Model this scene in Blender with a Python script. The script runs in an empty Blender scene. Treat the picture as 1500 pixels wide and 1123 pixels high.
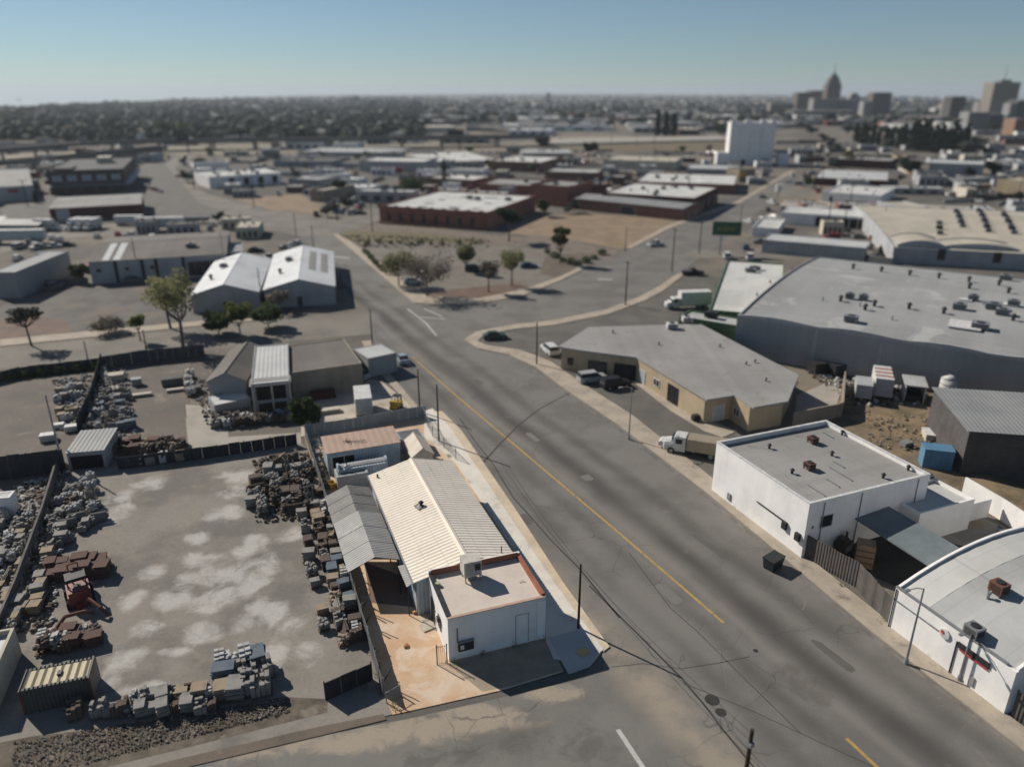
import bpy, math, random
from mathutils import Vector
R=random.Random(7)
H=42.0; F=1090.0; HZ=134.0; CX,CY=750.0,561.5
PT=math.atan((CY-HZ)/F); SP,CP=math.sin(PT),math.cos(PT)
scene=bpy.context.scene; COL=scene.collection
CR={'N':(0,0,1),'R1':(400,580,2.956),'R2':(420,800,3),'L1':(0,580,3.125),'L2':(0,800,3.125),'T1':(1000,560,3),'T2':(1000,800,3),
'C3':(760,360,3.125),'C4':(1160,340,3.744),'A1':(0,340,4.32),'A2':(260,340,3.742),'A3':(0,180,3.75),'A4':(380,180,3.571),'A5':(780,180,3.947),
'A6':(1100,180,3.75),'B1':(0,100,3.75),'B2':(400,110,3.75),'B3':(800,110,3.75),'B4':(1150,80,4.283),'J':(440,320,3.261),'M':(0,460,4.32),
'Z':(820,860,3.947),'Q':(440,620,7.02),'V':(1300,560,4.68)}
def q(K,p):
    a=CR[K]; return (a[0]+p[0]/a[2],a[1]+p[1]/a[2])
def G(K,x,y,z=0.0):
    """a point of the place at height z, surveyed from the photograph"""
    x,y=q(K,(x,y)); u=(x-CX)/F; v=(y-CY)/F
    t=(H-z)/(SP+v*CP); return Vector((u*t,(CP-v*SP)*t,z))
def HT(yt,yb):
    v=(yb-CY)/F; fy=(CP-v*SP)*H/(SP+v*CP); v=(yt-CY)/F
    return H-fy*(SP+v*CP)/(CP-v*SP)
R21=math.radians(21.0)
# ------------------------------------------------------------ mesh builder
class MB:
    def __init__(s): s.v=[]; s.f=[]; s.m=[]
    def poly(s,pts,mi=0):
        n=len(s.v); s.v+= [tuple(p) for p in pts]; s.f.append(tuple(range(n,n+len(pts)))); s.m.append(mi); return s
    def raw(s,vs,fs,mi=0):
        n=len(s.v); s.v+=[tuple(p) for p in vs]
        for f in fs: s.f.append(tuple(i+n for i in f)); s.m.append(mi)
        return s
    def box(s,x0,y0,z0,x1,y1,z1,mi=0,rz=0.0,top=None):
        cx,cy=(x0+x1)/2,(y0+y1)/2; c,sn=math.cos(rz),math.sin(rz)
        vs=[]
        for z in (z0,z1):
            for x,y in ((x0,y0),(x1,y0),(x1,y1),(x0,y1)):
                dx,dy=x-cx,y-cy; vs.append((cx+dx*c-dy*sn,cy+dx*sn+dy*c,z))
        n=len(s.v); s.v+=vs
        for k,f in enumerate(((0,3,2,1),(4,5,6,7),(0,1,5,4),(1,2,6,5),(2,3,7,6),(3,0,4,7))):
            s.f.append(tuple(i+n for i in f)); s.m.append(top if (k==1 and top is not None) else mi)
        return s
    def prism(s,pts,z0,z1,mi=0,top=None):
        a=sum(pts[i][0]*pts[(i+1)%len(pts)][1]-pts[(i+1)%len(pts)][0]*pts[i][1] for i in range(len(pts)))
        if a<0: pts=pts[::-1]
        n=len(pts); f=lambda z,p:(p[0],p[1],z(p) if callable(z) else z)
        vs=[f(z0,p) for p in pts]+[f(z1,p) for p in pts]
        s.raw(vs,[(i,(i+1)%n,n+(i+1)%n,n+i) for i in range(n)]+[tuple(range(n-1,-1,-1))],mi)
        s.poly([f(z1,p) for p in pts],mi if top is None else top); return s
    def slab(s,pts,t=0.08,mi=0):
        """thin sheet of any slope with thickness"""
        p=[Vector(a) for a in pts]; nrm=(p[1]-p[0]).cross(p[2]-p[0]).normalized()
        if nrm.z<0: p=p[::-1]; nrm=-nrm
        n=len(p); vs=p+[a-nrm*t for a in p]
        s.raw(vs,[tuple(range(n)),tuple(range(2*n-1,n-1,-1))]+[(i,i+n,(i+1)%n+n,(i+1)%n) for i in range(n)],mi); return s
    def cyl(s,p0,p1,r0,r1=None,n=8,mi=0,caps=True):
        r1=r0 if r1 is None else r1; p0,p1=Vector(p0),Vector(p1); d=(p1-p0).normalized()
        a=d.cross(Vector((0,0,1)) if abs(d.z)<.9 else Vector((1,0,0))).normalized(); b=d.cross(a)
        vs=[]
        for p,r in ((p0,r0),(p1,r1)):
            for i in range(n):
                t=2*math.pi*i/n; vs.append(p+a*(r*math.cos(t))+b*(r*math.sin(t)))
        fs=[(i,i+n,(i+1)%n+n,(i+1)%n) for i in range(n)]
        if caps: fs+=[tuple(range(n)),tuple(range(2*n-1,n-1,-1))]
        s.raw(vs,fs,mi); return s
    def path(s,pts,r,n=5,mi=0):
        for a,b in zip(pts,pts[1:]): s.cyl(a,b,r,r,n,mi,True)
        return s
    def blob(s,c,r,rr,mi=0,flat=1.0,jit=.25):
        """small irregular lump"""
        t=(1+5**.5)/2
        vs=[(-1,t,0),(1,t,0),(-1,-t,0),(1,-t,0),(0,-1,t),(0,1,t),(0,-1,-t),(0,1,-t),(t,0,-1),(t,0,1),(-t,0,-1),(-t,0,1)]
        fs=[(0,11,5),(0,5,1),(0,1,7),(0,7,10),(0,10,11),(1,5,9),(5,11,4),(11,10,2),(10,7,6),(7,1,8),(3,9,4),(3,4,2),(3,2,6),(3,6,8),(3,8,9),(4,9,5),(2,4,11),(6,2,10),(8,6,7),(9,8,1)]
        o=[]
        for v in vs:
            k=r/1.9*(1+rr.uniform(-jit,jit)); o.append((c[0]+v[0]*k,c[1]+v[1]*k,c[2]+v[2]*k*flat))
        s.raw(o,fs,mi); return s
    def build(s,name,mats,parent=None,smooth=False):
        me=bpy.data.meshes.new(name); me.from_pydata(s.v,[],s.f)
        if not isinstance(mats,(list,tuple)): mats=[mats]
        for m in mats: me.materials.append(m)
        if len(mats)>1: me.polygons.foreach_set('material_index',s.m)
        if smooth: me.polygons.foreach_set('use_smooth',[True]*len(me.polygons))
        me.update(); o=bpy.data.objects.new(name,me); COL.objects.link(o)
        if parent: o.parent=parent
        return o
def thing(name,label,cat,loc=(0,0,0),rz=0.0,group=None):
    o=bpy.data.objects.new(name,None); COL.objects.link(o); o.empty_display_size=.3
    o.location=loc; o.rotation_euler=(0,0,rz); o['label']=label; o['category']=cat
    if group: o['group']=group
    return o
def tag(o,label,cat,group=None,kind=None):
    if label: o['label']=label
    if cat: o['category']=cat
    if group: o['group']=group
    if kind: o['kind']=kind
    return o
def dup(root,loc,rz,label,group=None,sc=None):
    r=root.copy(); COL.objects.link(r); r.location=loc; r.rotation_euler=(0,0,rz); r['label']=label
    if group: r['group']=group
    if sc is not None: r.scale=sc
    for ch in list(root.children):
        c=ch.copy(); COL.objects.link(c); c.parent=r
        for g in ch.children:
            d=g.copy(); COL.objects.link(d); d.parent=c
    return r
# ------------------------------------------------------------ materials
MATS={}
def lin(c): return tuple((x/12.92 if x<=.04045 else ((x+.055)/1.055)**2.4) for x in c)
class NT:
    def __init__(s,name):
        s.m=bpy.data.materials.new(name); s.m.use_nodes=True; s.t=s.m.node_tree; s.n=s.t.nodes; s.l=s.t.links
        s.b=s.n['Principled BSDF']; s.tc=s.n.new('ShaderNodeTexCoord'); s.co=s.tc.outputs['Object']
    def noise(s,sc,det=4,rough=.55,vec=None,dist=0.0):
        k=s.n.new('ShaderNodeTexNoise'); k.inputs['Scale'].default_value=sc; k.inputs['Detail'].default_value=det; k.inputs['Roughness'].default_value=rough; k.inputs['Distortion'].default_value=dist
        s.l.new(vec or s.co,k.inputs['Vector']); return k.outputs[0]
    def mapv(s,scale=(1,1,1),rot=(0,0,0),loc=(0,0,0)):
        k=s.n.new('ShaderNodeMapping'); k.inputs['Scale'].default_value=scale; k.inputs['Rotation'].default_value=rot; k.inputs['Location'].default_value=loc
        s.l.new(s.co,k.inputs['Vector']); return k.outputs[0]
    def math(s,op,a,b=None,c=None,clamp=False):
        k=s.n.new('ShaderNodeMath'); k.operation=op; k.use_clamp=clamp
        for i,x in enumerate((a,b,c)):
            if x is None: continue
            if isinstance(x,(int,float)): k.inputs[i].default_value=x
            else: s.l.new(x,k.inputs[i])
        return k.outputs[0]
    def rng(s,v,a,b,c=0.0,d=1.0):
        k=s.n.new('ShaderNodeMapRange'); k.interpolation_type='SMOOTHSTEP'
        for i,x in enumerate((a,b,c,d)): k.inputs[i+1].default_value=x
        s.l.new(v,k.inputs[0]); return k.outputs[0]
    def mix(s,f,a,b):
        k=s.n.new('ShaderNodeMix'); k.data_type='RGBA'
        for i,x in ((0,f),(6,a),(7,b)):
            if isinstance(x,(int,float)): k.inputs[i].default_value=x
            elif isinstance(x,tuple): k.inputs[i].default_value=(x[0],x[1],x[2],1)
            else: s.l.new(x,k.inputs[i])
        return k.outputs[2]
    def mul(s,col,v):
        k=s.n.new('ShaderNodeVectorMath'); k.operation='SCALE'; 
        if isinstance(col,tuple): k.inputs[0].default_value=col
        else: s.l.new(col,k.inputs[0])
        s.l.new(v,k.inputs['Scale']); return k.outputs[0]
    def bump(s,h,strength=.4,dist=.05):
        k=s.n.new('ShaderNodeBump'); k.inputs['Strength'].default_value=strength; k.inputs['Distance'].default_value=dist
        s.l.new(h,k.inputs['Height']); s.l.new(k.outputs[0],s.b.inputs['Normal'])
    def sep(s,vec=None):
        k=s.n.new('ShaderNodeSeparateXYZ'); s.l.new(vec or s.co,k.inputs[0]); return k.outputs
    def done(s,col,rough=.85,metal=0.0,spec=.3):
        if isinstance(col,tuple): s.b.inputs['Base Color'].default_value=(col[0],col[1],col[2],1)
        else: s.l.new(col,s.b.inputs['Base Color'])
        s.b.inputs['Roughness'].default_value=rough; s.b.inputs['Metallic'].default_value=metal; s.b.inputs['Specular IOR Level'].default_value=spec
        return s.m
def gm(name,c,c2=None,sc=.6,amt=.25,fine=6.0,rough=.88,metal=0.0,bump=.25,stain=None,stsc=.25,stw=(.55,.7),spec=.25,streak=0.0,rib=None,seam=0.0):
    """weathered surface: two tones, fine grain, optional stains, streaks and ribs"""
    if name in MATS: return MATS[name]
    s=NT(name); c2=c2 or tuple(x*.72 for x in c)
    a=s.rng(s.noise(sc,5,.6),.35,.68); col=s.mix(a,c,c2)
    g=s.noise(fine,4,.7); k=s.math('MULTIPLY_ADD',g,amt*2,1-amt); col=s.mul(col,k)
    if stain:
        st=s.noise(stsc,6,.65,dist=.6); col=s.mix(s.rng(st,stw[0],stw[1],0,.75),col,stain)
    if streak:
        w=s.noise(1.0,4,.6,vec=s.mapv((1.6,1.6,.12))); col=s.mul(col,s.rng(w,.35,.7,1.0,1-streak))
    hb=g
    if seam:
        xyz=s.sep()
        for ax_,pr in ((0,seam),(1,seam*4.3)):
            fr=s.math('ABSOLUTE',s.math('SUBTRACT',s.math('FRACT',s.math('DIVIDE',xyz[ax_],pr)),.5)); col=s.mul(col,s.rng(fr,0,.018,.84,1.0))
        cs=s.math('FRACT',s.math('MULTIPLY',s.math('SINE',s.math('FLOOR',s.math('DIVIDE',xyz[0],seam))),437.5)); col=s.mul(col,s.math('MULTIPLY_ADD',cs,.09,.95))
    if rib:
        ax,per,ra=rib; xyz=s.sep(); t=s.math('SINE',s.math('MULTIPLY',xyz[ax],2*math.pi/per)); 
        hb=s.math('ADD',s.math('MULTIPLY',t,ra*4),g)
        col=s.mul(col,s.math('MULTIPLY_ADD',t,.05,.97))
    if bump: s.bump(hb,bump,.06)
    MATS[name]=s.done(col,rough,metal,spec); return MATS[name]
def leafm(name,c,c2):
    if name in MATS: return MATS[name]
    s=NT(name); oi=s.n.new('ShaderNodeObjectInfo')
    col=s.mix(s.rng(s.noise(.9,3,.6),.38,.66),c,c2); k=s.math('MULTIPLY_ADD',oi.outputs['Random'],.4,.8); col=s.mul(col,k)
    MATS[name]=s.done(col,.8,0,.2); tr=s.n.new('ShaderNodeBsdfTranslucent'); s.l.new(col,tr.inputs[0]); mx=s.n.new('ShaderNodeMixShader'); mx.inputs[0].default_value=.4; s.l.new(s.b.outputs[0],mx.inputs[1]); s.l.new(tr.outputs[0],mx.inputs[2]); s.l.new(mx.outputs[0],s.n['Material Output'].inputs[0]); return MATS[name]
M={}
M['plaster']=gm('white_plaster',(.80,.80,.80),(.73,.73,.74),.5,.06,5,bump=.15,streak=.05,stain=(.4,.39,.37),stsc=.8,stw=(.66,.8))
M['white_wall']=gm('white_painted_block',(.80,.79,.77),(.70,.69,.68),.3,.06,4,bump=.15,streak=.05,stain=(.4,.4,.4),stsc=.4,stw=(.64,.8))
M['grey_wall']=gm('grey_painted_wall',(.31,.315,.32),(.27,.275,.28),.12,.08,3,bump=.1,streak=.07)
M['pale_wall']=gm('pale_grey_wall',(.38,.39,.40),(.31,.32,.33),.2,.1,3,bump=.1,streak=.07)
M['tan_wall']=gm('tan_stucco',(.43,.345,.235),(.37,.30,.21),.3,.08,5,bump=.2,streak=.12)
M['greyish_tan']=gm('greyish_tan_wall',(.30,.26,.21),(.24,.21,.17),.3,.1,5,bump=.2,streak=.12)
M['cream_wall']=gm('cream_panel',(.50,.46,.38),(.42,.39,.32),.5,.1,5,bump=.2,streak=.1)
M['blue_metal']=gm('pale_blue_sheet_metal',(.42,.50,.56),(.34,.42,.48),.6,.1,5,rough=.6,bump=.35,rib=(0,.35,.6),streak=.15,stain=(.25,.2,.16),stsc=.9,stw=(.66,.8))
M['brick']=None
def brickm(name,c1,c2,mortar,sc=1.0):
    s=NT(name)
    k=s.n.new('ShaderNodeTexBrick'); k.inputs['Scale'].default_value=sc
    k.inputs['Color1'].default_value=(*c1,1); k.inputs['Color2'].default_value=(*c2,1); k.inputs['Mortar'].default_value=(*mortar,1)
    k.inputs['Brick Width'].default_value=.42; k.inputs['Row Height'].default_value=.14; k.inputs['Mortar Size'].default_value=.012
    xyz=s.sep(); cb=s.n.new('ShaderNodeCombineXYZ'); s.l.new(s.math('ADD',xyz[0],xyz[1]),cb.inputs[0]); s.l.new(xyz[2],cb.inputs[1])
    s.l.new(cb.outputs[0],k.inputs['Vector'])
    col=s.mul(k.outputs[0],s.math('MULTIPLY_ADD',s.noise(.5,5,.6),.6,.7)); return s.done(col,.9)
M['brick']=brickm('red_brick',(.30,.10,.06),(.22,.075,.05),(.28,.22,.18))
M['brown_brick']=brickm('brown_brick',(.22,.095,.07),(.16,.075,.06),(.2,.16,.13))
M['dark_brick']=brickm('dark_weathered_brick',(.085,.065,.058),(.065,.052,.05),(.1,.09,.085))
M['orange_brick']=brickm('orange_parapet_brick',(.33,.115,.065),(.25,.09,.055),(.30,.20,.15))
M['red_wall']=gm('dark_red_wall',(.10,.032,.028),(.075,.028,.026),.2,.15,3,streak=.2)
M['roof_pale']=gm('pale_membrane_roof',(.40,.405,.40),(.31,.315,.31),.12,.08,2.5,bump=.1,stain=(.16,.15,.14),stsc=.35,stw=(.63,.78),seam=2.6)
M['roof_mid']=gm('grey_membrane_roof',(.31,.315,.315),(.26,.265,.265),.08,.08,2.5,bump=.1,stain=(.40,.40,.39),stsc=.12,stw=(.56,.66),seam=2.6)
M['roof_white']=gm('white_coated_roof',(.56,.56,.54),(.45,.45,.43),.1,.06,2,bump=.1,stain=(.2,.19,.18),stsc=.3,stw=(.64,.8),seam=2.6)
M['roof_grey']=gm('grey_rolled_roof',(.30,.295,.285),(.245,.24,.23),.1,.1,2.5,bump=.15,stain=(.12,.11,.10),stsc=.3,stw=(.6,.75),seam=1.1)
M['roof_dark']=gm('dark_tar_roof',(.12,.12,.12),(.09,.09,.09),.12,.12,2.5,bump=.15,stain=(.05,.05,.05),stsc=.3,seam=2.6)
M['roof_brown']=gm('brown_grey_roof',(.17,.155,.14),(.13,.12,.11),.12,.12,2.5,bump=.15,stain=(.3,.28,.25),stsc=.3,stw=(.62,.75),seam=1.4)
M['roof_cream']=gm('cream_foam_roof',(.44,.40,.33),(.36,.335,.28),.12,.06,2.5,bump=.1,stain=(.28,.25,.2),stsc=.3,stw=(.62,.8),seam=2.6)
M['roof_tin']=gm('grey_ribbed_metal_roof',(.27,.275,.275),(.22,.225,.23),.2,.08,3,rough=.6,bump=.15,rib=(0,.5,.5),stain=(.16,.13,.11),stsc=.4,stw=(.66,.8))
M['roof_tin_pale']=gm('pale_ribbed_metal_roof',(.50,.51,.50),(.42,.43,.43),.2,.08,3,rough=.6,bump=.15,rib=(0,.6,.5),stain=(.3,.27,.24),stsc=.4,stw=(.66,.8))
M['conc']=gm('concrete',(.36,.33,.29),(.29,.27,.24),.35,.12,4,bump=.15,stain=(.17,.155,.14),stsc=.35,stw=(.58,.75))
M['metal']=gm('galvanised_metal',(.30,.31,.32),(.24,.25,.26),2,.1,8,rough=.5,metal=.4,bump=.1)
M['dark_metal']=gm('dark_metal',(.035,.035,.038),None,2,.15,8,rough=.5,bump=.1)
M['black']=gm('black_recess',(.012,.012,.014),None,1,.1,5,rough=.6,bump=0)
M['glass']=gm('dark_window_glass',(.02,.025,.03),None,1,.05,5,rough=.28,bump=0,spec=.5)
M['trim']=gm('white_trim',(.60,.60,.59),None,2,.05,8,rough=.6,bump=.05)
M['door_pale']=gm('pale_door_paint',(.40,.43,.45),(.33,.36,.38),.8,.08,6,rough=.6,bump=.1)
M['door_dark']=gm('dark_door_paint',(.05,.055,.06),None,.8,.1,6,rough=.6,bump=.1)
M['green']=gm('green_painted_metal',(.10,.17,.09),(.08,.14,.07),.6,.08,5,rough=.6,bump=.1)
M['wood']=gm('weathered_wood',(.16,.115,.08),(.11,.08,.06),1.5,.2,12,bump=.3)
M['pole']=gm('creosoted_pole_wood',(.055,.038,.028),(.04,.028,.022),1.5,.2,12,bump=.3)
M['rust']=gm('rusty_steel',(.17,.075,.045),(.11,.055,.04),1.2,.2,8,bump=.2)
M['yellow']=gm('yellow_paint',(.50,.33,.06),(.42,.28,.07),1.2,.15,8,bump=.1)
M['rubber']=gm('tyre_rubber',(.02,.02,.02),None,2,.1,8,bump=.1)
M['blue']=gm('blue_painted_steel',(.10,.22,.33),(.08,.18,.28),.8,.1,5,rough=.5,bump=.1)
# ------------------------------------------------------------ camera, light, sky
cam=bpy.data.cameras.new('camera'); co=bpy.data.objects.new('camera',cam); COL.objects.link(co); scene.camera=co
co.location=(0,0,H); co.rotation_euler=(math.pi/2-PT,0,0)
cam.sensor_width=36; cam.lens=36*F/1500; cam.clip_end=60000; cam.clip_start=.5
cam.dof.use_dof=True; cam.dof.focus_distance=G('N',700,850).length*0+64.0; cam.dof.aperture_fstop=.060
SUN_EL=math.radians(34.5); SUN_AZ=math.radians(-53.3)      # clockwise from +Y
sd=Vector((math.sin(SUN_AZ)*math.cos(SUN_EL),math.cos(SUN_AZ)*math.cos(SUN_EL),math.sin(SUN_EL)))
sl=bpy.data.lights.new('sun','SUN'); sl.energy=4.5; sl.angle=math.radians(.5); sl.color=(1,.92,.81)
so=bpy.data.objects.new('sun',sl); COL.objects.link(so); so.rotation_euler=sd.to_track_quat('Z','Y').to_euler(); so.location=(-60,60,120)
w=bpy.data.worlds.new('World'); scene.world=w; w.use_nodes=True; wn=w.node_tree
bg=wn.nodes['Background']; sk=wn.nodes.new('ShaderNodeTexSky'); sk.sky_type='NISHITA'; sk.sun_disc=False
sk.sun_elevation=SUN_EL; sk.sun_rotation=SUN_AZ; sk.altitude=600; sk.air_density=.9; sk.dust_density=.0; sk.ozone_density=4.0
hs=wn.nodes.new('ShaderNodeMix'); hs.data_type='RGBA'; hs.blend_type='MULTIPLY'; hs.inputs[0].default_value=1; hs.inputs[7].default_value=(.86,.985,1.01,1); hv=wn.nodes.new('ShaderNodeHueSaturation'); hv.inputs['Saturation'].default_value=.82; wn.links.new(sk.outputs[0],hv.inputs['Color']); wn.links.new(hv.outputs[0],hs.inputs[6]); wn.links.new(hs.outputs[2],bg.inputs[0]); bg.inputs[1].default_value=.050
scene.view_settings.view_transform='Standard'; scene.view_settings.look='None'; scene.view_settings.exposure=.30; scene.view_settings.gamma=1
scene.cycles.sample_clamp_direct=5.0; scene.cycles.sample_clamp_indirect=3.0
# ------------------------------------------------------------ ground
def ground_mat():
    s=NT('city_ground')
    v=s.n.new('ShaderNodeTexVoronoi'); v.inputs['Scale'].default_value=.016; s.l.new(s.mapv(rot=(0,0,-R21)),v.inputs['Vector']); v.distance='CHEBYCHEV'
    blk=s.sep(v.outputs['Color'])[0]
    a=s.noise(.035,6,.65); col=s.mix(s.rng(a,.38,.62),(.115,.107,.097),(.19,.168,.138))
    col=s.mix(s.rng(blk,.55,.6,0,.65),col,(.10,.098,.094)); col=s.mix(s.rng(blk,.85,.9,0,.6),col,(.25,.21,.155))
    b=s.noise(.3,6,.7); col=s.mix(s.rng(b,.56,.72,0,.6),col,(.29,.265,.225)); col=s.mix(s.rng(b,.42,.3,0,.5),col,(.05,.048,.045))
    f=s.noise(4,4,.7); col=s.mul(col,s.math('MULTIPLY_ADD',f,.5,.75)); s.bump(f,.3,.05); return s.done(col,.95,0,.15)
M['ground']=ground_mat()
hz=[(-150,168),(0,157),(100,151.5),(200,147.3),(300,143.3),(400,140),(500,138.2),(650,137),(850,137),(1000,137.6),(1150,139.2),(1300,142),(1400,145),(1500,148),(1650,153)]
far=[G('N',x,y+1.0) for x,y in hz]
g=MB(); pts=[(p.x,p.y) for p in far]
c0=(0.0,30.0)
near=[(pts[-1][0]*.5+100,-200),(300,-200),(-300,-200),(-500,-100)]
ring=pts+[(far[-1].x*.7,-150),(200,-150),(-200,-150),(far[0].x*.7,-150)]
rings=[1.0,.75,.5,.33,.2,.1,.05,.02]
out=[]; ZLOW=0
for i,p in enumerate(ring):
    d=math.hypot(*p); k=1+9000/d; z=-42/d*9000*1.15 if i<len(pts) else -200.0; z=max(z,-205); out.append((p[0]*k,p[1]*k,z)); ZLOW=min(ZLOW,z)  # added skirt dropping unseen past the edge, so the haze reaches deeper
vs=[(c0[0]+(p[0]-c0[0])*k,c0[1]+(p[1]-c0[1])*k,0) for k in rings for p in ring]+[(c0[0],c0[1],0)]
n=len(ring); fs=[]
for r in range(len(rings)-1):
    for i in range(n): fs.append((r*n+i,(r+1)*n+i,(r+1)*n+(i+1)%n,r*n+(i+1)%n))
r=len(rings)-1
for i in range(n): fs.append((r*n+i,len(vs)-1,r*n+(i+1)%n))
o_=len(vs); vs+=out
for i in range(n): fs.append((i,(i+1)%n,o_+(i+1)%n,o_+i))
fs=[f if True else f for f in fs]
g.raw(vs,fs); tag(g.build('ground',M['ground']),None,None,None,'structure')
LV=[.012]; SHP=[]
def sheet(name,K,pts,mat,z=None,t=0.0,world=False):
    """a flat area of the setting; t = raised slab with a kerb face"""
    P=[(a,b) if world else tuple(G(K,a,b)[:2]) for a,b in pts]; LV[0]+=.0016
    z=LV[0] if z is None else z
    SHP.append(P)
    m=MB()
    if t: m.prism(P,0.0,t+LV[0]*.2)
    else:
        a=sum(P[i][0]*P[(i+1)%len(P)][1]-P[(i+1)%len(P)][0]*P[i][1] for i in range(len(P)))
        m.poly([(x,y,z) for x,y in (P if a>0 else P[::-1])])
    return tag(m.build(name,mat),None,None,None,'structure')
# road frame
YA,YB=G('N',669,580),G('N',1060,912); rd=(YA-YB).normalized(); RA=math.atan2(rd.y,rd.x)   # along, away
def blobs(s,bl,amp=4.2,n=None):
    n=n or s.noise(.45,6,.72,dist=.7); acc=None; xyz=s.sep()
    for K,x,y,rx,ry in bl:
        c=G(K,x,y); ax,ay=(G(K,x+rx,y)-c).length,(G(K,x,y+ry)-c).length
        dx=s.math('MULTIPLY',s.math('SUBTRACT',xyz[0],c.x),1/ax); dy=s.math('MULTIPLY',s.math('SUBTRACT',xyz[1],c.y),1/ay)
        d=s.math('SUBTRACT',1.0,s.math('ADD',s.math('MULTIPLY',dx,dx),s.math('MULTIPLY',dy,dy))); acc=d if acc is None else s.math('MAXIMUM',acc,d)
    return s.math('ADD',s.math('MULTIPLY',acc,.55),s.math('MULTIPLY_ADD',n,amp,-amp*.5))
def road_mat():
    s=NT('street_asphalt')
    loc=(-YB.x,-YB.y,0)
    a=s.n.new('ShaderNodeVectorMath'); a.operation='ADD'; a.inputs[1].default_value=loc; s.l.new(s.co,a.inputs[0])
    k=s.n.new('ShaderNodeVectorRotate'); k.rotation_type='Z_AXIS'; k.inputs['Angle'].default_value=-(RA-math.pi/2); s.l.new(a.outputs[0],k.inputs[0])
    xyz=s.sep(k.outputs[0]); v=s.math('ADD',xyz[0],s.math('MULTIPLY_ADD',s.noise(.05,2,.5),3.0,-1.5)); 
    col=s.mix(s.rng(s.noise(.12,5,.6),.4,.64),(.175,.167,.154),(.135,.129,.119))
    def band(c,wd,st):
        d=s.math('DIVIDE',s.math('ABSOLUTE',s.math('SUBTRACT',v,c)),wd); return s.rng(d,0,1,st,0)
    bn=s.rng(s.noise(.07,3,.5),.3,.65,.55,1.0)
    for c,wd,st in ((3.3,2.2,.85),(7.4,1.7,.5),(-1.9,1.4,.45),(-5.2,1.3,.35)):
        col=s.mix(s.math('MULTIPLY',band(c,wd,st),bn),col,(.058,.055,.051))
    col=s.mix(s.math('MULTIPLY',band(-10.2,3.2,.9),s.rng(s.noise(.2,4,.6),.3,.6)),col,(.30,.26,.205))
    col=s.mix(s.math('MULTIPLY',band(1.0,.8,.6),1.0),col,(.20,.187,.165))
    st=s.noise(.45,6,.7,dist=.8); col=s.mix(s.rng(st,.6,.72,0,.45),col,(.235,.212,.18)); col=s.mix(s.rng(st,.36,.27,0,.5),col,(.085,.08,.073))
    col=s.mix(s.rng(blobs(s,[('R2',560,800,260,60),('R2',820,740,200,50),('R2',1150,640,120,40),('R2',250,860,200,50),('L2',1000,930,300,40),('N',130,1110,160,30),('N',640,1060,120,14)]),-.5,.5,0,.8),col,(.34,.29,.22))
    col=s.mix(s.rng(blobs(s,[('R2',1080,850,180,70),('R2',700,930,250,60),('N',860,1090,60,30),('N',1180,1000,50,30)]),-.1,.8,0,.6),col,(.095,.088,.08))
    # fine cracks
    vo=s.n.new('ShaderNodeTexVoronoi'); vo.feature='DISTANCE_TO_EDGE'; vo.inputs['Scale'].default_value=.22
    wv=s.n.new('ShaderNodeVectorMath'); wv.operation='ADD'; s.l.new(k.outputs[0],wv.inputs[0]); ns=s.n.new('ShaderNodeTexNoise'); ns.inputs['Scale'].default_value=.5; ns.inputs['Detail'].default_value=5; s.l.new(s.co,ns.inputs['Vector']); s.l.new(ns.outputs[1],wv.inputs[1]); s.l.new(wv.outputs[0],vo.inputs['Vector'])
    cr=s.math('MULTIPLY',s.rng(vo.outputs['Distance'],0,.012,.55,0),s.rng(s.noise(.09,3,.5),.5,.6))
    col=s.mix(cr,col,(.035,.034,.033))
    f=s.noise(6,4,.75); col=s.mul(col,s.math('MULTIPLY_ADD',f,.4,.8)); s.bump(f,.25,.03); return s.done(col,.85,0,.25)
M['road']=road_mat()
M['road2']=gm('side_street_asphalt',(.20,.185,.16),(.14,.13,.115),.12,.2,5,bump=.2,stain=(.19,.17,.14),stsc=.2,stw=(.55,.7))
M['paving']=gm('parking_asphalt',(.135,.128,.115),(.10,.096,.088),.18,.15,5,bump=.2,stain=(.15,.14,.12),stsc=.3,stw=(.6,.74))
M['walk']=gm('pavement_concrete',(.40,.345,.275),(.31,.27,.22),.4,.15,5,bump=.15,stain=(.13,.115,.10),stsc=.35,stw=(.56,.74))
M['dirt']=gm('dry_dirt',(.27,.20,.135),(.20,.15,.10),.15,.2,4,bump=.4,stain=(.10,.085,.06),stsc=.25,stw=(.55,.7))
M['dirt_dark']=gm('dark_dirt',(.145,.12,.095),(.10,.085,.07),.2,.25,3,bump=.4,stain=(.24,.2,.16),stsc=.4,stw=(.6,.72))
M['weeds']=gm('dry_weeds',(.16,.14,.075),(.11,.10,.06),.35,.3,3,bump=.6,stain=(.24,.19,.12),stsc=.4)
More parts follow.
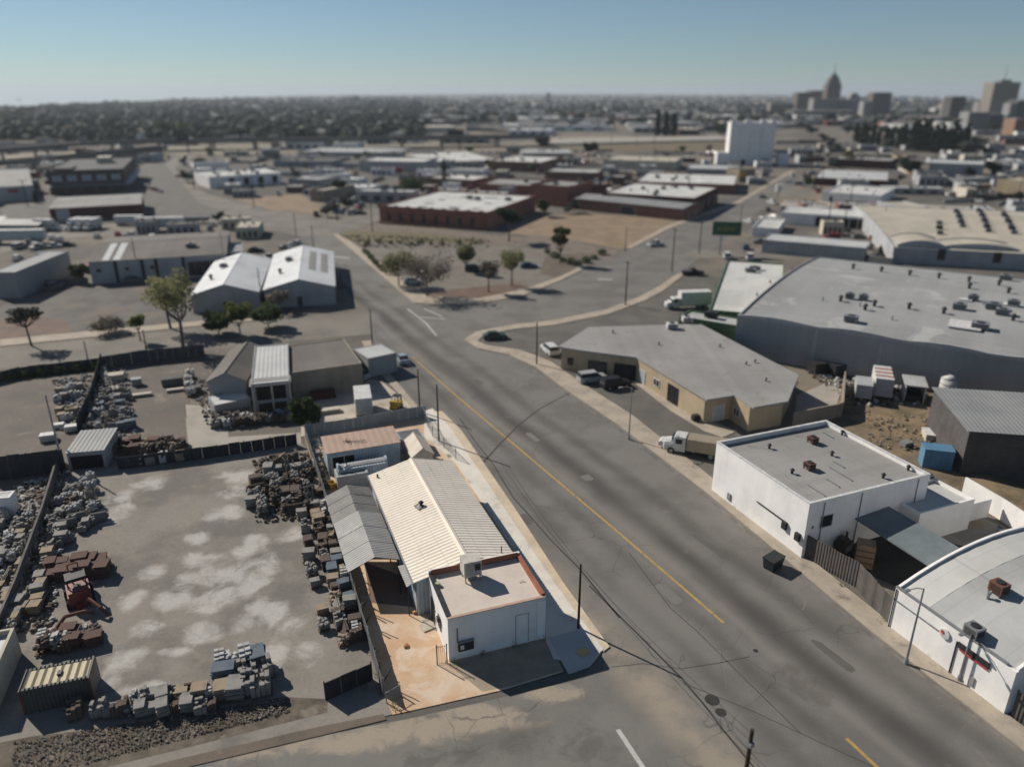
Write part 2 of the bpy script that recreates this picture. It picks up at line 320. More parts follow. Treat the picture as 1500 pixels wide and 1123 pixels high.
def yard_mat():
    s=NT('stone_yard_surface')
    col=s.mix(s.rng(s.noise(.11,6,.65),.40,.62),(.245,.225,.20),(.165,.155,.14)); 
    col=s.mix(s.rng(s.noise(.3,5,.65,dist=.5),.5,.68,0,.6),col,(.26,.23,.19))
    bl=[('L1',690,395,70,30),('L1',1110,370,90,30),('L1',1080,440,60,32),('L1',1030,535,65,38),('L1',560,460,45,28),('L1',1330,635,65,30),('L1',700,805,65,30),('L1',940,750,80,30),
        ('L1',1150,690,70,50),('L1',1120,800,60,60),('L1',1140,890,60,60),('L1',860,860,70,50),('L1',960,930,90,45),('L1',600,945,55,45),('L1',740,940,50,30),
        ('L2',660,390,65,40),('L2',910,400,90,40),('L2',570,540,70,60),('L2',1240,320,70,60),('L2',1330,370,60,45),('L2',1260,500,60,90),('L2',1400,480,60,50),('L2',640,650,90,35),('L2',1180,130,70,80),('L2',520,620,60,30),('L1',530,540,55,40),('L1',1000,820,110,60),('L1',800,930,90,40),('L2',1000,240,110,50),('L2',1150,300,60,80),('L2',800,480,60,20),('L1',900,650,60,25),('L2',760,240,60,40),('L1',470,500,30,40)]
    t=blobs(s,bl,4.4,s.noise(.33,6,.66,dist=.4))
    col=s.mix(s.rng(t,-.5,.8,0,.8),col,(.46,.445,.42))
    f=s.noise(3,4,.75); col=s.mul(col,s.math('MULTIPLY_ADD',f,.5,.75)); s.bump(f,.3,.05); return s.done(col,.95,0,.15)
M['yard']=yard_mat()
# the big street with its fork
sheet('road','N',[(1600,1200),(1500,1100),(1280,928),(1035,722),(905,622),(830,572),(785,538),(747,521),(701,511),(680,498),(698,486),(753,476),(808,470),(888,454),(939,434),(965,420),(997,398),(1060,352),(1110,312),(1180,262),
 (1165,250),(1084,298),(983,334),(925,364),(900,378),(858,394),(820,412),(770,432),(700,446),(640,447),(606,444),(560,404),(501,354),(488,344),(438,344),(465,372),(501,424),(538,456),(546,500),(556,530),(612,596),(638,622),(668,656),(800,862),(872,950),(884,965),(884,978),(860,992),(740,1020),(600,1052),(480,1075),(265,1126),(100,1180),(0,1220)],M['road'])
sheet('side_street','N',[(-60,552),(0,545),(150,530),(300,514),(440,499),(548,489),(540,456),(400,467),(300,476),(150,492),(0,507),(-60,512)],M['road2'])
sheet('north_street','N',[(436,346),(492,346),(522,336),(560,320),(556,304),(495,322),(400,308),(305,285),(262,262),(256,244),(292,226),(276,222),(243,238),(240,262),(285,296),(370,326)],M['road2'])
sheet('railway_strip','N',[(522,338),(556,326),(700,342),(800,350),(905,366),(895,380),(800,364),(700,356),(600,350),(500,350)],gm('rail_ballast',(.20,.165,.135),(.14,.12,.10),.4,.2,4,stain=(.07,.06,.055),stsc=.3))
sheet('west_road','N',[(0,372),(60,352),(130,347),(260,335),(340,322),(345,312),(250,318),(130,332),(60,338),(0,352)],M['road2'])
sheet('east_street','N',[(1000,378),(1090,378),(1330,384),(1330,372),(1120,368),(1015,366)],M['road2'])
sheet('east_alley','N',[(1140,302),(1320,306),(1420,312),(1420,303),(1320,298),(1150,293)],M['conc'])
sheet('cross_street','N',[(1040,288),(1180,290),(1195,276),(1060,275)],M['road2'])
# park triangle, lots
sheet('park_ground','N',[(606,442),(500,352),(510,349),(600,352),(720,358),(830,370),(898,378),(858,392),(800,418),(720,440),(650,443)],gm('park_dirt',(.19,.175,.15),(.15,.135,.115),.2,.15,4,stain=(.11,.095,.075),stsc=.3))
sheet('park_weeds','N',[(495,344),(510,338),(600,340),(700,349),(705,358),(600,355),(520,356)],M['weeds'])
sheet('park_weeds','N',[(800,372),(890,372),(855,392),(815,408),(790,400)],M['dirt_dark'])
sheet('park_dirt','N',[(600,436),(612,430),(700,420),(760,415),(775,420),(720,434),(640,441)],gm('red_brown_mulch',(.16,.105,.08),(.11,.08,.065),.4,.2,4))
sheet('dirt_lot','N',[(750,334),(790,318),(860,312),(990,324),(985,330),(915,364),(905,364),(800,346),(740,342)],M['dirt'])
sheet('dirt_patch','N',[(340,292),(440,284),(470,305),(468,315),(400,308)],M['dirt'])
sheet('dirt_patch','N',[(0,305),(240,238),(262,262),(290,296),(350,322),(250,318),(60,338),(0,350)],M['paving'])
sheet('vacant_lot','N',[(0,506),(0,450),(40,432),(130,420),(300,410),(420,440),(425,464),(300,475),(150,490)],gm('vacant_lot_asphalt',(.13,.125,.115),(.09,.085,.08),.15,.2,4,stain=(.17,.135,.11),stsc=.12,stw=(.5,.62)))
sheet('dirt_patch','N',[(0,505),(0,468),(40,462),(100,470),(105,490)],gm('red_dirt',(.17,.115,.09),(.12,.09,.075),.3,.2,4))
sheet('freeway_verge','N',[(-40,246),(130,231),(280,226),(500,223),(700,220),(790,218),(790,209),(700,210),(500,212.5),(280,215),(130,219),(-40,232)],gm('freeway_verge',(.27,.235,.175),(.20,.18,.14),.04,.2,1.5))
sheet('cleared_lot','N',[(930,206),(1070,205),(1068,222),(800,222),(780,214)],gm('brown_field',(.17,.135,.09),(.13,.11,.07),.05,.2,2))
sheet('corner_lot','N',[(683,498),(760,478),(810,474),(890,458),(942,438),(970,424),(1000,400),(1015,395),(1100,470),(1170,560),(1045,718),(1035,715),(905,612),(845,570),(790,530),(750,516)],M['paving'])
sheet('weed_lot','N',[(1210,610),(1250,560),(1500,590),(1600,640),(1600,860),(1500,790),(1360,690),(1215,620)],gm('weedy_dirt',(.24,.175,.11),(.13,.105,.07),.25,.2,3,bump=.5,stain=(.09,.08,.05),stsc=.3,stw=(.5,.66)))
sheet('stone_yard','N',[(60,720),(110,690),(300,670),(440,648),(452,660),(560,1012),(575,1046),(480,1072),(265,1122),(100,1160),(-100,1180),(-60,760)],M['yard'])
sheet('rear_yard','N',[(0,540),(150,528),(280,516),(275,650),(100,690),(0,700),(-60,690)],gm('rear_yard_surface',(.15,.13,.11),(.11,.10,.09),.15,.2,4,stain=(.22,.19,.16),stsc=.2,stw=(.55,.65)))
sheet('concrete_apron','N',[(272,612),(330,600),(335,640),(440,634),(442,650),(278,675)],M['conc'])
sheet('concrete_apron','L1',[(850,40),(990,50),(1040,200),(870,240)],M['conc'])
sheet('container_yard','N',[(440,640),(445,585),(540,555),(560,560),(612,600),(628,606)],gm('pale_concrete_yard',(.46,.41,.34),(.36,.32,.27),.3,.1,4,stain=(.24,.2,.16),stsc=.4,stw=(.56,.7)))
sheet('scrub_strip','L2',[(150,870),(500,830),(1300,690),(1500,700),(1500,760),(820,930),(200,1080),(-60,1110),(0,900)],gm('dark_scrub_soil',(.15,.125,.10),(.075,.065,.052),.5,.25,3,bump=.6,stain=(.22,.19,.155),stsc=.7,stw=(.55,.66)))
# the lot with the workshop
sheet('lot_dirt','N',[(446,640),(622,610),(640,640),(800,862),(800,936),(826,984),(740,1010),(575,1047),(560,1010)],gm('lot_dirt_concrete',(.50,.335,.21),(.58,.45,.33),.3,.15,4,bump=.3,stain=(.60,.50,.40),stsc=.35,stw=(.5,.62)))
sheet('lot_front_patch','R2',[(705,516),(1143,400),(1215,545),(1000,612),(860,640),(760,560)],gm('lot_gravel',(.33,.28,.21),(.26,.22,.17),.5,.2,5))  # patch of lot ground in a darker, greyer tone before the office
sheet('yard_slab','R2',[(340,70),(560,150),(575,270),(370,250)],gm('oily_slab',(.15,.115,.10),(.20,.12,.085),.4,.15,4,bump=.15))
sheet('pavement','R1',[(655,70),(690,55),(775,150),(1010,500),(1225,822),(1432,1100),(1350,1160),(1215,1140),(1180,1060),(1180,865),(1045,672),(785,285),(655,180)],gm('lot_pavement',(.66,.62,.55),(.56,.53,.47),.4,.1,4,stain=(.36,.32,.27),stsc=.4),t=.12)
sheet('kerb_ramp','R2',[(1150,405),(1290,370),(1378,472),(1330,530),(1238,562)],gm('ramp_concrete',(.50,.49,.47),(.43,.42,.41),.4,.1,4),t=.145)
sheet('tactile_pad','R2',[(1270,470),(1300,448),(1335,470),(1300,495)],gm('yellow_pad',(.62,.45,.17),(.55,.40,.16),2,.1,8),z=.19)
sheet('pavement_shoulder','N',[(636,603),(648,603),(676,631),(757,749),(828,858),(893,948),(884,955),(814,858),(742,749),(662,631)],gm('shoulder_concrete',(.60,.49,.36),(.48,.40,.30),.4,.2,4),t=.10)
# pavements of the other side
sheet('pavement','N',[(1600,1180),(1500,1100),(1280,928),(1035,722),(905,622),(830,572),(785,538),(747,521),(701,511),(680,498),(698,486),(753,476),(808,470),(888,454),(939,434),(965,420),(997,398),
 (1003,402),(972,426),(944,441),(890,461),(810,477),(757,482),(708,491),(700,500),(712,506),(762,513),(805,529),(850,560),(925,608),(1042,700),(1056,722),(1170,806),(1310,918),(1430,1012),(1530,1090),(1650,1180)],M['walk'],t=.13)
sheet('pavement','N',[(606,444),(501,354),(488,344),(496,343),(514,354),(625,434),(700,438),(770,424),(822,405),(856,388),(862,391),(820,412),(770,432),(700,446),(640,447)],M['walk'],t=.13)
sheet('pavement','N',[(925,364),(983,334),(1084,298),(1165,250),(1158,250),(1080,295),(975,332),(915,364)],M['walk'],t=.13)
sheet('pavement','N',[(0,1222),(265,1126),(480,1075),(566,1054),(562,1046),(470,1064),(260,1112),(-40,1190)],M['dirt_dark'],t=.05)
sheet('pavement','N',[(546,500),(556,530),(612,596),(606,600),(545,535),(530,500)],M['walk'],t=.12)
sheet('pavement','N',[(0,508),(150,493),(300,477),(430,465),(428,460),(300,470),(150,484),(0,498)],M['walk'],t=.12)
# markings
M['ymark']=gm('worn_yellow_marking',(.42,.28,.09),(.33,.23,.09),1.5,.15,9,stain=(.12,.11,.09),stsc=2,stw=(.55,.7))
M['wmark']=gm('worn_white_marking',(.50,.50,.48),(.40,.40,.38),1.5,.15,9,stain=(.14,.13,.12),stsc=2,stw=(.6,.72))
def stripe(name,K,pts,wd,mat,z=.20):
    P=[G(K,a,b) for a,b in pts]; m=MB()
    for i,(a,b) in enumerate(zip(P,P[1:])):
        d=(b-a).normalized(); nn=Vector((-d.y,d.x,0))*wd/2
        m.poly([(a-nn+Vector((0,0,z)))[:],(b-nn+Vector((0,0,z)))[:],(b+nn+Vector((0,0,z)))[:],(a+nn+Vector((0,0,z)))[:]])
    for i,f in enumerate(m.f):
        v=[Vector(m.v[j]) for j in f]
        if (v[1]-v[0]).cross(v[2]-v[0]).z<0: m.f[i]=tuple(reversed(f))
    return tag(m.build(name,mat),None,None,None,'structure')
zs=.0+LV[0]*.0+.045
ZR=.012+.0016+.0045   # just above the road sheet
stripe('centre_line','N',[(604,523),(669,580),(900,774.5),(1060,912)],.28,M['ymark'],ZR)
stripe('centre_line','N',[(1240,1081),(1330,1165)],.28,M['ymark'],ZR)
stripe('lane_line','N',[(905,1068),(946,1130)],.34,M['wmark'],ZR)
stripe('stop_line','J',[(560,470),(690,480)],.4,M['wmark'],ZR)
stripe('lane_line','J',[(510,430),(600,500),(650,560)],.3,M['wmark'],ZR)
stripe('lane_line','J',[(590,430),(680,470)],.3,M['wmark'],ZR)
stripe('direction_arrow','J',[(150,180),(235,190)],.9,M['wmark'],ZR)
stripe('direction_arrow','J',[(1420,290),(1490,292)],.9,M['wmark'],ZR)
dark_line=gm('near_black_line',(.062,.059,.055),None,1,.1,5,bump=0)  # near-black tone for thin lines drawn flat on the road
stripe('thin_dark_line','Z',[(170,-10),(260,80),(370,190),(520,340),(620,440),(700,520),(820,660),(950,830),(1040,940),(1130,1050)],.16,dark_line,ZR+.004)
stripe('thin_dark_line','Z',[(400,-200),(640,120),(800,260),(930,390),(1100,560),(1400,850)],.07,dark_line,ZR+.004)
stripe('thin_dark_line','Z',[(300,460),(480,440),(700,470),(900,440),(1100,400)],.06,dark_line,ZR+.004)
stripe('thin_dark_line','N',[(1280,1123),(1100,1040),(1000,1000)],.05,dark_line,ZR+.008)
stripe('tyre_mark','C3',[(270,655),(180,700),(90,750),(0,820),(-80,900),(-180,1010)],.22,dark_line,ZR+.004)
stripe('thin_dark_line','R1',[(810,100),(870,190),(950,290),(1040,440),(1130,540),(1200,620),(1330,750),(1500,960)],.16,dark_line,ZR+.004)
for (x,y,r) in (('Z',(880,650),.55),('Z',(930,722),.4),('T2',(320,458),.2)):
    c=G(x,*y); m=MB(); m.poly([(c.x+r*math.cos(t*.5236),c.y+r*math.sin(t*.5236),ZR+.012) for t in range(12)]); tag(m.build('manhole_cover',gm('worn_iron',(.045,.043,.04),None,3,.2,9)),None,None,None,'structure')
class B: pass
def frame(K,A,Bp,C,base,ang=None,snap=True,h=None,z0=0.0,fit=True):
    """rectangular footprint from three surveyed roof corners and the foot of the first"""
    a=q(K,A); yb=q(K,(A[0],base))[1] if base is not None else None
    if h is None: h=HT(a[1],yb)
    A3,B3,C3=G(K,*A,h),G(K,*Bp,h),G(K,*C,h)
    d=B3-A3; t=math.atan2(d.y,d.x)
    dd=None
    if ang is not None and K[0] in 'ABC' and ang!=21 and fit:
        ang=None; snap=False; W0=d.length; r_=(C3-A3).dot(d)/W0/W0; s_=(C3-B3) if r_>.55 else (C3-A3); t2=math.atan2(s_.y,s_.x)-math.pi/2
        dt=max(-.45,min(.45,t2-t)); t=t+dt*.5; dd=s_.length
    elif ang is None and K[0]in 'AB':
        snap=False; r_=(C3-A3).dot(d)/d.length**2; s_=(C3-B3) if r_>.55 else (C3-A3); t2=math.atan2(s_.y,s_.x)-math.pi/2; t=t+max(-.45,min(.45,t2-t))*.5; dd=min(s_.length,90)
    if ang is not None: t=math.radians(ang)
    elif snap:
        for k in (21.0,21.0-90):
            if abs(math.degrees(t)-k)<9: t=math.radians(k)
    ux=Vector((math.cos(t),math.sin(t),0)); uy=Vector((-ux.y,ux.x,0))
    b=B(); b.W=max(1.5,d.dot(ux)); b.D=max(1.5,(C3-A3).dot(uy)); b.h=h
    if dd: b.D=min(dd,90); b.W=d.length
    b.o=Vector((A3.x,A3.y,z0)); b.t=t; b.ux=ux; b.uy=uy
    return b
def loc(b,p):
    d=p-b.o; return (d.dot(b.ux),d.dot(b.uy),p.z)
def shell(b,wall,roof,kind='flat',par=.45,rise=1.2,wt=.22,cap=None,over=.3,root=None,ends=True):
    W,D,h=b.W,b.D,b.h; r=b.e if root is None else root
    if kind=='flat':
        m=MB(); 
        m.box(0,0,0,W,wt,h).box(0,D-wt,0,W,D,h).box(0,wt,0,wt,D-wt,h).box(W-wt,wt,0,W,D-wt,h); b.wall=m.build('wall',wall,r)
        m=MB().box(wt,wt,h-par-.15,W-wt,D-wt,h-par); b.roof=m.build('roof',roof,r)
        if cap:
            e=.05; z=h; m=MB()
            m.box(-e,-e,z,W+e,wt+e,z+.07).box(-e,D-wt-e,z,W+e,D+e,z+.07).box(-e,wt+e,z,wt+e,D-wt-e,z+.07).box(W-wt-e,wt+e,z,W+e,D-wt-e,z+.07); m.build('parapet_cap',cap,r)
        b.zr=h-par
    elif kind in('gx','gy'):
        m=MB()
        L,S=(W,D) if kind=='gx' else (D,W)
        T=(lambda u,v,z:(u,v,z)) if kind=='gx' else (lambda u,v,z:(v,u,z))
        m.box(0,0,0,W,wt,h).box(0,D-wt,0,W,D,h).box(0,wt,0,wt,D-wt,h).box(W-wt,wt,0,W,D-wt,h)
        for u in (0,L-wt):
            a=[T(u,0,h),T(u,S,h),T(u,S/2,h+rise)]; c=[T(u+wt,0,h),T(u+wt,S,h),T(u+wt,S/2,h+rise)]
            m.raw(a+c,[(0,1,2),(5,4,3),(0,2,5,3),(2,1,4,5)])
        b.wall=m.build('wall',wall,r)
        m=MB(); k=rise/(S/2); o=over; z=.06
        m.slab([T(-o,-o,h-k*o+z),T(L+o,-o,h-k*o+z),T(L+o,S/2,h+rise+z),T(-o,S/2,h+rise+z)],.05)
        m.slab([T(-o,S+o,h-k*o+z),T(L+o,S+o,h-k*o+z),T(L+o,S/2,h+rise+z),T(-o,S/2,h+rise+z)],.05)
        b.roof=m.build('roof',roof,r); MB().cyl(T(-o,S/2,h+rise+z),T(L+o,S/2,h+rise+z),.07,n=6).build('ridge_cap',roof,b.roof)
        b.zr=h; b.k=k
    elif kind in('bx','by'):
        L,S=(W,D) if kind=='bx' else (D,W); n=14
        T=(lambda u,v,z:(u,v,z)) if kind=='bx' else (lambda u,v,z:(v,u,z))
        m=MB(); m.box(0,0,0,W,wt,h).box(0,D-wt,0,W,D,h).box(0,wt,0,wt,D-wt,h).box(W-wt,wt,0,W,D-wt,h)
        arc=lambda v:h-.15+rise*(1-((v/S-.5)*2)**2)
        vv=[wt+(S-2*wt)*i/n for i in range(n+1)]
        for u in ((0,L-wt) if ends else ()):
            pts=[(v,arc(v)+.25) for v in vv]
            A=[T(u,v,z) for v,z in pts]+[T(u,vv[-1],h-.01),T(u,vv[0],h-.01)]; C=[T(u+wt,v,z) for v,z in pts]+[T(u+wt,vv[-1],h-.01),T(u+wt,vv[0],h-.01)]
            nn=len(A); m.raw(A+C,[tuple(range(nn)),tuple(range(2*nn-1,nn-1,-1))]+[(i,i+nn,(i+1)%nn+nn,(i+1)%nn) for i in range(nn)])
        b.wall=m.build('wall',wall,r)
        m=MB()
        for a,c in zip(vv,vv[1:]): m.poly([T(wt,a,arc(a)),T(L-wt,a,arc(a)),T(L-wt,c,arc(c)),T(wt,c,arc(c))] if kind=='bx' else [T(wt,c,arc(c)),T(L-wt,c,arc(c)),T(L-wt,a,arc(a)),T(wt,a,arc(a))])
        if not ends:
            for u in (wt,L-wt): pp=[T(u,v,arc(v)) for v in vv]+[T(u,vv[-1],h-.2),T(u,vv[0],h-.2)]; m.poly(pp)
        b.roof=m.build('roof',roof,r,smooth=True); b.zr=h-.15; b.arc=arc
    elif kind=='shed':   # higher at the back
        m=MB(); m.box(0,0,0,W,wt,h); zf=lambda p:h+rise*p[1]/D
        m.prism([(0,D-wt),(W,D-wt),(W,D),(0,D)],0,zf).prism([(0,wt),(wt,wt),(wt,D-wt),(0,D-wt)],0,zf).prism([(W-wt,wt),(W,wt),(W,D-wt),(W-wt,D-wt)],0,zf)
        b.wall=m.build('wall',wall,r); o=over; k=rise/D
        b.roof=MB().slab([(-o,-o,h-k*o+.07),(W+o,-o,h-k*o+.07),(W+o,D+o,h+rise+k*o+.07),(-o,D+o,h+rise+k*o+.07)],.06).build('roof',roof,r); b.zr=h
def opening(b,face,x0,x1,z0,z1,kind='window',mat=None,fr=None,fw=.08,parent=None):
    W,D=b.W,b.D
    def bx(m,a,c,y0,y1,z0,z1):
        if face=='F': m.box(a,-y1,z0,c,-y0,z1)
        elif face=='B': m.box(a,D+y0,z0,c,D+y1,z1)
        elif face=='L': m.box(-y1,a,z0,-y0,c,z1)
        else: m.box(W+y0,a,z0,W+y1,c,z1)
    p=parent or b.e
    mat=mat or (M['glass'] if kind=='window' else M['door_dark']); fr=fr or M['trim']
    if kind=='window':
        m=MB(); bx(m,x0,x1,.0,.07,z0,z0+fw); bx(m,x0,x1,.0,.07,z1-fw,z1); bx(m,x0,x0+fw,.0,.068,z0+fw,z1-fw); bx(m,x1-fw,x1,.0,.068,z0+fw,z1-fw)
        if x1-x0>1.6: bx(m,(x0+x1)/2-fw/2,(x0+x1)/2+fw/2,.0,.066,z0+fw,z1-fw)
        f=m.build('window',fr,p); m=MB(); bx(m,x0+fw,x1-fw,.0,.02,z0+fw,z1-fw); m.build('pane',mat,f)
    else:
        m=MB(); bx(m,x0,x1,.0,.045,z0,z1); f=m.build('door',mat,p)
        m=MB(); bx(m,x0-.1,x0,.0,.07,z0,z1+.1); bx(m,x1,x1+.1,.0,.07,z0,z1+.1); bx(m,x0,x1,.0,.07,z1,z1+.1); m.build('door_frame',fr,f)
    return f
def row(b,face,n,x0,x1,w,z0,z1,kind='window',mat=None,fr=None):
    for i in range(n):
        c=x0+(x1-x0)*(i+.5)/n; opening(b,face,c-w/2,c+w/2,z0,z1,kind,mat,fr)
def acbox(p,x,y,z,w=1.2,d=1.0,h=.9,rz=0,mat=None,name='rooftop_unit'):
    m=MB(); m.box(x-w/2,y-d/2,z+.25,x+w/2,y+d/2,z+.25+h,rz=0)
    for sx in(-1,1):
        for sy in(-1,1): m.box(x+sx*w*.4-.05,y+sy*d*.4-.05,z,x+sx*w*.4+.05,y+sy*d*.4+.05,z+.25)
    f=m.build(name,mat or M['metal'],p)
    m=MB()
    for k in range(5): m.box(x-w*.4,y-d/2-.03,z+.35+k*h*.16,x+w*.4,y-d/2-.001,z+.35+k*h*.16+h*.07)
    m.box(x+w/2+.001,y-d*.35,z+.4,x+w/2+.03,y+d*.35,z+.2+h*.85); m.cyl((x,y,z+.25+h),(x,y,z+.33+h),min(w,d)*.34,n=10)
    m.build('fan_grille',M['dark_metal'],f); return f
def vent(p,x,y,z,s=1.0,mat=None):
    m=MB().cyl((x,y,z-.05),(x,y,z+.55*s),.17*s,.17*s,8).cyl((x,y,z+.5*s),(x,y,z+.75*s),.34*s,.12*s,8)
    return m.build('roof_vent',mat or M['dark_metal'],p)
def skylight(p,x,y,z,w,d,mat=None):
    m=MB().box(x-w/2,y-d/2,z-.05,x+w/2,y+d/2,z+.14); return m.build('skylight',mat or M['trim'],p)
def onroof(b,K,x,y,z=None):
    p=G(K,x,y,z or b.zr); l=loc(b,p); return l[0],l[1]
ALL={}
def bld(key,name,label,K,A,Bp,C,base,wall,roof,kind='flat',cat='warehouse',group=None,ang=None,h=None,D=None,W=None,vents=0,acs=0,z0=0,minD=1.5,fit=True,**kw):
    b=frame(K,A,Bp,C,base,ang,True,h,z0,fit)
    if D: b.D=D
    if W: b.W=W
    b.D=max(b.D,minD)
    b.e=thing(name,label,cat,b.o,b.t,group); shell(b,M[wall] if isinstance(wall,str) else wall,M[roof] if isinstance(roof,str) else roof,kind,**kw)
    rr=random.Random(key)
    def zr(x,y):
        if kind=='gx': return b.zr+b.k*(b.D/2-abs(y-b.D/2))
        if kind=='gy': return b.zr+b.k*(b.W/2-abs(x-b.W/2))
        if kind=='bx': return b.arc(y)
        if kind=='by': return b.arc(x)
        return b.zr
    b.z=zr
    for i in range(vents):
        x,y=rr.uniform(.12,.88)*b.W,rr.uniform(.12,.88)*b.D; vent(b.e,x,y,zr(x,y),rr.uniform(.8,1.5))
    for i in range(acs):
        x,y=rr.uniform(.15,.85)*b.W,rr.uniform(.15,.85)*b.D; acbox(b.e,x,y,zr(x,y)-.1,rr.uniform(1.2,2),rr.uniform(1,1.6),rr.uniform(.8,1.2))
    if DBG: print('BLD %-14s W%.1f D%.1f h%.1f ang%.1f dist%.0f'%(key,b.W,b.D,b.h,math.degrees(b.t),b.o.length))
    ALL[key]=b; return b
DBG=False
# ------------------------------------------------------------ the workshop lot (lot frame at 21 degrees)
def lotframe(p): b=B(); b.t=R21; b.ux=Vector((math.cos(R21),math.sin(R21),0)); b.uy=Vector((-b.ux.y,b.ux.x,0)); b.o=Vector(p); return b
# office
HO=4.2
b=frame('N',(655.5,905.5),(799.5,872.8),(753,810),None,h=HO,ang=19.6)
b.D=(G('N',621.6,840.5,HO)-b.o).dot(b.uy)*.5+(G('N',753,810,HO)-b.o).dot(b.uy)*.5
print('office',b.W,b.D)
b.e=thing('office_building','white plaster flat roofed office with red brick parapet and a cooler on its roof','building',b.o,b.t); OF=b
W,D=b.W,b.D; wt=.22; par=.55
m=MB(); m.box(0,0,0,W,wt,HO-.12).box(0,D-wt,0,W,D,HO+.25).box(0,wt,0,wt,D-wt,HO-.06).box(W-wt,wt,0,W,D-wt,HO-.06)
m.box(W-.75,-.08,0,W-.02,-.0,HO-.3); b.wall=m.build('wall',M['plaster'],b.e)
OR=gm('office_roof_coating',(.58,.51,.44),(.51,.45,.40),.5,.06,3,bump=.1,stain=(.55,.49,.43),stsc=.6,stw=(.5,.66))
b.roof=MB().box(wt,wt,HO-.35,W-wt,D-wt,HO-.25).build('roof',OR,b.e)
MB().box(-.02,-.03,HO-.10,W+.02,wt+.02,HO-.03).build('front_coping',gm('pale_brick_coping',(.46,.33,.26),(.40,.28,.22),1.5,.1,7),b.e)
m=MB(); m.box(W-wt-.06,wt+.02,HO-.25,W+.02,D-wt,HO+.12); m.box(wt,D-wt-.06,HO-.25,W-wt,D-wt,HO+.32)
m.build('brick_parapet',M['orange_brick'],b.e)
m=MB(); m.box(-.05,wt+.02,HO-.06,wt+.03,D-wt,HO+.02); m.build('parapet_cap',M['dark_metal'],b.e)
# swamp cooler
ax,ay=onroof(b,'N',690,846,HO-.25)
cl=b.e
m=MB().box(ax-.75,ay-.65,HO+.35,ax+.75,ay+.65,HO+1.75); U=m.build('rooftop_cooler',gm('cooler_case',(.52,.50,.46),(.42,.38,.33),1.5,.1,8,stain=(.3,.16,.09),stsc=1.5,stw=(.6,.72)),cl)
m=MB()
for sx in(-1,1):
    for sy in(-1,1): m.box(ax+sx*.62-.05,ay+sy*.55-.05,HO-.25,ax+sx*.62+.05,ay+sy*.55+.05,HO+.35)
m.box(ax-.35,ay-.35,HO-.25,ax+.35,ay+.35,HO+.35); m.build('cooler_stand',M['metal'],U)
m=MB()
for k in range(7): m.box(ax-.62,ay-.68,HO+.48+k*.17,ax+.62,ay-.652,HO+.56+k*.17); m.box(ax+.752,ay-.5,HO+.48+k*.17,ax+.78,ay+.5,HO+.56+k*.17)
m.build('louvre',M['metal'],U); MB().box(ax+.15,ay-.70,HO+.9,ax+.66,ay-.683,HO+1.5).build('service_panel',M['dark_metal'],U)
MB().cyl((ax-2.9,ay-.1,HO-.25),(ax-2.9,ay-.1,HO+.05),.28,.2,12).build('roof_vent',gm('pale_green_vent',(.38,.42,.25),None,2,.1,8),b.e)
m=MB().path([(ax+3.6,ay-2.0,HO-.2),(ax+3.9,ay-1.9,HO-.15),(ax+4.1,ay-2.1,HO-.2)],.03); m.build('conduit',M['trim'],b.e)
# blocked doorway, panel and pipe on the front wall
m=MB(); m.box(W-2.6,-.035,.2,W-2.54,-.0,3.0).box(W-1.5,-.035,.2,W-1.44,-.0,3.0).box(W-2.54,-.035,2.94,W-1.5,-.0,3.0); m.build('door_outline',M['pale_wall'],b.e)
mb=MB().box(.75,-.22,.9,2.0,-.002,1.75).build('meter_cabinet',M['dark_metal'],b.e); MB().box(.9,-.25,1.1,1.2,-.222,1.5).build('meter_face',M['trim'],mb); MB().box(.72,-.3,1.77,2.03,-.002,1.82).build('cabinet_hood',M['metal'],mb)
MB().cyl((.72,-.08,1.75),(.72,-.08,3.1),.04).build('conduit_pipe',M['dark_metal'],b.e)
opening(b,'L',2.2,3.1,1.2,2.4,'window',fr=M['wood']); opening(b,'L',4.5,5.4,.1,2.3,'door',fr=M['wood'])
m=MB().box(-.28,2.3,2.1,-.08,2.7,2.5); m.build('wall_lamp',M['dark_metal'],b.e)
MB().box(-.9,4.5,.0,-.0,5.5,.14).build('door_step',M['conc'],b.e)
MB().box(W+.0,1.2,3.0,W+.5,1.8,3.15).build('wall_bracket',M['dark_metal'],b.e)
# long gabled workshop
def wcol(n,c,c2,per=.55):
    return gm(n,c,c2,.35,.05,4,rough=.55,bump=.0,stain=(.30,.24,.18),stsc=.5,stw=(.66,.82),streak=.06)
HE=3.6; HR=4.7
eN,eF=G('N',606,854,HE),G('N',540.4,698.4,HE); rN,rF=G('N',678,812,HR),G('N',603,670.7,HR); tN,tF=G('N',746,806,HE),G('N',665.6,676.4,HE)
print('eaves',eN,eF,rN,rF,tN,tF)
wb=lotframe((0,0,0)); 
def L_(p): return Vector((p.dot(wb.ux),p.dot(wb.uy),0))
a,c,d,e,f,g_=map(L_,(eN,eF,rN,rF,tN,tF)); print('lot coords',a,c,d,e,f,g_)
ofl=[L_(b.o),L_(b.o+b.uy*D),L_(b.o+b.ux*W+b.uy*D)]; print('office lot',ofl)
x0=(a.x+c.x)/2; x2=(f.x+g_.x)/2; xr=(d.x+e.x)/2; y1=(c.y+e.y+g_.y)/3; y0=ofl[1].y+.02
y0=max(y0,ofl[2].y*.5+ofl[1].y*.5)
k=B(); k.t=R21; k.ux,k.uy=wb.ux,wb.uy; k.o=wb.ux*x0+wb.uy*y0; k.W=x2-x0; k.D=y1-y0; k.h=HE
print('workshop',k.W,k.D,'ridge frac',(xr-x0)/k.W)
k.e=thing('workshop','long gabled workshop with cream corrugated metal roof behind the office','workshop',k.o,k.t); WS=k
W,D=k.W,k.D; xr=xr-x0
m=MB(); wt=.15
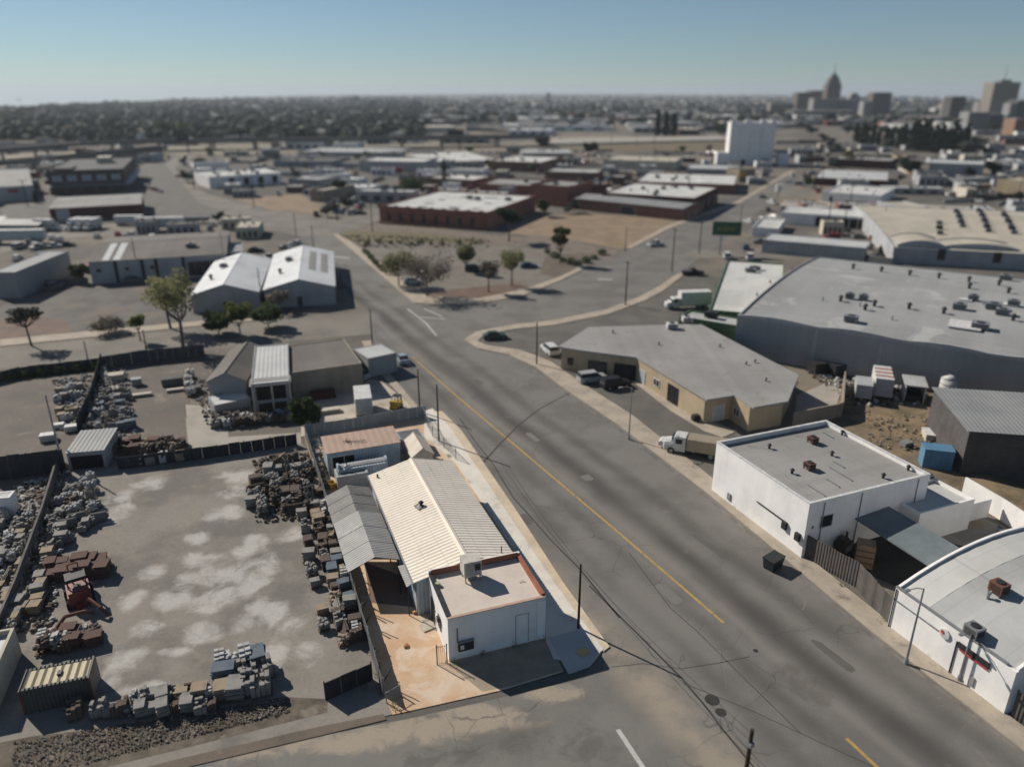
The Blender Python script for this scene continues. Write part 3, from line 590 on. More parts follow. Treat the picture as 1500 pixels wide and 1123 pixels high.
m.box(.3,.0,0,.3+wt,D,HE-.1); m.box(W-.3-wt,0,0,W-.3,D,HE-.1)
for y in (0,D-wt):
    P=[(.3+wt,y,0),(W-.3-wt,y,0),(W-.3-wt,y,HE-.1),(xr,y,HR-.15),(.3+wt,y,HE-.1)]; Q=[(p[0],y+wt,p[2]) for p in P]
    m.raw(P+Q,[(0,1,2,3,4),(9,8,7,6,5)]+[(i,i+5,(i+1)%5+5,(i+1)%5) for i in range(5)])
m.build('wall',M['blue_metal'],k.e)
def corrug(xa,za,xb,zb,y0,y1,per,amp,rows):
    """ribbed sheets running down the slope, ribs across the ridge"""
    m=MB(); n=int((y1-y0)/per*6); vs=[]; fs=[]; R_=2*rows
    for r in range(rows):
        for s_,(u) in enumerate((r/rows,(r+1)/rows)):
            lift=.02*(rows-r)+ (.0 if s_ else .0)
            for i in range(n+1):
                y=y0+(y1-y0)*i/n; dz=amp*math.sin(2*math.pi*(y-y0)/per)
                vs.append((xa+(xb-xa)*u,y,za+(zb-za)*u+dz+ (.025*r)))
    for r in range(rows):
        o=r*2*(n+1)
        for i in range(n):
            q_=(o+i,o+n+1+i,o+n+2+i,o+i+1); fs.append(q_ if xb<xa else q_[::-1])
    m.raw(vs,fs); return m
CRM=wcol('cream_corrugated_sheet',(.78,.70,.59),(.71,.64,.54)); CRM2=wcol('greyer_corrugated_sheet',(.77,.71,.62),(.70,.64,.56))  # street side slope has its own slightly greyer copy of the sheet
rl=corrug(0,HE,xr,HR,-.25,D+.2,.46,.035,3).build('roof_slope',CRM,k.e,True)
rr_=corrug(W,HE,xr,HR,-.0,D+.2,.46,.035,3).build('roof_slope',CRM2,k.e,True); rr_['label']='greyer street side slope of the corrugated roof'
MB().slab([(xr-.25,-.25,HR+.06),(xr-.25,D+.2,HR+.06),(xr,D+.2,HR+.15),(xr,-.25,HR+.15)],.03).slab([(xr+.25,-.25,HR+.06),(xr+.25,D+.2,HR+.06),(xr,D+.2,HR+.15),(xr,-.25,HR+.15)],.03).build('ridge_cap',CRM,k.e)
vx,vy=loc(k,G('N',617,741,4.4))[:2]; zz=HE+(HR-HE)*vx/xr
m=MB().cyl((vx,vy,zz),(vx,vy,zz+.45),.16,n=8).cyl((vx,vy,zz+.42),(vx,vy,zz+.6),.3,.1,8); m.build('roof_vent',M['dark_metal'],k.e)
MB().box(vx-.55,vy-.5,zz-.02,vx+.25,vy+.4,zz+.12,rz=.3).build('patch_sheet',gm('dark_patch',(.12,.10,.12),(.45,.42,.40),3,.2,5),k.e)
MB().cyl((.8,D-1,HE+.2),(.8,D-1,HE+.55),.1).build('flue',M['dark_metal'],k.e); MB().cyl((W-1.1,.9,HE+.2),(W-1.1,.9,HE+.95),.05).build('flue',M['dark_metal'],k.e)
opening(k,'L',.3,1.3,.1,2.3,'door',mat=M['door_pale'])
for c_ in list(k.e.children):
    if c_.name.startswith('door'): c_.location.x=.3
MB().box(-.12,-.25,HE-.14,.0,D+.2,HE-.02).build('gutter',M['metal'],k.e)
# patio canopies against the left eave
TIN=gm('weathered_grey_tin',(.33,.33,.32),(.27,.27,.265),.6,.08,4,rough=.55,bump=.3,rib=(1,.3,.6),stain=(.42,.42,.41),stsc=.7,stw=(.55,.7))
TIN2=gm('dark_weathered_tin',(.20,.195,.185),(.155,.15,.145),.6,.08,4,rough=.6,bump=.3,rib=(1,.3,.6),stain=(.33,.32,.31),stsc=.6,stw=(.6,.75))
def canopy(label,Ln,Lf,Rn,Rf,gn,gf,hl,hr,hg,mat):
    P=[G('R1',*Ln,hl),G('R1',*Lf,hl),G('R1',*Rn,hg),G('R1',*Rf,hg),G('R1',*gn,hr),G('R1',*gf,hr)]
    l=[L_(p) for p in P]; xl=(l[0].x+l[1].x)/2; xg=(l[2].x+l[3].x)/2; xrr=(l[4].x+l[5].x)/2; ya=(l[0].y+l[2].y+l[4].y)/3; yb=(l[1].y+l[3].y+l[5].y)/3
    xg=min(xg,x0-.12)
    print('canopy',xl,xrr,xg,ya,yb,'x0',x0)
    o=wb.ux*xl+wb.uy*ya; e=thing('patio_canopy',label,'canopy',o,R21); W_=xg-xl; X=xrr-xl; D_=yb-ya; n=3
    s1=[];m=MB(); m2=MB()
    for i in range(n):
        u0,u1=i*D_/n,(i+1)*D_/n+.06; dz=.03*i
        m.slab([(0,u0,hl+dz),(X,u0,hr+dz),(X,u1,hr+dz),(0,u1,hl+dz)],.03); m2.slab([(W_,u0,hg+dz),(X+.003,u0,hr+dz),(X+.003,u1,hr+dz),(W_,u1,hg+dz)],.03)
    m.build('roof_slope',mat,e); m2.build('roof_slope',mat,e)
    for y in (.15,D_/2,D_-.15):
        for x,hh in ((.12,hl),(W_-.12,hg)): MB().cyl((x,y,0),(x,y,hh-.05),.06,n=6).build('post',M['dark_metal'],e)
        MB().path([(.12,y,hl-.1),(X,y,hr-.1),(W_-.12,y,hg-.1)],.045).build('rafter',M['dark_metal'],e)
    return e
canopy('front patio canopy of pale grey tin with an open gable end beside the workshop',(325,768),(262,555),(555,712),(474,522),(435,685),(366,490),2.7,3.7,2.9,TIN)
canopy('rear patio canopy of darker grey tin behind the paler front canopy',(260,556),(225,442),(470,520),(428,400),(362,492),(316,382),2.55,3.5,2.75,TIN2)
p=[G('R1',540,735,3.0),G('R1',576,726,3.2),G('R1',608,806,3.2),G('R1',578,826,3.0)]
o=p[0]; e=thing('lean_to_roof','small grey sheet lean-to between front canopy and workshop wall','lean-to',(o.x,o.y,0)); m=MB().slab([tuple(v-Vector((o.x,o.y,0))) for v in p],.05); m.build('roof',TIN,e)
for v in (p[0],p[3]): u=v-o; MB().cyl((u.x+.1,u.y,0),(u.x+.1,u.y,2.96),.05,n=6).build('post',M['dark_metal'],e)
# rear sheds
PK=gm('faded_pink_sheet_roof',(.46,.33,.26),(.40,.295,.235),.5,.08,4,rough=.7,bump=.1,rib=(0,.8,.4),stain=(.54,.42,.34),stsc=.6,stw=(.55,.7))
s1=bld('rshed','storage_shed','pale blue metal shed with faded pink roof at the back of the lot','R1',(232,250),(548,200),(508,145),350,'blue_metal',PK,'shed',cat='shed',ang=21,h=2.9,rise=.35,over=.12)
m=MB().box(.6,-.03,0,3.1,-.0,2.3); m.build('door_opening',M['black'],s1.e)
m=MB().box(.35,-.06,0,.6,-.0,2.5).box(.6,-.06,2.3,3.1,-.0,2.5).box(1.9,-.07,0,1.98,-.031,2.3); m.build('door_frame',M['trim'],s1.e)
ant=thing('roof_antenna','fallen tv antenna lying on the faded pink shed roof','antenna',s1.o+s1.ux*2.6+s1.uy*1.8+Vector((0,0,3.16)),R21)
m=MB().path([(0,0,.03),(2.2,-.5,.1)],.03); 
for i in range(5): m.path([(.3+i*.4,-.5-.06*i,.1),(.5+i*.4,.35-.1*i,.16)],.02)
m.build('boom',M['dark_metal'],ant); MB().cyl((0,0,0),(0,0,.5),.05).cyl((-.4,.1,.1),(.5,.1,.1),.04).build('mast',M['dark_metal'],ant)
s2=bld('lshed','lean_to_shed','low shed under bowed pale tin sheets in front of the pink roofed shed','R1',(282,322),(502,296),(495,262),385,'blue_metal',TIN,'bx',cat='shed',ang=21,h=2.0,rise=.35)
s2b=bld('lshed2','lean_to_shed','small annex with dull flat tin roof between bowed shed and rear canopy','R1',(276,352),(418,345),(500,302),392,'pale_wall',TIN2,'flat',cat='shed',ang=21,h=1.7,par=.1,D=2.2)
c=G('R1',520,270); e=thing('water_tank','pale blue round tank lying beside the low tin shed','tank',c,R21)
MB().cyl((-.9,0,.75),(.9,0,.75),.62,n=18).build('tank_shell',gm('pale_blue_tank',(.42,.52,.60),None,1,.06,5,rough=.5),e,True); MB().box(-.7,-.5,0,-.5,.5,.3).build('cradle',M['wood'],e); MB().box(.5,-.5,0,.7,.5,.3).build('cradle',M['wood'],e)
c=G('R1',325,375); e=thing('water_heater','white upright water heater behind the rear canopy','water heater',c,0)
MB().cyl((0,0,0),(0,0,2.1),.42,.42,14).cyl((0,0,2.1),(0,0,2.35),.42,.15,14).build('tank_shell',M['trim'],e,True); MB().cyl((0,0,2.3),(0,0,2.9),.07,n=6).build('flue',M['dark_metal'],e)
s3=bld('gshed','gabled_shed','tiny gabled shed with peeling cream sheet roof beside the pavement','R1',(603,262),(712,278),(655,182),None,'cream_wall',gm('peeling_cream_sheet',(.60,.54,.47),(.52,.45,.38),.9,.08,4,stain=(.3,.2,.14),stsc=1.2,stw=(.6,.72)),'gy',cat='shed',ang=21,h=2.1,rise=.9,over=.18)
s4=bld('fshed','storage_shed','low dark flat roofed shed between pink shed and rear fence','R1',(552,194),(660,184),(648,136),None,'grey_wall',gm('dark_felt_roof',(.13,.14,.15),(.10,.105,.11),.6,.1,4),'flat',cat='shed',ang=21,h=1.9,par=.05)
# rear sheet fence, left chain link fence
def fence(name,label,pts,hh,mat,kind='sheet',group=None,cat='fence',post=2.6,pm=None,z0=0.0):
    o=pts[0]; e=thing(name,label,cat,(o.x,o.y,z0),0,group); m=MB(); PM_={}
    for a,b_ in zip(pts,pts[1:]):
        a=a-o; b_=b_-o; d=(b_-a); L=d.length; u=d.normalized(); n=Vector((-u.y,u.x,0))
        if kind=='sheet':
            k=max(1,int(L/1.2))
            for i in range(k):
                p0=a+u*(L*i/k); p1=a+u*(L*(i+1)/k-.02); hz_=hh+R.uniform(-.05,.05)*(1 if hh>1.2 else .1); off=n*R.uniform(-.012,.012)
                m.prism([tuple((p0-n*.03+off)[:2]),tuple((p1-n*.03+off)[:2]),tuple((p1+n*.03+off)[:2]),tuple((p0+n*.03+off)[:2])],0,hz_)
        elif kind=='wall': m.prism([tuple((a-n*.1)[:2]),tuple((a+u*L-n*.1)[:2]),tuple((a+u*L+n*.1)[:2]),tuple((a+n*.1)[:2])],0,hh)
        elif kind=='mesh':
            st=.16
            for i in range(int(L/st)):
                s0=a+u*(i*st)
                for z in range(int(hh/st)):
                    pass
            k=int(L/.22)
            for i in range(k):
                s0=a+u*(L*i/k); zt=hh; s1_=a+u*min(L,L*i/k+hh)
                f=min(hh,L-L*i/k)
                m.cyl(s0,s0+u*f+Vector((0,0,f)),.007,n=3,caps=False); g0=a+u*(L*i/k); f2=min(hh,L*i/k); m.cyl(g0,g0-u*f2+Vector((0,0,f2)),.007,n=3,caps=False)
            m.cyl(a+Vector((0,0,hh)),a+u*L+Vector((0,0,hh)),.03,n=5)
        elif kind=='bars':
            k=int(L/.14)
            for i in range(k): p0=a+u*(L*i/k); m.cyl(p0,p0+Vector((0,0,hh)),.014,n=4)
            for z in (.15,hh-.15): m.cyl(a+Vector((0,0,z)),a+u*L+Vector((0,0,z)),.02,n=4)
        k=max(1,int(L/post))
        for i in range(k+1):
            p0=a+u*(L*i/k)+n*.07*(kind in('sheet',))
            if kind=='wall': continue
            if PM_.get((hh,)) is None:
                po=MB().cyl((0,0,0),(0,0,hh+.08),.05,n=6).build('post',pm or M['metal'],e); PM_[(hh,)]=po
            else: po=PM_[(hh,)].copy(); COL.objects.link(po); po.parent=e
            po.location=p0
    m.build({'sheet':'fence_panel','wall':'wall','mesh':'chain_link','bars':'bars'}[kind],mat,e)
    return e
RF=gm('blue_grey_fence_sheet',(.26,.29,.31),(.21,.24,.26),.6,.08,5,rough=.6,bump=.3,rib=(0,.3,.8))
fence('sheet_metal_fence','blue grey sheet metal fence along the back of the workshop lot',[G('N',448,641),G('N',624,611)],1.75,RF)
fence('slatted_fence','grey slatted wire fence between the workshop lot and the stone yard',[G('N',448,643),G('N',470,712),G('N',512,850),G('N',562,1020)],1.7,gm('privacy_slats',(.13,.135,.14),(.10,.105,.11),.6,.1,5,bump=.3,rib=(2,.1,.6)),'sheet')
fence('dark_gate','black solid gate standing at the front right corner of the stone yard',[G('N',478,1026),G('N',546,996)],1.7,M['dark_metal'],'sheet',cat='gate',pm=M['dark_metal'])
fence('chain_link_fence','short chain link return fence behind the gabled shed at the street',[G('N',620,612),G('N',634,640),G('N',668,674)],1.6,M['metal'],'mesh')
fence('iron_gate','black iron bar gate standing at the front corner of the office',[G('R2',705,516),G('R2',662,522)],1.9,M['dark_metal'],'bars',cat='gate',post=1.4,pm=M['dark_metal'])
fence('chain_link_fence','low leaning pipe rail at the front left corner of the lot',[G('R2',440,690),G('R2',500,655)],1.0,M['metal'],'mesh')
for i,(x,y,l) in enumerate([(420,606,'leaning timber brace by the front end of the chain link fence'),(345,345,'leaning timber brace halfway along the chain link fence'),(330,280,'leaning timber brace on the fence nearest the canopy')]):
    p=G('R2',x,y); o=thing('fence_brace',l,'post',p,0); MB().cyl((0,0,0),(.9,-.15,1.9),.05,n=6).cyl((-.1,.1,0),(-.1,.1,2.2),.06,n=6).build('timber',M['wood'],o)
# clutter behind the chain link at the rear left
for i,(x,y,s,l,mt) in enumerate([(205,270,1.0,'heap of tan broken boards beside the pink roofed shed','wood'),(205,215,.8,'pile of tangled pipes at the rear corner of the lot','metal'),(215,320,.9,'stack of dark old fence pickets left of the pink roofed shed','pole'),(255,395,.8,'yellowish crate behind the rear canopy','yellow')]):
    p=G('R1',x,y); e=thing('lumber_pile' if i!=3 else 'crate',l,'lumber pile' if i!=3 else 'crate',p,R.random()*3); m=MB()
    if i==3: 
        m.box(-.5,-.4,0,.5,.4,.05).box(-.5,-.4,.05,-.44,.4,.7).box(.44,-.4,.05,.5,.4,.7).box(-.44,-.4,.05,.44,-.34,.7).box(-.44,.34,.05,.44,.4,.7)
    else:
        for j in range(26):
            a=Vector((R.uniform(-s,s),R.uniform(-s,s),R.uniform(.05,.5))); t_=R.random()*6.3; d=Vector((math.cos(t_),math.sin(t_),R.uniform(-.1,.6)))*R.uniform(.5,1.1)
            if (a+d).z<0.03: d.z=0
            m.cyl(a,a+d,R.uniform(.03,.08),n=5)
    m.build('boards' if i!=3 else 'slats',M[mt],e)
# scraps on the slab and rubble
e=thing('plywood_sheet','tan plywood square lying by the office side door','plywood',G('R1',670,1000),R21+.2); MB().box(-.6,-.5,.11,.6,.5,.16).build('board',M['cream_wall'],e)
for x,y,r,l in ((575,1080,.28,'orange rubble lump in the middle of the dirt drive'),(615,935,.3,'orange rubble lump by the workshop corner')):
    o=tag(MB().blob((0,0,0),r,R,flat=.6).build('rubble',gm('orange_rubble',(.5,.25,.12),None,2,.2,6)),l,'rubble'); o.location=G('R1',x,y,.15)
DBG=True
# ------------------------------------------------------------ right side of the street, near to far
b=bld('white','shop_building','white block building with flat grey roof across the street, tall wall on the pavement','T1',(150,262),(545,537),(1052,385),475,'white_wall','roof_grey','flat',cat='building',ang=-68.0,par=.45,cap=M['trim'])
wf=b
for (x,y) in ((570,265),(555,380)):
    p=onroof(b,'T1',x,y); acbox(b.e,p[0],p[1],b.zr,.9,.9,.5,mat=M['rust'])
for x,y in ((655,322),(880,420),(990,385),(380,290),(480,400),(700,230)):
    p=onroof(b,'T1',x,y); vent(b.e,p[0],p[1],b.zr,.8)
m=MB().box(b.W*.52,-.12,2.6,b.W*.8,-.0,2.68).box(b.W*.8,-.3,1.9,b.W*.84,-.0,2.7).box(b.W*.93,-.3,1.7,b.W*.97,-.0,2.5); m.build('sign_bracket',M['dark_metal'],b.e)
opening(b,'R',1.6,3.2,3.0,4.4,'window'); MB().box(b.W+.0,.7,3.2,b.W+.05,.95,3.5).build('vent_plate',M['metal'],b.e)
a=bld('annex','shop_annex','small white annex with stained white roof joined to the back of the white block building','T1',(870,475),(985,592),(1215,475),None,'white_wall','roof_white','flat',cat='building',ang=-68,h=3.6,par=.35)
for x,y in ((965,480),(1000,500),(1080,430)): p=onroof(a,'T1',x,y); acbox(a.e,p[0],p[1],a.zr,.7,.7,.5)
# carport-like metal roof over the courtyard
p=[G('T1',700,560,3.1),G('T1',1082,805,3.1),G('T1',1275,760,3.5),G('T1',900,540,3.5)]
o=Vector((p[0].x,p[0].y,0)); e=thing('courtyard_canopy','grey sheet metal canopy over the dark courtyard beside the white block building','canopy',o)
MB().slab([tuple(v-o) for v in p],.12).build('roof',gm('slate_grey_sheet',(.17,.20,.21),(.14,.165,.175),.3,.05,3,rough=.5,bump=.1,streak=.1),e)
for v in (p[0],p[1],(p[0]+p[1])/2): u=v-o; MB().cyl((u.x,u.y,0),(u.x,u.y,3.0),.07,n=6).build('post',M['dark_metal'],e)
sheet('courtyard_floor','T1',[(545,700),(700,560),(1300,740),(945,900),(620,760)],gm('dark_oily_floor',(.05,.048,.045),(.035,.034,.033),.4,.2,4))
c=G('T1',790,800); e=thing('crate_stack','tall tan wooden crate stack in the dark courtyard','crate stack',c,-.4)
m=MB()
for k_ in range(4): m.box(-.8,-.7,.1+k_*.62,.8,.7,.6+k_*.62)
m.build('boxes',gm('tan_crate',(.36,.24,.15),(.28,.19,.12),1,.15,6),e)
m=MB()
for k_ in range(4): m.box(-.86,-.74,.0+k_*.62,.86,.74,.1+k_*.62)
m.build('pallet',M['wood'],e)
for i,(x,y,l) in enumerate([(640,690,'dark machine under the window of the white block building'),(700,740,'low brown bin in the courtyard beside the crate stack'),(720,640,'grey compressor in the courtyard against the canopy edge')]):
    c=G('T1',x,y); e=thing('machine' if i!=1 else 'bin',l,'machine' if i!=1 else 'bin',c,R.random()); MB().box(-.7,-.6,0,.7,.6,1.2).box(-.5,-.4,1.2,.2,.4,1.6).cyl((.4,0,1.2),(.4,0,2.0),.12).build('body',[M['dark_metal'],M['wood'],M['metal']][i],e); MB().box(-.6,-.65,.3,.6,-.602,.9).build('panel',M['metal'],e)
# high dark fence of the courtyard
DF=gm('dark_brown_slat_fence',(.105,.095,.09),(.08,.072,.068),.8,.12,5,bump=.3,rib=(0,.16,.5))
fence('slatted_fence','dark brown slatted fence along the pavement between white block building and barrel roofed shop',[G('T1',510,757),G('T1',760,900),G('T2',912,355)],2.6,DF,'sheet',pm=M['dark_metal'])
# white walled yards behind the canopy
fence('yard_wall','white block wall closing the rear court behind the canopy',[G('T1',1100,650,0)+Vector((0,0,0)),G('T1',1335,590,0)],2.2,M['white_wall'],'wall',cat='wall')
fence('yard_wall','long white back wall running from the annex towards the barrel roofed shop',[G('T1',1225,500,0),G('T1',1390,600),G('T1',1520,690)],2.4,M['white_wall'],'wall',cat='wall')
sheet('court_floor','T1',[(1020,620),(1230,540),(1330,600),(1500,690),(1300,740),(1150,700)],gm('court_floor',(.32,.29,.25),(.25,.22,.19),.4,.15,4,stain=(.35,.25,.14),stsc=.2,stw=(.5,.6)))
for x,y,l in ((1230,530,'blue grey drum cluster against the long white back wall'),(1390,670,'grey scrap bin at the end of the rear court')):
    c=G('T1',x,y); e=thing('oil_drum',l,'drum',c); 
    MB().cyl((0,0,0),(0,0,.95),.32,n=12).build('drum_body',M['blue'] if x<1300 else M['metal'],e,True); MB().cyl((0,0,.95),(0,0,.99),.33,n=12).build('lid',M['dark_metal'],e)
# barrel roofed shop
b=bld('barrel','shop_building','white street wall shop under a wide pale barrel roof at the right edge','T2',(937,182),(1490,545),(1500,18),350,'white_wall','roof_pale','bx',cat='building',ang=-68.0,rise=2.6,D=24)
bb=b
for x,y in ((1385,200),(1295,320)):
    p=onroof(b,'T2',x,y,b.h+1.6); acbox(b.e,p[0],p[1],b.z(*p)-.1,1.1,1.0,.8,mat=M['rust'] if x>1300 else M['metal'])
m=MB().box(-.03,-.02,b.h+.08,b.W*.93,.2,b.h+.2).box(0,-.05,b.h*.72,b.W*.45,-.0,b.h*.75); m.build('wall_coping',M['metal'],b.e)
n_=12; st=MB(); vv_=[.22+(b.D-.44)*i/n_ for i in range(n_+1)]
for a_,c_ in zip(vv_,vv_[1:]): st.poly([(.25,a_,b.arc(a_)+.02),(2.9,a_,b.arc(a_)+.02),(2.9,c_,b.arc(c_)+.02),(.25,c_,b.arc(c_)+.02)])
st.build('coated_roof_strip',M['roof_white'],b.e)
e=b.e
s=MB(); s.cyl((b.W*.47,-.14,b.h*.78),(b.W*.47,-.02,b.h*.78),.42,n=18); s.build('round_sign',M['trim'],e)
s=MB(); s.cyl((b.W*.455,-.17,b.h*.80),(b.W*.455,-.15,b.h*.80),.16,n=10); s.build('sign_mark',gm('red_sign_paint',(.45,.06,.06),None,2,.1,6),e)
s=MB().box(b.W*.58,-.1,b.h*.70,b.W*.83,-.0,b.h*.82); sb=s.build('sign_board',M['dark_metal'],e)
MB().box(b.W*.60,-.12,b.h*.66,b.W*.82,-.0,b.h*.69).build('sign_stripe',gm('red_sign_paint',(.45,.06,.06)),e)
m=MB().path([(b.W*.57,-.06,0),(b.W*.57,-.06,b.h*.8)],.05); m.build('downpipe',M['dark_metal'],e)
opening(b,'L',3,4,.1,2.2,'door')
fence('slatted_fence','short dark fence at the lower right corner beyond the barrel roofed shop',[G('T2',1440,750),G('T2',1530,800)],2.4,DF,'sheet',pm=M['dark_metal'])
# tan L shaped building
yp=[(180,462),(290,480),(540,512),(860,705),(985,685),(1075,740),(1232,712),(1282,592),(830,358),(320,372)]
h=HT(q('C3',(0,740))[1],q('C3',(0,860))[1]); print('tan h',h)
P=[G('C3',x,y,h) for x,y in yp]; o=Vector((P[5].x,P[5].y,0)); e=thing('commercial_building','angled tan stucco building with one big grey roof and a recessed entrance front','building',o)
PP=[p-o for p in P]; cen=sum((Vector((p.x,p.y,0)) for p in PP),Vector())/len(PP)
ins=[(p.x+(cen.x-p.x)*.03,p.y+(cen.y-p.y)*.045) for p in PP]
MB().prism(ins,0,h-.2).build('wall',M['tan_wall'],e)
MB().prism([(p.x,p.y) for p in PP],h-.19,h+.05).build('roof',M['roof_grey'],e)
tanb=(e,ins,h)
def seg_open(e,a,c,u0,u1,z0,z1,kind,mat,fr):
    d=Vector((c[0]-a[0],c[1]-a[1],0)); L=d.length; u=d/L; b=B(); b.W=L;b.D=0.01; b.e=e
    n=Vector((-u.y,u.x,0)); 
    s=thing; k=kind
    m=MB(); A=Vector((a[0],a[1],0))
    def bx(m,x0,x1,y1,z0,z1):
        P=[A+u*x0,A+u*x1,A+u*x1-n*y1,A+u*x0-n*y1]; m.prism([(p.x,p.y) for p in P],z0,z1)
    x0,x1=u0*L,u1*L; bx(m,x0,x1,.05,z0,z1); f=m.build(kind,mat,e)
    m=MB(); w_=.1; bx(m,x0-w_,x0,.09,z0,z1+w_); bx(m,x1,x1+w_,.09,z0,z1+w_); bx(m,x0,x1,.09,z1,z1+w_)
    if kind=='window': bx(m,x0,x1,.09,z0-w_,z0); bx(m,(x0+x1)/2-.05,(x0+x1)/2+.05,.09,z0,z1)
    m.build(kind+'_frame',fr,f)
I=ins
seg_open(e,I[1],I[2],.08,.42,.4,2.3,'window',M['glass'],M['dark_metal'])
seg_open(e,I[1],I[2],.58,.97,.1,2.4,'window',M['glass'],M['dark_metal'])
seg_open(e,I[2],I[3],.05,.13,.1,2.2,'door',M['door_pale'],M['trim'])
seg_open(e,I[2],I[3],.28,.36,1.2,2.2,'window',M['glass'],M['trim'])
seg_open(e,I[2],I[3],.50,.64,.1,2.7,'door',M['black'],M['dark_metal'])
seg_open(e,I[3],I[4],.35,.75,.1,2.4,'door',M['door_pale'],M['trim'])
seg_open(e,I[4],I[5],.22,.5,1.2,2.2,'window',M['glass'],M['trim'])
seg_open(e,I[0],I[1],.3,.5,1.2,2.2,'window',M['glass'],M['dark_metal'])
for x,y in ((1040,545),(1080,535),(920,465),(640,455),(1130,620),(430,400)):
    p=G('C3',x,y,h)-o; vent(e,p.x,p.y,h+.04,.7)
for x,y in ((770,350),(700,380)):
    p=G('C3',x,y,h)-o; acbox(e,p.x,p.y,h+.0,1.8,1.4,.8,mat=M['trim'])
sheet('concrete_walkway','C3',[(520,620),(600,600),(870,800),(1000,850),(930,880),(850,850),(700,760)],M['walk'],t=.1)
# open court walls between tan building and weeds
fence('block_wall','brown block wall closing the court behind the tan building',[G('C3',1250,830),G('C3',1450,790),G('T1',695,150),G('T1',705,10)],2.2,M['greyish_tan'],'wall',cat='wall')
sheet('court_floor','T1',[(490,190),(660,150),(700,30),(640,0),(500,60)],M['conc'])
# green trimmed white roofs and the big grey warehouse
b=bld('green','store_building','flat white roofed store with green painted street edge','C3',(870,292),(1205,316),(1012,68),None,'green','roof_white','flat',cat='store',ang=-14,h=5.0,par=.3)
b.e['label']='flat white roofed store with green wall band left of the big grey warehouse'
for x,y in ((1080,110),(1060,120)): p=onroof(b,'C3',x,y); acbox(b.e,p[0],p[1],b.zr,2.4,1.4,.6)
for x,y in ((1090,230),(1150,170),(1250,115),(1180,250),(1110,265)): p=onroof(b,'C3',x,y); vent(b.e,p[0],p[1],b.zr,.8)
b=bld('green2','store_entrance','low store front canopy building with long green fascia before the grey warehouse','C3',(735,322),(1000,372),(1050,318),400,'green','roof_pale','flat',cat='store',ang=-21,h=4.4,par=.25,D=5)
acbox(b.e,b.W*.45,b.D*.6,b.zr,2.2,1.6,.9,mat=M['dark_metal'])
b=bld('grey','big_warehouse','big blue grey walled warehouse with vast pale grey roof at right','N',(1080,463),(1500,529),(1197,377),520,'grey_wall','roof_mid','bx',rise=1.3,cat='warehouse',ang=-33.6,W=62,D=58)
GW=b
for i in range(6):
    u=b.W*(i+.5)/6
n=6
m=MB()
for i in range(24):
    u0,u1=b.W*i/24,b.W*(i+1)/24; zz=lambda u:b.h+.25+.45*abs(math.sin(math.pi*u/b.W*5))
    a_=[(u0,-.05,b.h-.05),(u1,-.05,b.h-.05),(u1,-.05,zz(u1)),(u0,-.05,zz(u0))]; c_=[(p[0],.3,p[2]) for p in a_]
    m.raw(a_+c_,[(0,1,2,3),(7,6,5,4),(3,2,6,7),(0,4,5,1)])
m.build('parapet_wall',M['pale_wall'],b.e)
for x,y in ((335,200),(490,215),(645,235),(805,250),(970,270),(1135,290),(970,315),(1185,340),(640,425),(830,450),(450,408),(265,382),(400,425),(1210,490)):
    p=onroof(b,'C4',x,y,b.h+.8); vent(b.e,p[0],p[1],b.z(*p),1.5)
for x,y,w_ in ((315,370,1.4),(390,378,1.4),(325,475,2),(915,430,2),(1100,430,2.4),(1150,460,2),(1030,525,2.4),(990,385,1.6),(1210,415,1.8),(1175,245,2.2)):
    p=onroof(b,'C4',x,y,b.h+.8); acbox(b.e,p[0],p[1],b.z(*p)-.1,w_,w_*.8,.9)
for x,y,w_,d_ in ((950,510,4.5,5),(950,385,2,1.5),(1195,412,2,2)):
    p=onroof(b,'C4',x,y,b.h+.8); skylight(b.e,p[0],p[1],b.z(*p)+.1,w_,d_)
row(b,'F',5,8,b.W-6,.25,.5,b.h-.3,'door',M['pale_wall'],M['pale_wall'])
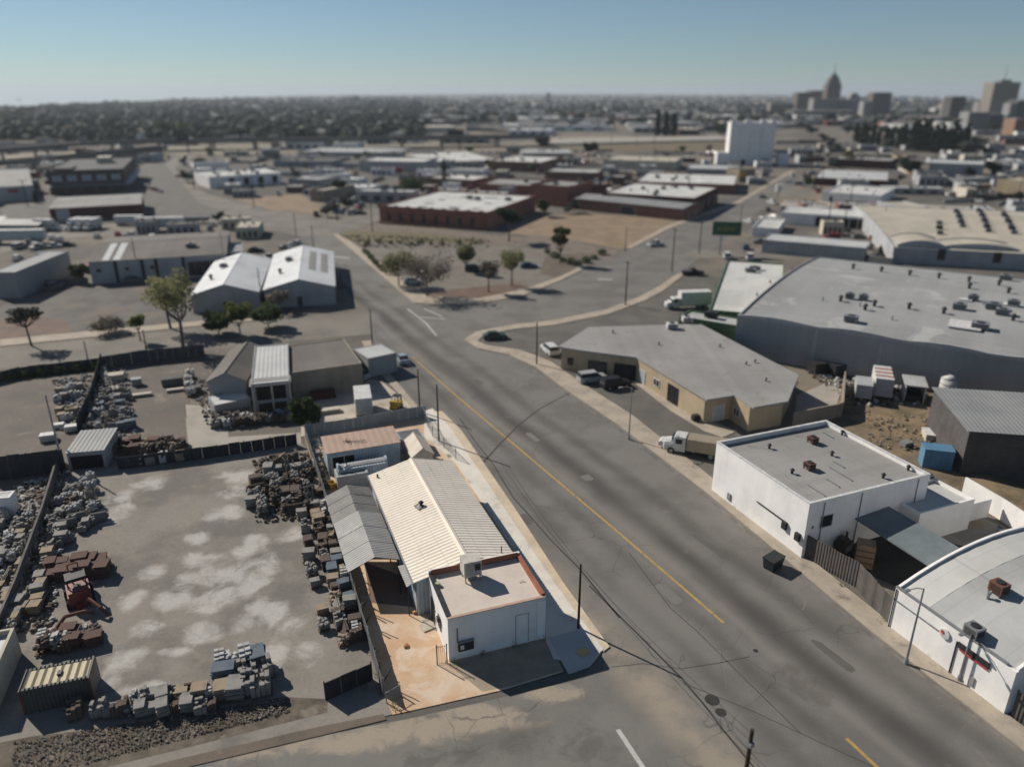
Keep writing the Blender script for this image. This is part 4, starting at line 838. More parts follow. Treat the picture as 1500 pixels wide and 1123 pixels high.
# objects in the weedy lot
def tank(K,x,y,l):
    c=G(K,x,y); e=thing('water_tank',l,'tank',c); 
    MB().cyl((0,0,1.4),(0,0,4.1),1.15,1.15,18).cyl((0,0,4.1),(0,0,4.6),1.15,.3,18).cyl((0,0,.5),(0,0,1.4),.3,1.15,18).build('tank_shell',gm('white_tank',(.5,.5,.48),(.42,.42,.4),.8,.08,5),e,True)
    for i in range(4):
        t_=i*1.57+.7; MB().cyl((1.2*math.cos(t_),1.2*math.sin(t_),0),(1.0*math.cos(t_),1.0*math.sin(t_),2.2),.07,n=6).build('leg',M['metal'],e)
    for z in (2,2.7,3.4): MB().cyl((0,0,z),(0,0,z+.07),1.19,n=18).build('hoop',M['metal'],e)
tank('C4',835,950,'white hopper tank on legs against the big warehouse wall')
for i,(x,y,w_,d_,h_,l,mt,nm) in enumerate([(490,925,2.4,6,2.7,'white box trailer with faded red stripes parked by the warehouse wall','trim','box_trailer'),(385,935,2.2,4,2.0,'low white cargo box left of the striped box trailer','pale_wall','cargo_box'),(665,940,2.6,4.5,2.6,'open fronted white shed between box trailer and hopper tank','trim','open_shed')]):
    c=G('C4',x,y); e=thing(nm,l,'trailer' if i==0 else ('box' if i==1 else 'shed'),c,math.radians(68+180)); e.rotation_euler[2]=math.radians(-21)
    if i<2:
        MB().box(-w_/2,0,.7,w_/2,d_,.7+h_).build('box_body',M[mt],e); m=MB()
        for k_ in range(2):
            for sx in(-1,1): m.cyl((sx*w_/2-.15*sx-.0,.8+k_*(d_-2),.45),(sx*w_/2-.4*sx,.8+k_*(d_-2),.45),.42,n=12)
        for o_ in (m,): o_.build('wheels',M['rubber'],e)
        if i==0:
            for k_ in range(3): MB().box(-w_/2+.02,1+k_*1.6,.7+h_,w_/2-.02,1.7+k_*1.6,.7+h_+.02).build('stripe',gm('faded_red',(.36,.16,.13),None,1,.1,6),e)
        MB().box(-w_/2+.1,-.04,.8,w_/2-.1,0,.6+h_).build('door',M['pale_wall'],e)
    else:
        MB().box(-w_/2,.1,0,-w_/2+.1,d_,h_).box(w_/2-.1,.1,0,w_/2,d_,h_).box(-w_/2+.1,d_-.1,0,w_/2-.1,d_,h_).build('wall',M[mt],e); MB().box(-w_/2-.2,-.1,h_,w_/2+.2,d_+.1,h_+.15).build('roof',M['roof_pale'],e)
        MB().box(-.9,.6,.02,.9,2.6,1.0).build('stored_goods',M['dark_metal'],e)
b=bld('darkshed','storage_building','dark boarded building with shallow grey metal roof at right edge of the weedy lot','T1',(1262,212),(1520,252),(1225,85),400,gm('dark_boarded_wall',(.105,.098,.095),(.075,.072,.07),.5,.15,4,bump=.4,rib=(2,.3,.8)),'roof_tin','shed',cat='building',ang=-10,W=22,D=12,rise=.5)
fence('white_board_fence','tall white boards at the left end of the dark boarded building',[G('T1',1222,150),G('T1',1235,330),G('T1',1232,390)],2.6,M['trim'],'sheet')
for (K,x,y,w_,d_,h_,mt,l,nm,cat) in [('T1',1105,365,3.2,2.0,2.4,'blue','light blue steel container standing in the weedy lot','steel_container','container'),('T1',1130,250,4,2.4,.9,'cream_wall','cream masonry stack in the weedy lot behind the blue container','block_stack','blocks'),('T1',1200,335,1.5,1.2,1.1,'red_wall','red bin beside the blue container','bin','bin')]:
    c=G(K,x,y); e=thing(nm,l,cat,c,math.radians(-15)); MB().box(-w_/2,-d_/2,0,w_/2,d_/2,h_).build('body',M[mt],e)
    m=MB()
    for k_ in range(5): m.box(-w_/2+.1+k_*(w_-.2)/5,-d_/2-.04,.1,-w_/2+.1+k_*(w_-.2)/5+.08,-d_/2-.001,h_-.1)
    m.build('ribs',M[mt],e); MB().box(-w_/2-.04,-d_/2-.04,h_,w_/2+.04,d_/2+.04,h_+.08).build('top',M['trim'] if mt=='cream_wall' else M[mt],e)
# dark vehicles and scrap by the warehouse wall (behind the tan building)
# ---- the blocks behind
b=bld('vault','factory_building','long grey factory wall with six dark windows under cream vaulted roofs','A6',(785,683),(1520,712),(980,440),772,'pale_wall','roof_cream','bx',cat='factory',ang=-16,W=80,D=80,rise=1.2,fit=False)
VB=b
for i,(x,y) in enumerate([(890,738),(1007,742),(1118,750),(1233,757),(1345,762),(1455,770)]):
    p=G('A6',x,y,2.0); l=loc(b,p)[0]
    u=b.W*(x-785)/(1520-785); opening(b,'F',u-.9,u+.9,1.6,4.3,'window',fr=M['dark_metal'])
for k_,(xa,ya,xb,yb,n_) in enumerate([(1125,480,1158,575,7),(1250,470,1300,600,9),(1385,500,1440,610,7),(1030,560,1035,610,3)]):
    for i in range(n_):
        p=onroof(b,'A6',xa+(xb-xa)*i/(n_-1),ya+(yb-ya)*i/(n_-1),b.h+.8); acbox(b.e,p[0],p[1],b.z(*p)-.1,1.6,1.4,.8,mat=M['dark_metal'] if i%2 else M['metal'])
b2=bld('vault2','vaulted_hall','small cream vaulted hall at the near left of the factory roofs','A6',(808,672),(1060,668),(830,590),None,'pale_wall','roof_cream','by',cat='factory',ang=-16,h=VB.h+.5,D=12,rise=1.3,fit=False)
b2.e.location+=b2.uy*.8
b2=bld('vault3','vaulted_hall','broad cream vaulted hall along the near edge of the factory roofs','A6',(1070,680),(1480,700),(1090,600),None,'pale_wall','roof_cream','by',cat='factory',ang=-16,h=VB.h+.45,D=9,rise=.9,fit=False)
b2.e.location+=b2.uy*.8
bld('vback','loading_building','low cream roofed loading building behind the vaulted factory','A6',(838,465),(980,462),(845,425),520,'pale_wall','roof_cream','flat',cat='building',ang=-9)
bld('struct','pipe_rack_shed','cream framed tank shed between long low shed and factory','A6',(650,730),(775,745),(700,590),770,'cream_wall','roof_dark','flat',cat='shed',ang=-9,par=1.6)
bld('longlow','low_warehouse','long low grey shed with pale metal roof behind the big warehouse','A6',(65,640),(632,690),(100,605),712,'pale_wall','roof_tin_pale','flat',cat='warehouse',ang=-9,par=.2)
b=bld('carport','open_carport_building','long white canopy building with dark open bays facing the parked cars','A6',(170,490),(650,525),(190,455),555,'white_wall','roof_white','flat',cat='building',ang=-9,par=.2)
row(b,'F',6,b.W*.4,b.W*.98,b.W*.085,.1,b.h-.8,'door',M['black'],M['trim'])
bld('smallwhite','small_building','small white building at left end of the carport yard','A6',(10,570),(150,580),(50,520),618,'white_wall','roof_white','flat',cat='building',ang=-9)
b=bld('wh11','white_warehouse','white walled warehouse with stained white roof and a shadowed end','A6',(395,378),(700,405),(425,332),432,'white_wall','roof_white','flat',ang=-9,vents=8)
opening(b,'F',3,4.2,.1,2.3,'door')
b=bld('wh12','maroon_warehouse','pale roofed warehouse with maroon lower wall behind the white one','A6',(348,300),(755,318),(385,252),342,'red_wall','roof_tin_pale','flat',ang=-9,par=.3,vents=3)
b=bld('wh13','red_brick_warehouse','dark red walled warehouse with parapet behind the maroon based one','A6',(430,195),(762,212),(460,178),240,'red_wall','roof_grey','flat',ang=-9,acs=4)
bld('wh15','low_warehouse','grey warehouse with bright blue tarp shape on its roof near the tree row','A6',(982,218),(1282,228),(1000,200),290,'pale_wall','roof_tin_pale','flat',ang=-9,par=.2)
bld('wh16','tan_building','tan building with shadowed front at the right edge beyond the lots','A6',(1357,308),(1560,330),(1385,290),388,'tan_wall','roof_cream','flat',cat='building',ang=-9,vents=4)
bld('wh17','low_building','low dark fronted building right of the tree row','A6',(1080,300),(1150,310),(1090,280),340,'grey_wall','roof_grey','flat',cat='building',ang=-9)
# eight storey cold store
b=bld('tower','cold_storage_tower','tall white windowless cold storage block with dark slot columns','B3',(1017,262),(1262,282),(1310,270),492,'white_wall','roof_white','flat',cat='tower',ang=-9,par=1.0,minD=17,fit=False,W=26.5)
for c_ in range(4):
    u=b.W*(.23+c_*.235)
    for r_ in range(8 if c_<3 else 1):
        z=b.h*(.08+.105*r_); MB().box(u-.3,-.06,z,u+.3,.0,z+b.h*.035).build('slot_window',M['metal'],b.e)
for u in (.06,.38,.72,.94): MB().box(b.W*u-1.6,.3,b.h,b.W*u+1.6,3.4,b.h+1.9).build('penthouse',M['white_wall'],b.e)
opening(b,'F',b.W*.3,b.W*.4,.1,3.2,'door',M['black']); opening(b,'F',b.W*.78,b.W*.9,.1,3.4,'door',M['black'])
bld('towerL','tower_annex','low white annex at left foot of the cold storage block','B3',(940,425),(1014,430),(985,410),492,'white_wall','roof_white','flat',cat='annex',ang=-9,fit=False,D=12)
bld('towerR','tower_annex','low white annex at right foot of the cold storage block','B3',(1285,432),(1332,430),(1325,422),500,'white_wall','roof_white','flat',cat='annex',ang=-9,fit=False,D=12)
# ------------------------------------------------------------ centre blocks
b=bld('brickbig','brick_warehouse','big low brick warehouse with patchy white roof beyond the park','A4',(625,432),(1172,474),(1380,382),522,'brick','roof_white','flat',ang=-10,par=.5)
BB=b
row(b,'F',8,1,b.W-4,2.6,.9,b.h-2.2,'window',fr=M['brown_brick'])
for i in range(9):
    u=b.W*(i+.5)/9; MB().box(u-.7,-.25,0,u+.7,-.0,b.h+.35).build('buttress',M['brick'],b.e)
rr=random.Random(3)
for i in range(10): skylight(b.e,rr.uniform(.1,.9)*b.W,rr.uniform(.1,.9)*b.D,b.zr,rr.uniform(1.5,3),rr.uniform(1.5,2.6),M['metal'])
for i in range(3): acbox(b.e,rr.uniform(.1,.9)*b.W,rr.uniform(.5,.9)*b.D,b.zr,2,1.6,1)
MB().box(b.W*.02,-2.0,.0,b.W*.9,-1.6,.7).build('loading_kerb',M['brown_brick'],b.e)
b=bld('brick1b','brick_warehouse','stepped brick warehouse wing right behind the big low brick warehouse','A5',(-10,350),(165,372),(60,320),470,'brick','roof_grey','flat',ang=-10,par=.7,acs=2)
b=bld('brick1c','brick_warehouse','dark brick wing between the stepped wing and the grey roofed brick shed','A5',(175,352),(430,352),(200,330),440,'brown_brick','roof_brown','flat',ang=-10,acs=2,D=14)
b=bld('brick2','brick_shed','brick shed with shallow grey gable roof facing the dirt lot','A5',(243,437),(828,508),(400,398),500,'brown_brick','roof_tin','gx',ang=-10,rise=1.0,D=16,over=.15)
opening(b,'F',b.W*.45,b.W*.58,.1,3,'door',M['door_dark']); row(b,'R',2,2,b.D-2,2.0,1,2.6)
b=bld('brick2b','brick_warehouse','white roofed brick building directly behind the grey gabled brick shed','A5',(400,402),(925,440),(1025,372),None,'red_wall','roof_white','flat',ang=-10,h=6.2,acs=6,vents=5)
row(b,'R',4,2,b.D-2,2.4,.3,3.6,'door',M['door_dark'])
b=bld('redtrim','red_trim_building','white roofed building with bright red fascia line behind the brick pair','A5',(590,338),(1170,355),(680,285),395,'brown_brick','roof_white','flat',ang=-10,acs=5,vents=3)
MB().box(0,-.12,b.h-.9,b.W*.75,-.0,b.h-.3).build('red_fascia',gm('red_fascia_paint',(.42,.05,.07),None,1,.1,5),b.e)
b=bld('ywsign','warehouse','long pale warehouse left of the cold storage block with a tan brick end','A5',(890,262),(1195,268),(925,238),305,'pale_wall','roof_tin_pale','flat',ang=-10)
b=bld('ywsign2','brick_end_building','tan brown end building with yellow sign at the corner of the far street','A5',(1197,268),(1280,262),(1220,252),345,'greyish_tan','roof_brown','flat',cat='building',ang=-10)
MB().box(-.2,-.2,b.h*.35,b.W*.45,-.001,b.h*.8).build('yellow_sign',M['yellow'],b.e)
b=bld('c5','warehouse','long cream warehouse with rounded pale roof left of the pale warehouse','A5',(410,212),(825,224),(480,185),265,'cream_wall','roof_cream','flat',ang=-8,vents=6)
opening(b,'F',b.W*.55,b.W*.63,.1,3.5,'door',M['black']); 
b=bld('c6','brick_warehouse','small square brick building with pale roof behind the dark brick wing','A5',(70,280),(370,290),(110,258),322,'brown_brick','roof_pale','flat',ang=-10,vents=2)
b=bld('c6b','low_building','pale roofed low block between two brick wings','A5',(-60,330),(440,345),(0,318),350,'brown_brick','roof_grey','flat',ang=-10,D=8)
b=bld('c7','long_warehouse','long pale wall warehouse behind red truck trailers','B2',(472,470),(800,482),(520,450),532,'pale_wall','roof_white','flat',ang=-8,D=26)
b=bld('c7b','pink_store','small store with pink sign panel at right end of the long pale warehouse','B2',(802,478),(850,478),(830,462),530,'pale_wall','roof_grey','flat',cat='store',ang=-8)
MB().box(1,-.15,b.h*.5,b.W*.8,-.0,b.h*.95).build('pink_panel',gm('pink_panel',(.5,.22,.28),None,1,.1,5),b.e)
b=bld('c8','white_roof_warehouse','wide bright white roofed warehouse in the middle distance','B2',(850,478),(1250,470),(1010,420),500,'greyish_tan','roof_white','flat',ang=-8,acs=4,vents=8)
b=bld('c8b','white_roof_warehouse','bright white roofed block with brick front right of the wide warehouse','B2',(1180,470),(1440,485),(1310,410),525,'brown_brick','roof_white','flat',ang=-8,acs=4,D=40)
b=bld('c9','low_warehouse','low dark walled warehouse with pale roof under the viaduct','A4',(150,290),(275,302),(175,270),325,'grey_wall','roof_pale','flat',ang=-10)
b=bld('c10','low_warehouse','grey shed with white end doors in front of the long pale warehouse','A4',(262,282),(452,262),(275,262),318,'white_wall','roof_grey','flat',ang=10,D=9)
b=bld('c11','small_house','small two storey grey house with pale flat roof beside the scrap cars','A4',(262,350),(372,362),(275,318),410,'greyish_tan','roof_cream','flat',cat='house',ang=-12,W=7)
row(b,'F',2,.6,b.W-.6,1.2,b.h*.55,b.h*.8)
b=bld('c12','low_building','low white roofed building behind the slim cypress','A4',(865,285),(1080,305),(930,262),325,'brown_brick','roof_white','flat',cat='building',ang=-10,acs=3)
b=bld('c13','low_building','long grey roofed brick block with pale copings behind the big brick warehouse','A4',(1150,318),(1560,345),(1160,285),365,'brick','roof_grey','flat',cat='building',ang=-10,acs=3,par=.6)
b=bld('c14','low_building','blue grey roofed low shed beside the round green tree','A4',(590,372),(745,378),(610,345),392,'pale_wall','roof_tin','flat',cat='building',ang=-10)
b=bld('c15','brick_warehouse','dark brown brick block with white roof panels before the viaduct','B2',(640,425),(840,432),(690,405),445,'brown_brick','roof_dark','flat',ang=-8)
b=bld('c16','low_warehouse','pale sheds in a line just under the viaduct','B2',(130,420),(650,432),(230,395),442,'pale_wall','roof_pale','flat',ang=-6,vents=5)
b=bld('c17','low_warehouse','dark grey roofed range left of the pale viaduct sheds','B2',(0,470),(290,480),(60,450),505,'grey_wall','roof_dark','flat',ang=-6,acs=3)
b=bld('c18','low_warehouse','long cream warehouse beyond the viaduct','B2',(595,290),(985,282),(640,276),322,'cream_wall','roof_cream','flat',ang=-4)
b=bld('c19','low_building','small dark roofed shop cluster left of the long pale warehouse','B2',(290,480),(460,490),(330,465),505,'pale_wall','roof_brown','flat',ang=-8)
b=bld('c20','low_building','white fronted stores with small pink signs before the white roofs','B2',(950,520),(1125,530),(970,505),548,'white_wall','roof_grey','flat',cat='store',ang=-10)
b=bld('c21','grey_warehouse','long dark grey warehouse right of the wide white roofs','A5',(-60,175),(220,170),(0,150),210,'grey_wall','roof_pale','flat',ang=-8,acs=4)
# ------------------------------------------------------------ left side
b=bld('l1','brick_mill_building','four storey dark brick mill building with corner penthouse at far left','A3',(250,265),(640,242),(750,140),398,'dark_brick','roof_dark','flat',cat='building',ang=21.5,par=.5,fit=False,W=30,D=70)
ML=b
for r_ in range(2):
    z0=b.h*(.08+.46*r_); z1=z0+b.h*.26
    row(b,'F',5,.8,b.W-.5,b.W*.13,z0,z1,'window',mat=M['door_pale'] if r_==1 else M['glass'],fr=M['dark_metal'])
row(b,'F',5,.8,b.W-.5,b.W*.06,b.h*.80,b.h*.90,'window',fr=M['dark_metal'])
for r_ in range(3): row(b,'R',8,1,b.D-1,b.D*.06,b.h*(.12+.3*r_),b.h*(.27+.3*r_),'window',fr=M['dark_metal'])
MB().box(b.W*.52,b.D*.55,b.h-.4,b.W*.72,b.D*.72,b.h+2.2).build('penthouse',M['cream_wall'],b.e)
MB().box(b.W*.05,b.D*.1,b.h-.49,b.W*.3,b.D*.3,b.h+.3).build('roof_hatch',M['roof_dark'],b.e)
m=MB().slab([(-.5,-.0,b.h*.40),(b.W+2.4,-.0,b.h*.40),(b.W+2.4,-2.6,b.h*.36),(-.5,-2.6,b.h*.36)],.12); m.build('dock_awning',M['roof_tin'],b.e)
m=MB().slab([(b.W,0,b.h*.41),(b.W+2.4,0,b.h*.36),(b.W+2.4,b.D,b.h*.36),(b.W,b.D,b.h*.41)],.12); m.build('side_awning',M['roof_tin_pale'],b.e)
b=bld('l2','red_shed','long low dark red shed in front of the mill building','A3',(268,472),(775,445),(330,410),548,'red_wall','roof_grey','gx',cat='shed',ang=None,rise=.5,over=.2)
opening(b,'F',b.W*.07,b.W*.2,.1,b.h-.6,'door',M['door_pale'])
b=bld('l3','grey_warehouse','wide grey roofed warehouse at the left edge beside the mill building','A3',(-60,355),(178,340),(320,195),440,'pale_wall','roof_grey','flat',ang=None)
MB().box(b.W*.4,-.06,b.h*.6,b.W*.65,-.0,b.h*.8).build('red_sign',gm('red_fascia_paint',(.42,.05,.07)),b.e)
b=bld('l4','white_warehouse','long white warehouse with dark dock doors beside the curving side road','A3',(1145,297),(1552,247),(1070,238),362,'white_wall','roof_white','flat',ang=35,acs=7,vents=5,fit=False,W=34,D=28)
for u in (.3,.5,.7,.9): opening(b,'F',b.W*u-1.3,b.W*u+1.3,.8,b.h-1.2,'door',M['black'])
bld('l4b','low_building','low grey roofed part behind the long white warehouse','A3',(1060,222),(1250,212),(1060,195),None,'white_wall','roof_grey','flat',ang=math.degrees(b.t),h=b.h-.6,D=10)
b=bld('l5','grey_warehouse','long grey warehouse with two bright skylights and dark doors below','A3',(485,765),(1240,705),(700,625),None,'pale_wall','roof_brown','gx',ang=4,h=5.2,rise=1.3,over=.2)
for f in (.09,.17):
    m=MB(); w_=b.W*.05; m.slab([(b.W*f,.2,b.h+b.k*.2+.11),(b.W*f+w_,.2,b.h+b.k*.2+.11),(b.W*f+w_,b.D*.47,b.h+b.k*b.D*.47+.11),(b.W*f,b.D*.47,b.h+b.k*b.D*.47+.11)],.04); m.build('skylight',gm('bright_skylight',(.6,.62,.62),None,1,.05,5),b.e)
for f in (.17,.36,.46,.66): MB().box(b.W*f,-.15,0,b.W*f+.7,.0,b.h-.1).build('downpipe',M['dark_metal'],b.e)
for f in (.04,.24,.42): opening(b,'F',b.W*f,b.W*f+1.2,2.6,3.6,'window')
row(b,'F',5,b.W*.7,b.W*.98,1.6,.4,3.8,'window',fr=M['dark_metal']); acbox(b.e,b.W*.72,b.D*.25,b.z(b.W*.72,b.D*.25),2.4,1.6,.8)
b=bld('l5b','grey_shed','narrow grey shed at right end of the long grey warehouse','A3',(1255,710),(1335,705),(1260,600),None,'grey_wall','roof_tin','flat',cat='shed',ang=4,h=5.0,D=13)
LW=[]
for k_,(A_,B_,lb) in enumerate([((72,346),(445,322),'left one of the two white gabled warehouses with dirty ridge'),((470,318),(862,292),'right one of the two white gabled warehouses beside the street')]):
    b=bld('l6%d'%k_,'gabled_warehouse',lb,'A2',A_,B_,((250,160),(575,120))[k_],(448,418)[k_],'pale_wall',gm('white_sheet_roof',(.60,.62,.63),(.52,.53,.54),.2,.06,3,rough=.6,bump=.2,stain=(.25,.24,.22),stsc=.3,stw=(.6,.75)),'gy',ang=5,rise=1.9,over=.15)
    opening(b,'F',b.W*.45,b.W*.53,.1,2.2,'door'); vent(b.e,b.W*.2,b.D*.3,b.z(b.W*.2,b.D*.3),1.6); acbox(b.e,b.W*.3,b.D*.6,b.z(b.W*.3,b.D*.6),1.6,1.2,.7)
    if k_:
        for f in (.62,.8):
            k=b.k; x0_,x1_=b.W*f,b.W*f+1.5; zf=lambda x:b.h+k*(b.W/2-abs(x-b.W/2))+.11
            MB().slab([(x0_,b.D*.3,zf(x0_)),(x1_,b.D*.3,zf(x1_)),(x1_,b.D*.85,zf(x1_)),(x0_,b.D*.85,zf(x0_))],.04).build('skylight',M['roof_grey'],b.e)
b=bld('l7','grey_shed','grey metal roofed shed at the left edge by the vacant lot','A1',(-60,255),(80,258),(205,122),420,'grey_wall','roof_tin','flat',cat='shed',ang=8,par=.1)
b=bld('l7b','grey_shed','low flat shed with pale blue grey roof at far left edge','A3',(-40,570),(75,560),(20,500),600,'grey_wall','roof_tin_pale','flat',cat='shed',ang=4)
b=bld('l7c','low_building','small gabled grey house at left of the red shed','A3',(-20,560),(170,570),(30,500),600,'grey_wall','roof_tin','gx',cat='house',ang=-6,rise=1.2,D=9)
# block across the side street, above the lot
b=bld('l8a','gabled_shed','dark grey gabled shed with arched end in the block above the stone yard','A2',(165,815),(365,812),(275,640),None,'grey_wall','roof_brown','gy',cat='shed',ang=8,h=3.4,rise=1.2,D=14)
b=bld('l8b','tall_open_shed','tall open fronted shed with pale metal roof and dark bay','A2',(400,835),(612,820),(375,628),1005,'grey_wall','roof_tin_pale','flat',cat='shed',ang=8,par=.1)
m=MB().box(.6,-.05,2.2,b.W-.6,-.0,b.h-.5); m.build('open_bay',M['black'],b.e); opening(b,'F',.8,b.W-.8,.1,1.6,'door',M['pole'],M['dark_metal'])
for f in (.01,.5,.97): MB().box(b.W*f,-.18,0,b.W*f+.25,-.051,b.h-.1).build('post',M['cream_wall'],b.e)
MB().slab([(-.2,-.3,b.h-.2),(b.W+.2,-.3,b.h-.2),(b.W+.2,2.2,b.h+.02),(-.2,2.2,b.h+.02)],.06).build('lower_roof',M['roof_grey'],b.e)
b=bld('l8c','small_shed','small shed with white sheet roof in front of the grey gabled shed','A2',(200,950),(390,900),(370,845),1000,'grey_wall',gm('white_sheet_roof2',(.55,.57,.58),(.48,.5,.5),.4,.06,4,rough=.5),'flat',cat='shed',ang=12,par=.05,D=4)
b=bld('l8d','flat_shed','wide brown flat roofed shed beside the parked white trailer','A2',(620,770),(1000,705),(600,620),None,'greyish_tan','roof_brown','flat',cat='shed',ang=12,h=4.2,par=.1,D=13)
b=bld('l8e','porch_roof','small pale blue porch roof at the street end of the brown flat shed','A2',(960,640),(1000,700),(970,612),None,'grey_wall','roof_tin_pale','flat',cat='porch',ang=12,h=3.2,D=5,par=.05)
# yard shed at mid left, container
b=bld('ysh','yard_shed','open yard shed with plain grey sheet roof on the stone yard fence line','L1',(303,262),(480,238),(500,157),340,'grey_wall','roof_tin','shed',cat='shed',ang=12,rise=.2,over=.1)
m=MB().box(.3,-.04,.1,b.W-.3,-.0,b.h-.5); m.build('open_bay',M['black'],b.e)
b=bld('cont','shipping_container','tan ribbed shipping container at lower left of the stone yard','L2',(80,665),(415,580),(400,508),772,gm('dark_container_side',(.15,.15,.14),(.12,.12,.115),.4,.08,4,rough=.6,bump=.8,rib=(0,.28,1.2)),gm('tan_container_roof',(.46,.40,.27),(.40,.35,.24),.4,.08,4,rough=.6,bump=.5,rib=(0,.56,1.2),stain=(.28,.22,.15),stsc=.6,stw=(.62,.75)),'flat',cat='container',ang=18,par=.04)  # side panels coloured far darker than the roof sheet
MB().box(b.W*.5,b.D*.4,b.h-.05,b.W*.56,b.D*.6,b.h+.12).build('roof_patch',M['dark_metal'],b.e)
for sx in (0,b.W-.12): MB().box(sx,-.05,0,sx+.12,-.0,b.h).build('corner_post',M['rust'],b.e)
b=bld('edge','edge_building','cream walled box building cut by the left frame beside the tan container','L2',(-230,650),(-30,585),(10,470),None,'cream_wall','roof_tin_pale','flat',cat='building',ang=18,h=2.6,D=6)
b=bld('edge2','white_truck_box','white truck box at the left edge of the picture above the rubble','L1',(-30,470),(50,450),(45,435),560,'white_wall','roof_white','flat',cat='truck body',ang=12,par=.05)
# fences of the yards
DK=gm('dark_sheet_fence',(.045,.047,.052),(.032,.034,.038),.6,.12,4,bump=.3,rib=(0,.4,.8))
fence('dark_yard_fence','tall near black sheet fence on the far side of the stone yard, left part',[G('M',-60,1060),G('M',0,1050),G('M',390,1000),G('M',420,1000)],3.0,DK,'sheet',pm=M['dark_metal'])
fence('dark_yard_fence','dark sheet fence behind the stone blocks, right of the open yard shed',[G('M',750,985),G('M',1190,930),G('L1',1000,278),G('L1',1360,225)],1.6,DK,'sheet',pm=M['dark_metal'])
fence('dark_yard_fence','slanting dark fence dividing the rear yards',[G('M',650,330),G('M',590,560),G('M',500,760)],2.2,DK,'sheet',pm=M['dark_metal'])
fence('grey_yard_fence','grey sheet fence along the side street before the rear yards',[G('M',650,350),G('M',900,310),G('M',1296,270)],2.2,gm('grey_fence_sheet',(.075,.078,.085),(.06,.062,.068),.6,.1,4,bump=.3,rib=(0,.4,.8)),'sheet',pm=M['dark_metal'])
fence('dark_yard_fence','dark overgrown fence along the side street at far left',[G('M',-40,440),G('M',130,400),G('M',640,340)],1.7,DK,'sheet',pm=M['dark_metal'])
fence('diagonal_wall','grey weathered wall running diagonally through the rubble at left',[G('L1',285,300),G('L1',210,560),G('L1',90,900),G('L2',-20,480)],1.7,gm('grey_weathered_wall',(.14,.13,.12),(.10,.095,.09),.5,.15,4),'wall',cat='wall')
fence('grey_wall','low dark wall along the vacant lot in front of the long grey warehouse',[G('A1',120,360),G('A1',560,325)],1.5,M['roof_dark'],'wall',cat='wall')
# ------------------------------------------------------------ vehicles
def paint(n,c): return gm('paint_'+n,c,tuple(x*.85 for x in c),.8,.05,5,rough=.48,bump=0,spec=.4)
CPNT={'white':(.55,.55,.54),'silver':(.33,.34,.35),'grey':(.13,.135,.14),'black':(.018,.018,.02),'blue':(.04,.08,.16),'red':(.25,.03,.03),'tan':(.30,.25,.18),'dark_green':(.03,.06,.05),'pale_blue':(.25,.33,.40)}
def wheel(p,x,y,r=.33,w=.22):
    o=MB().cyl((x-w/2,y,r),(x+w/2,y,r),r,n=14).build('wheel',M['rubber'],p); s=1 if x>0 else -1
    MB().cyl((x+s*w/2,y,r),(x+s*(w/2+.015),y,r),r*.6,n=10).build('rim',M['metal'],o)
def loft(m,secs,mi=0):
    """secs: (y, half width bottom, half width top, z0, z1)"""
    vs=[]
    for y,wb_,wt_,z0,z1 in secs: vs+=[(-wb_,y,z0),(-wb_,y,z0+(z1-z0)*.6),(-wt_,y,z1),(wt_,y,z1),(wb_,y,z0+(z1-z0)*.6),(wb_,y,z0)]
    fs=[]
    for i in range(len(secs)-1):
        for j in range(6): fs.append((i*6+j,i*6+(j+1)%6,(i+1)*6+(j+1)%6,(i+1)*6+j))
    fs.append(tuple(range(5,-1,-1))); fs.append(tuple(range((len(secs)-1)*6,len(secs)*6))); m.raw(vs,fs,mi)
CARC={}
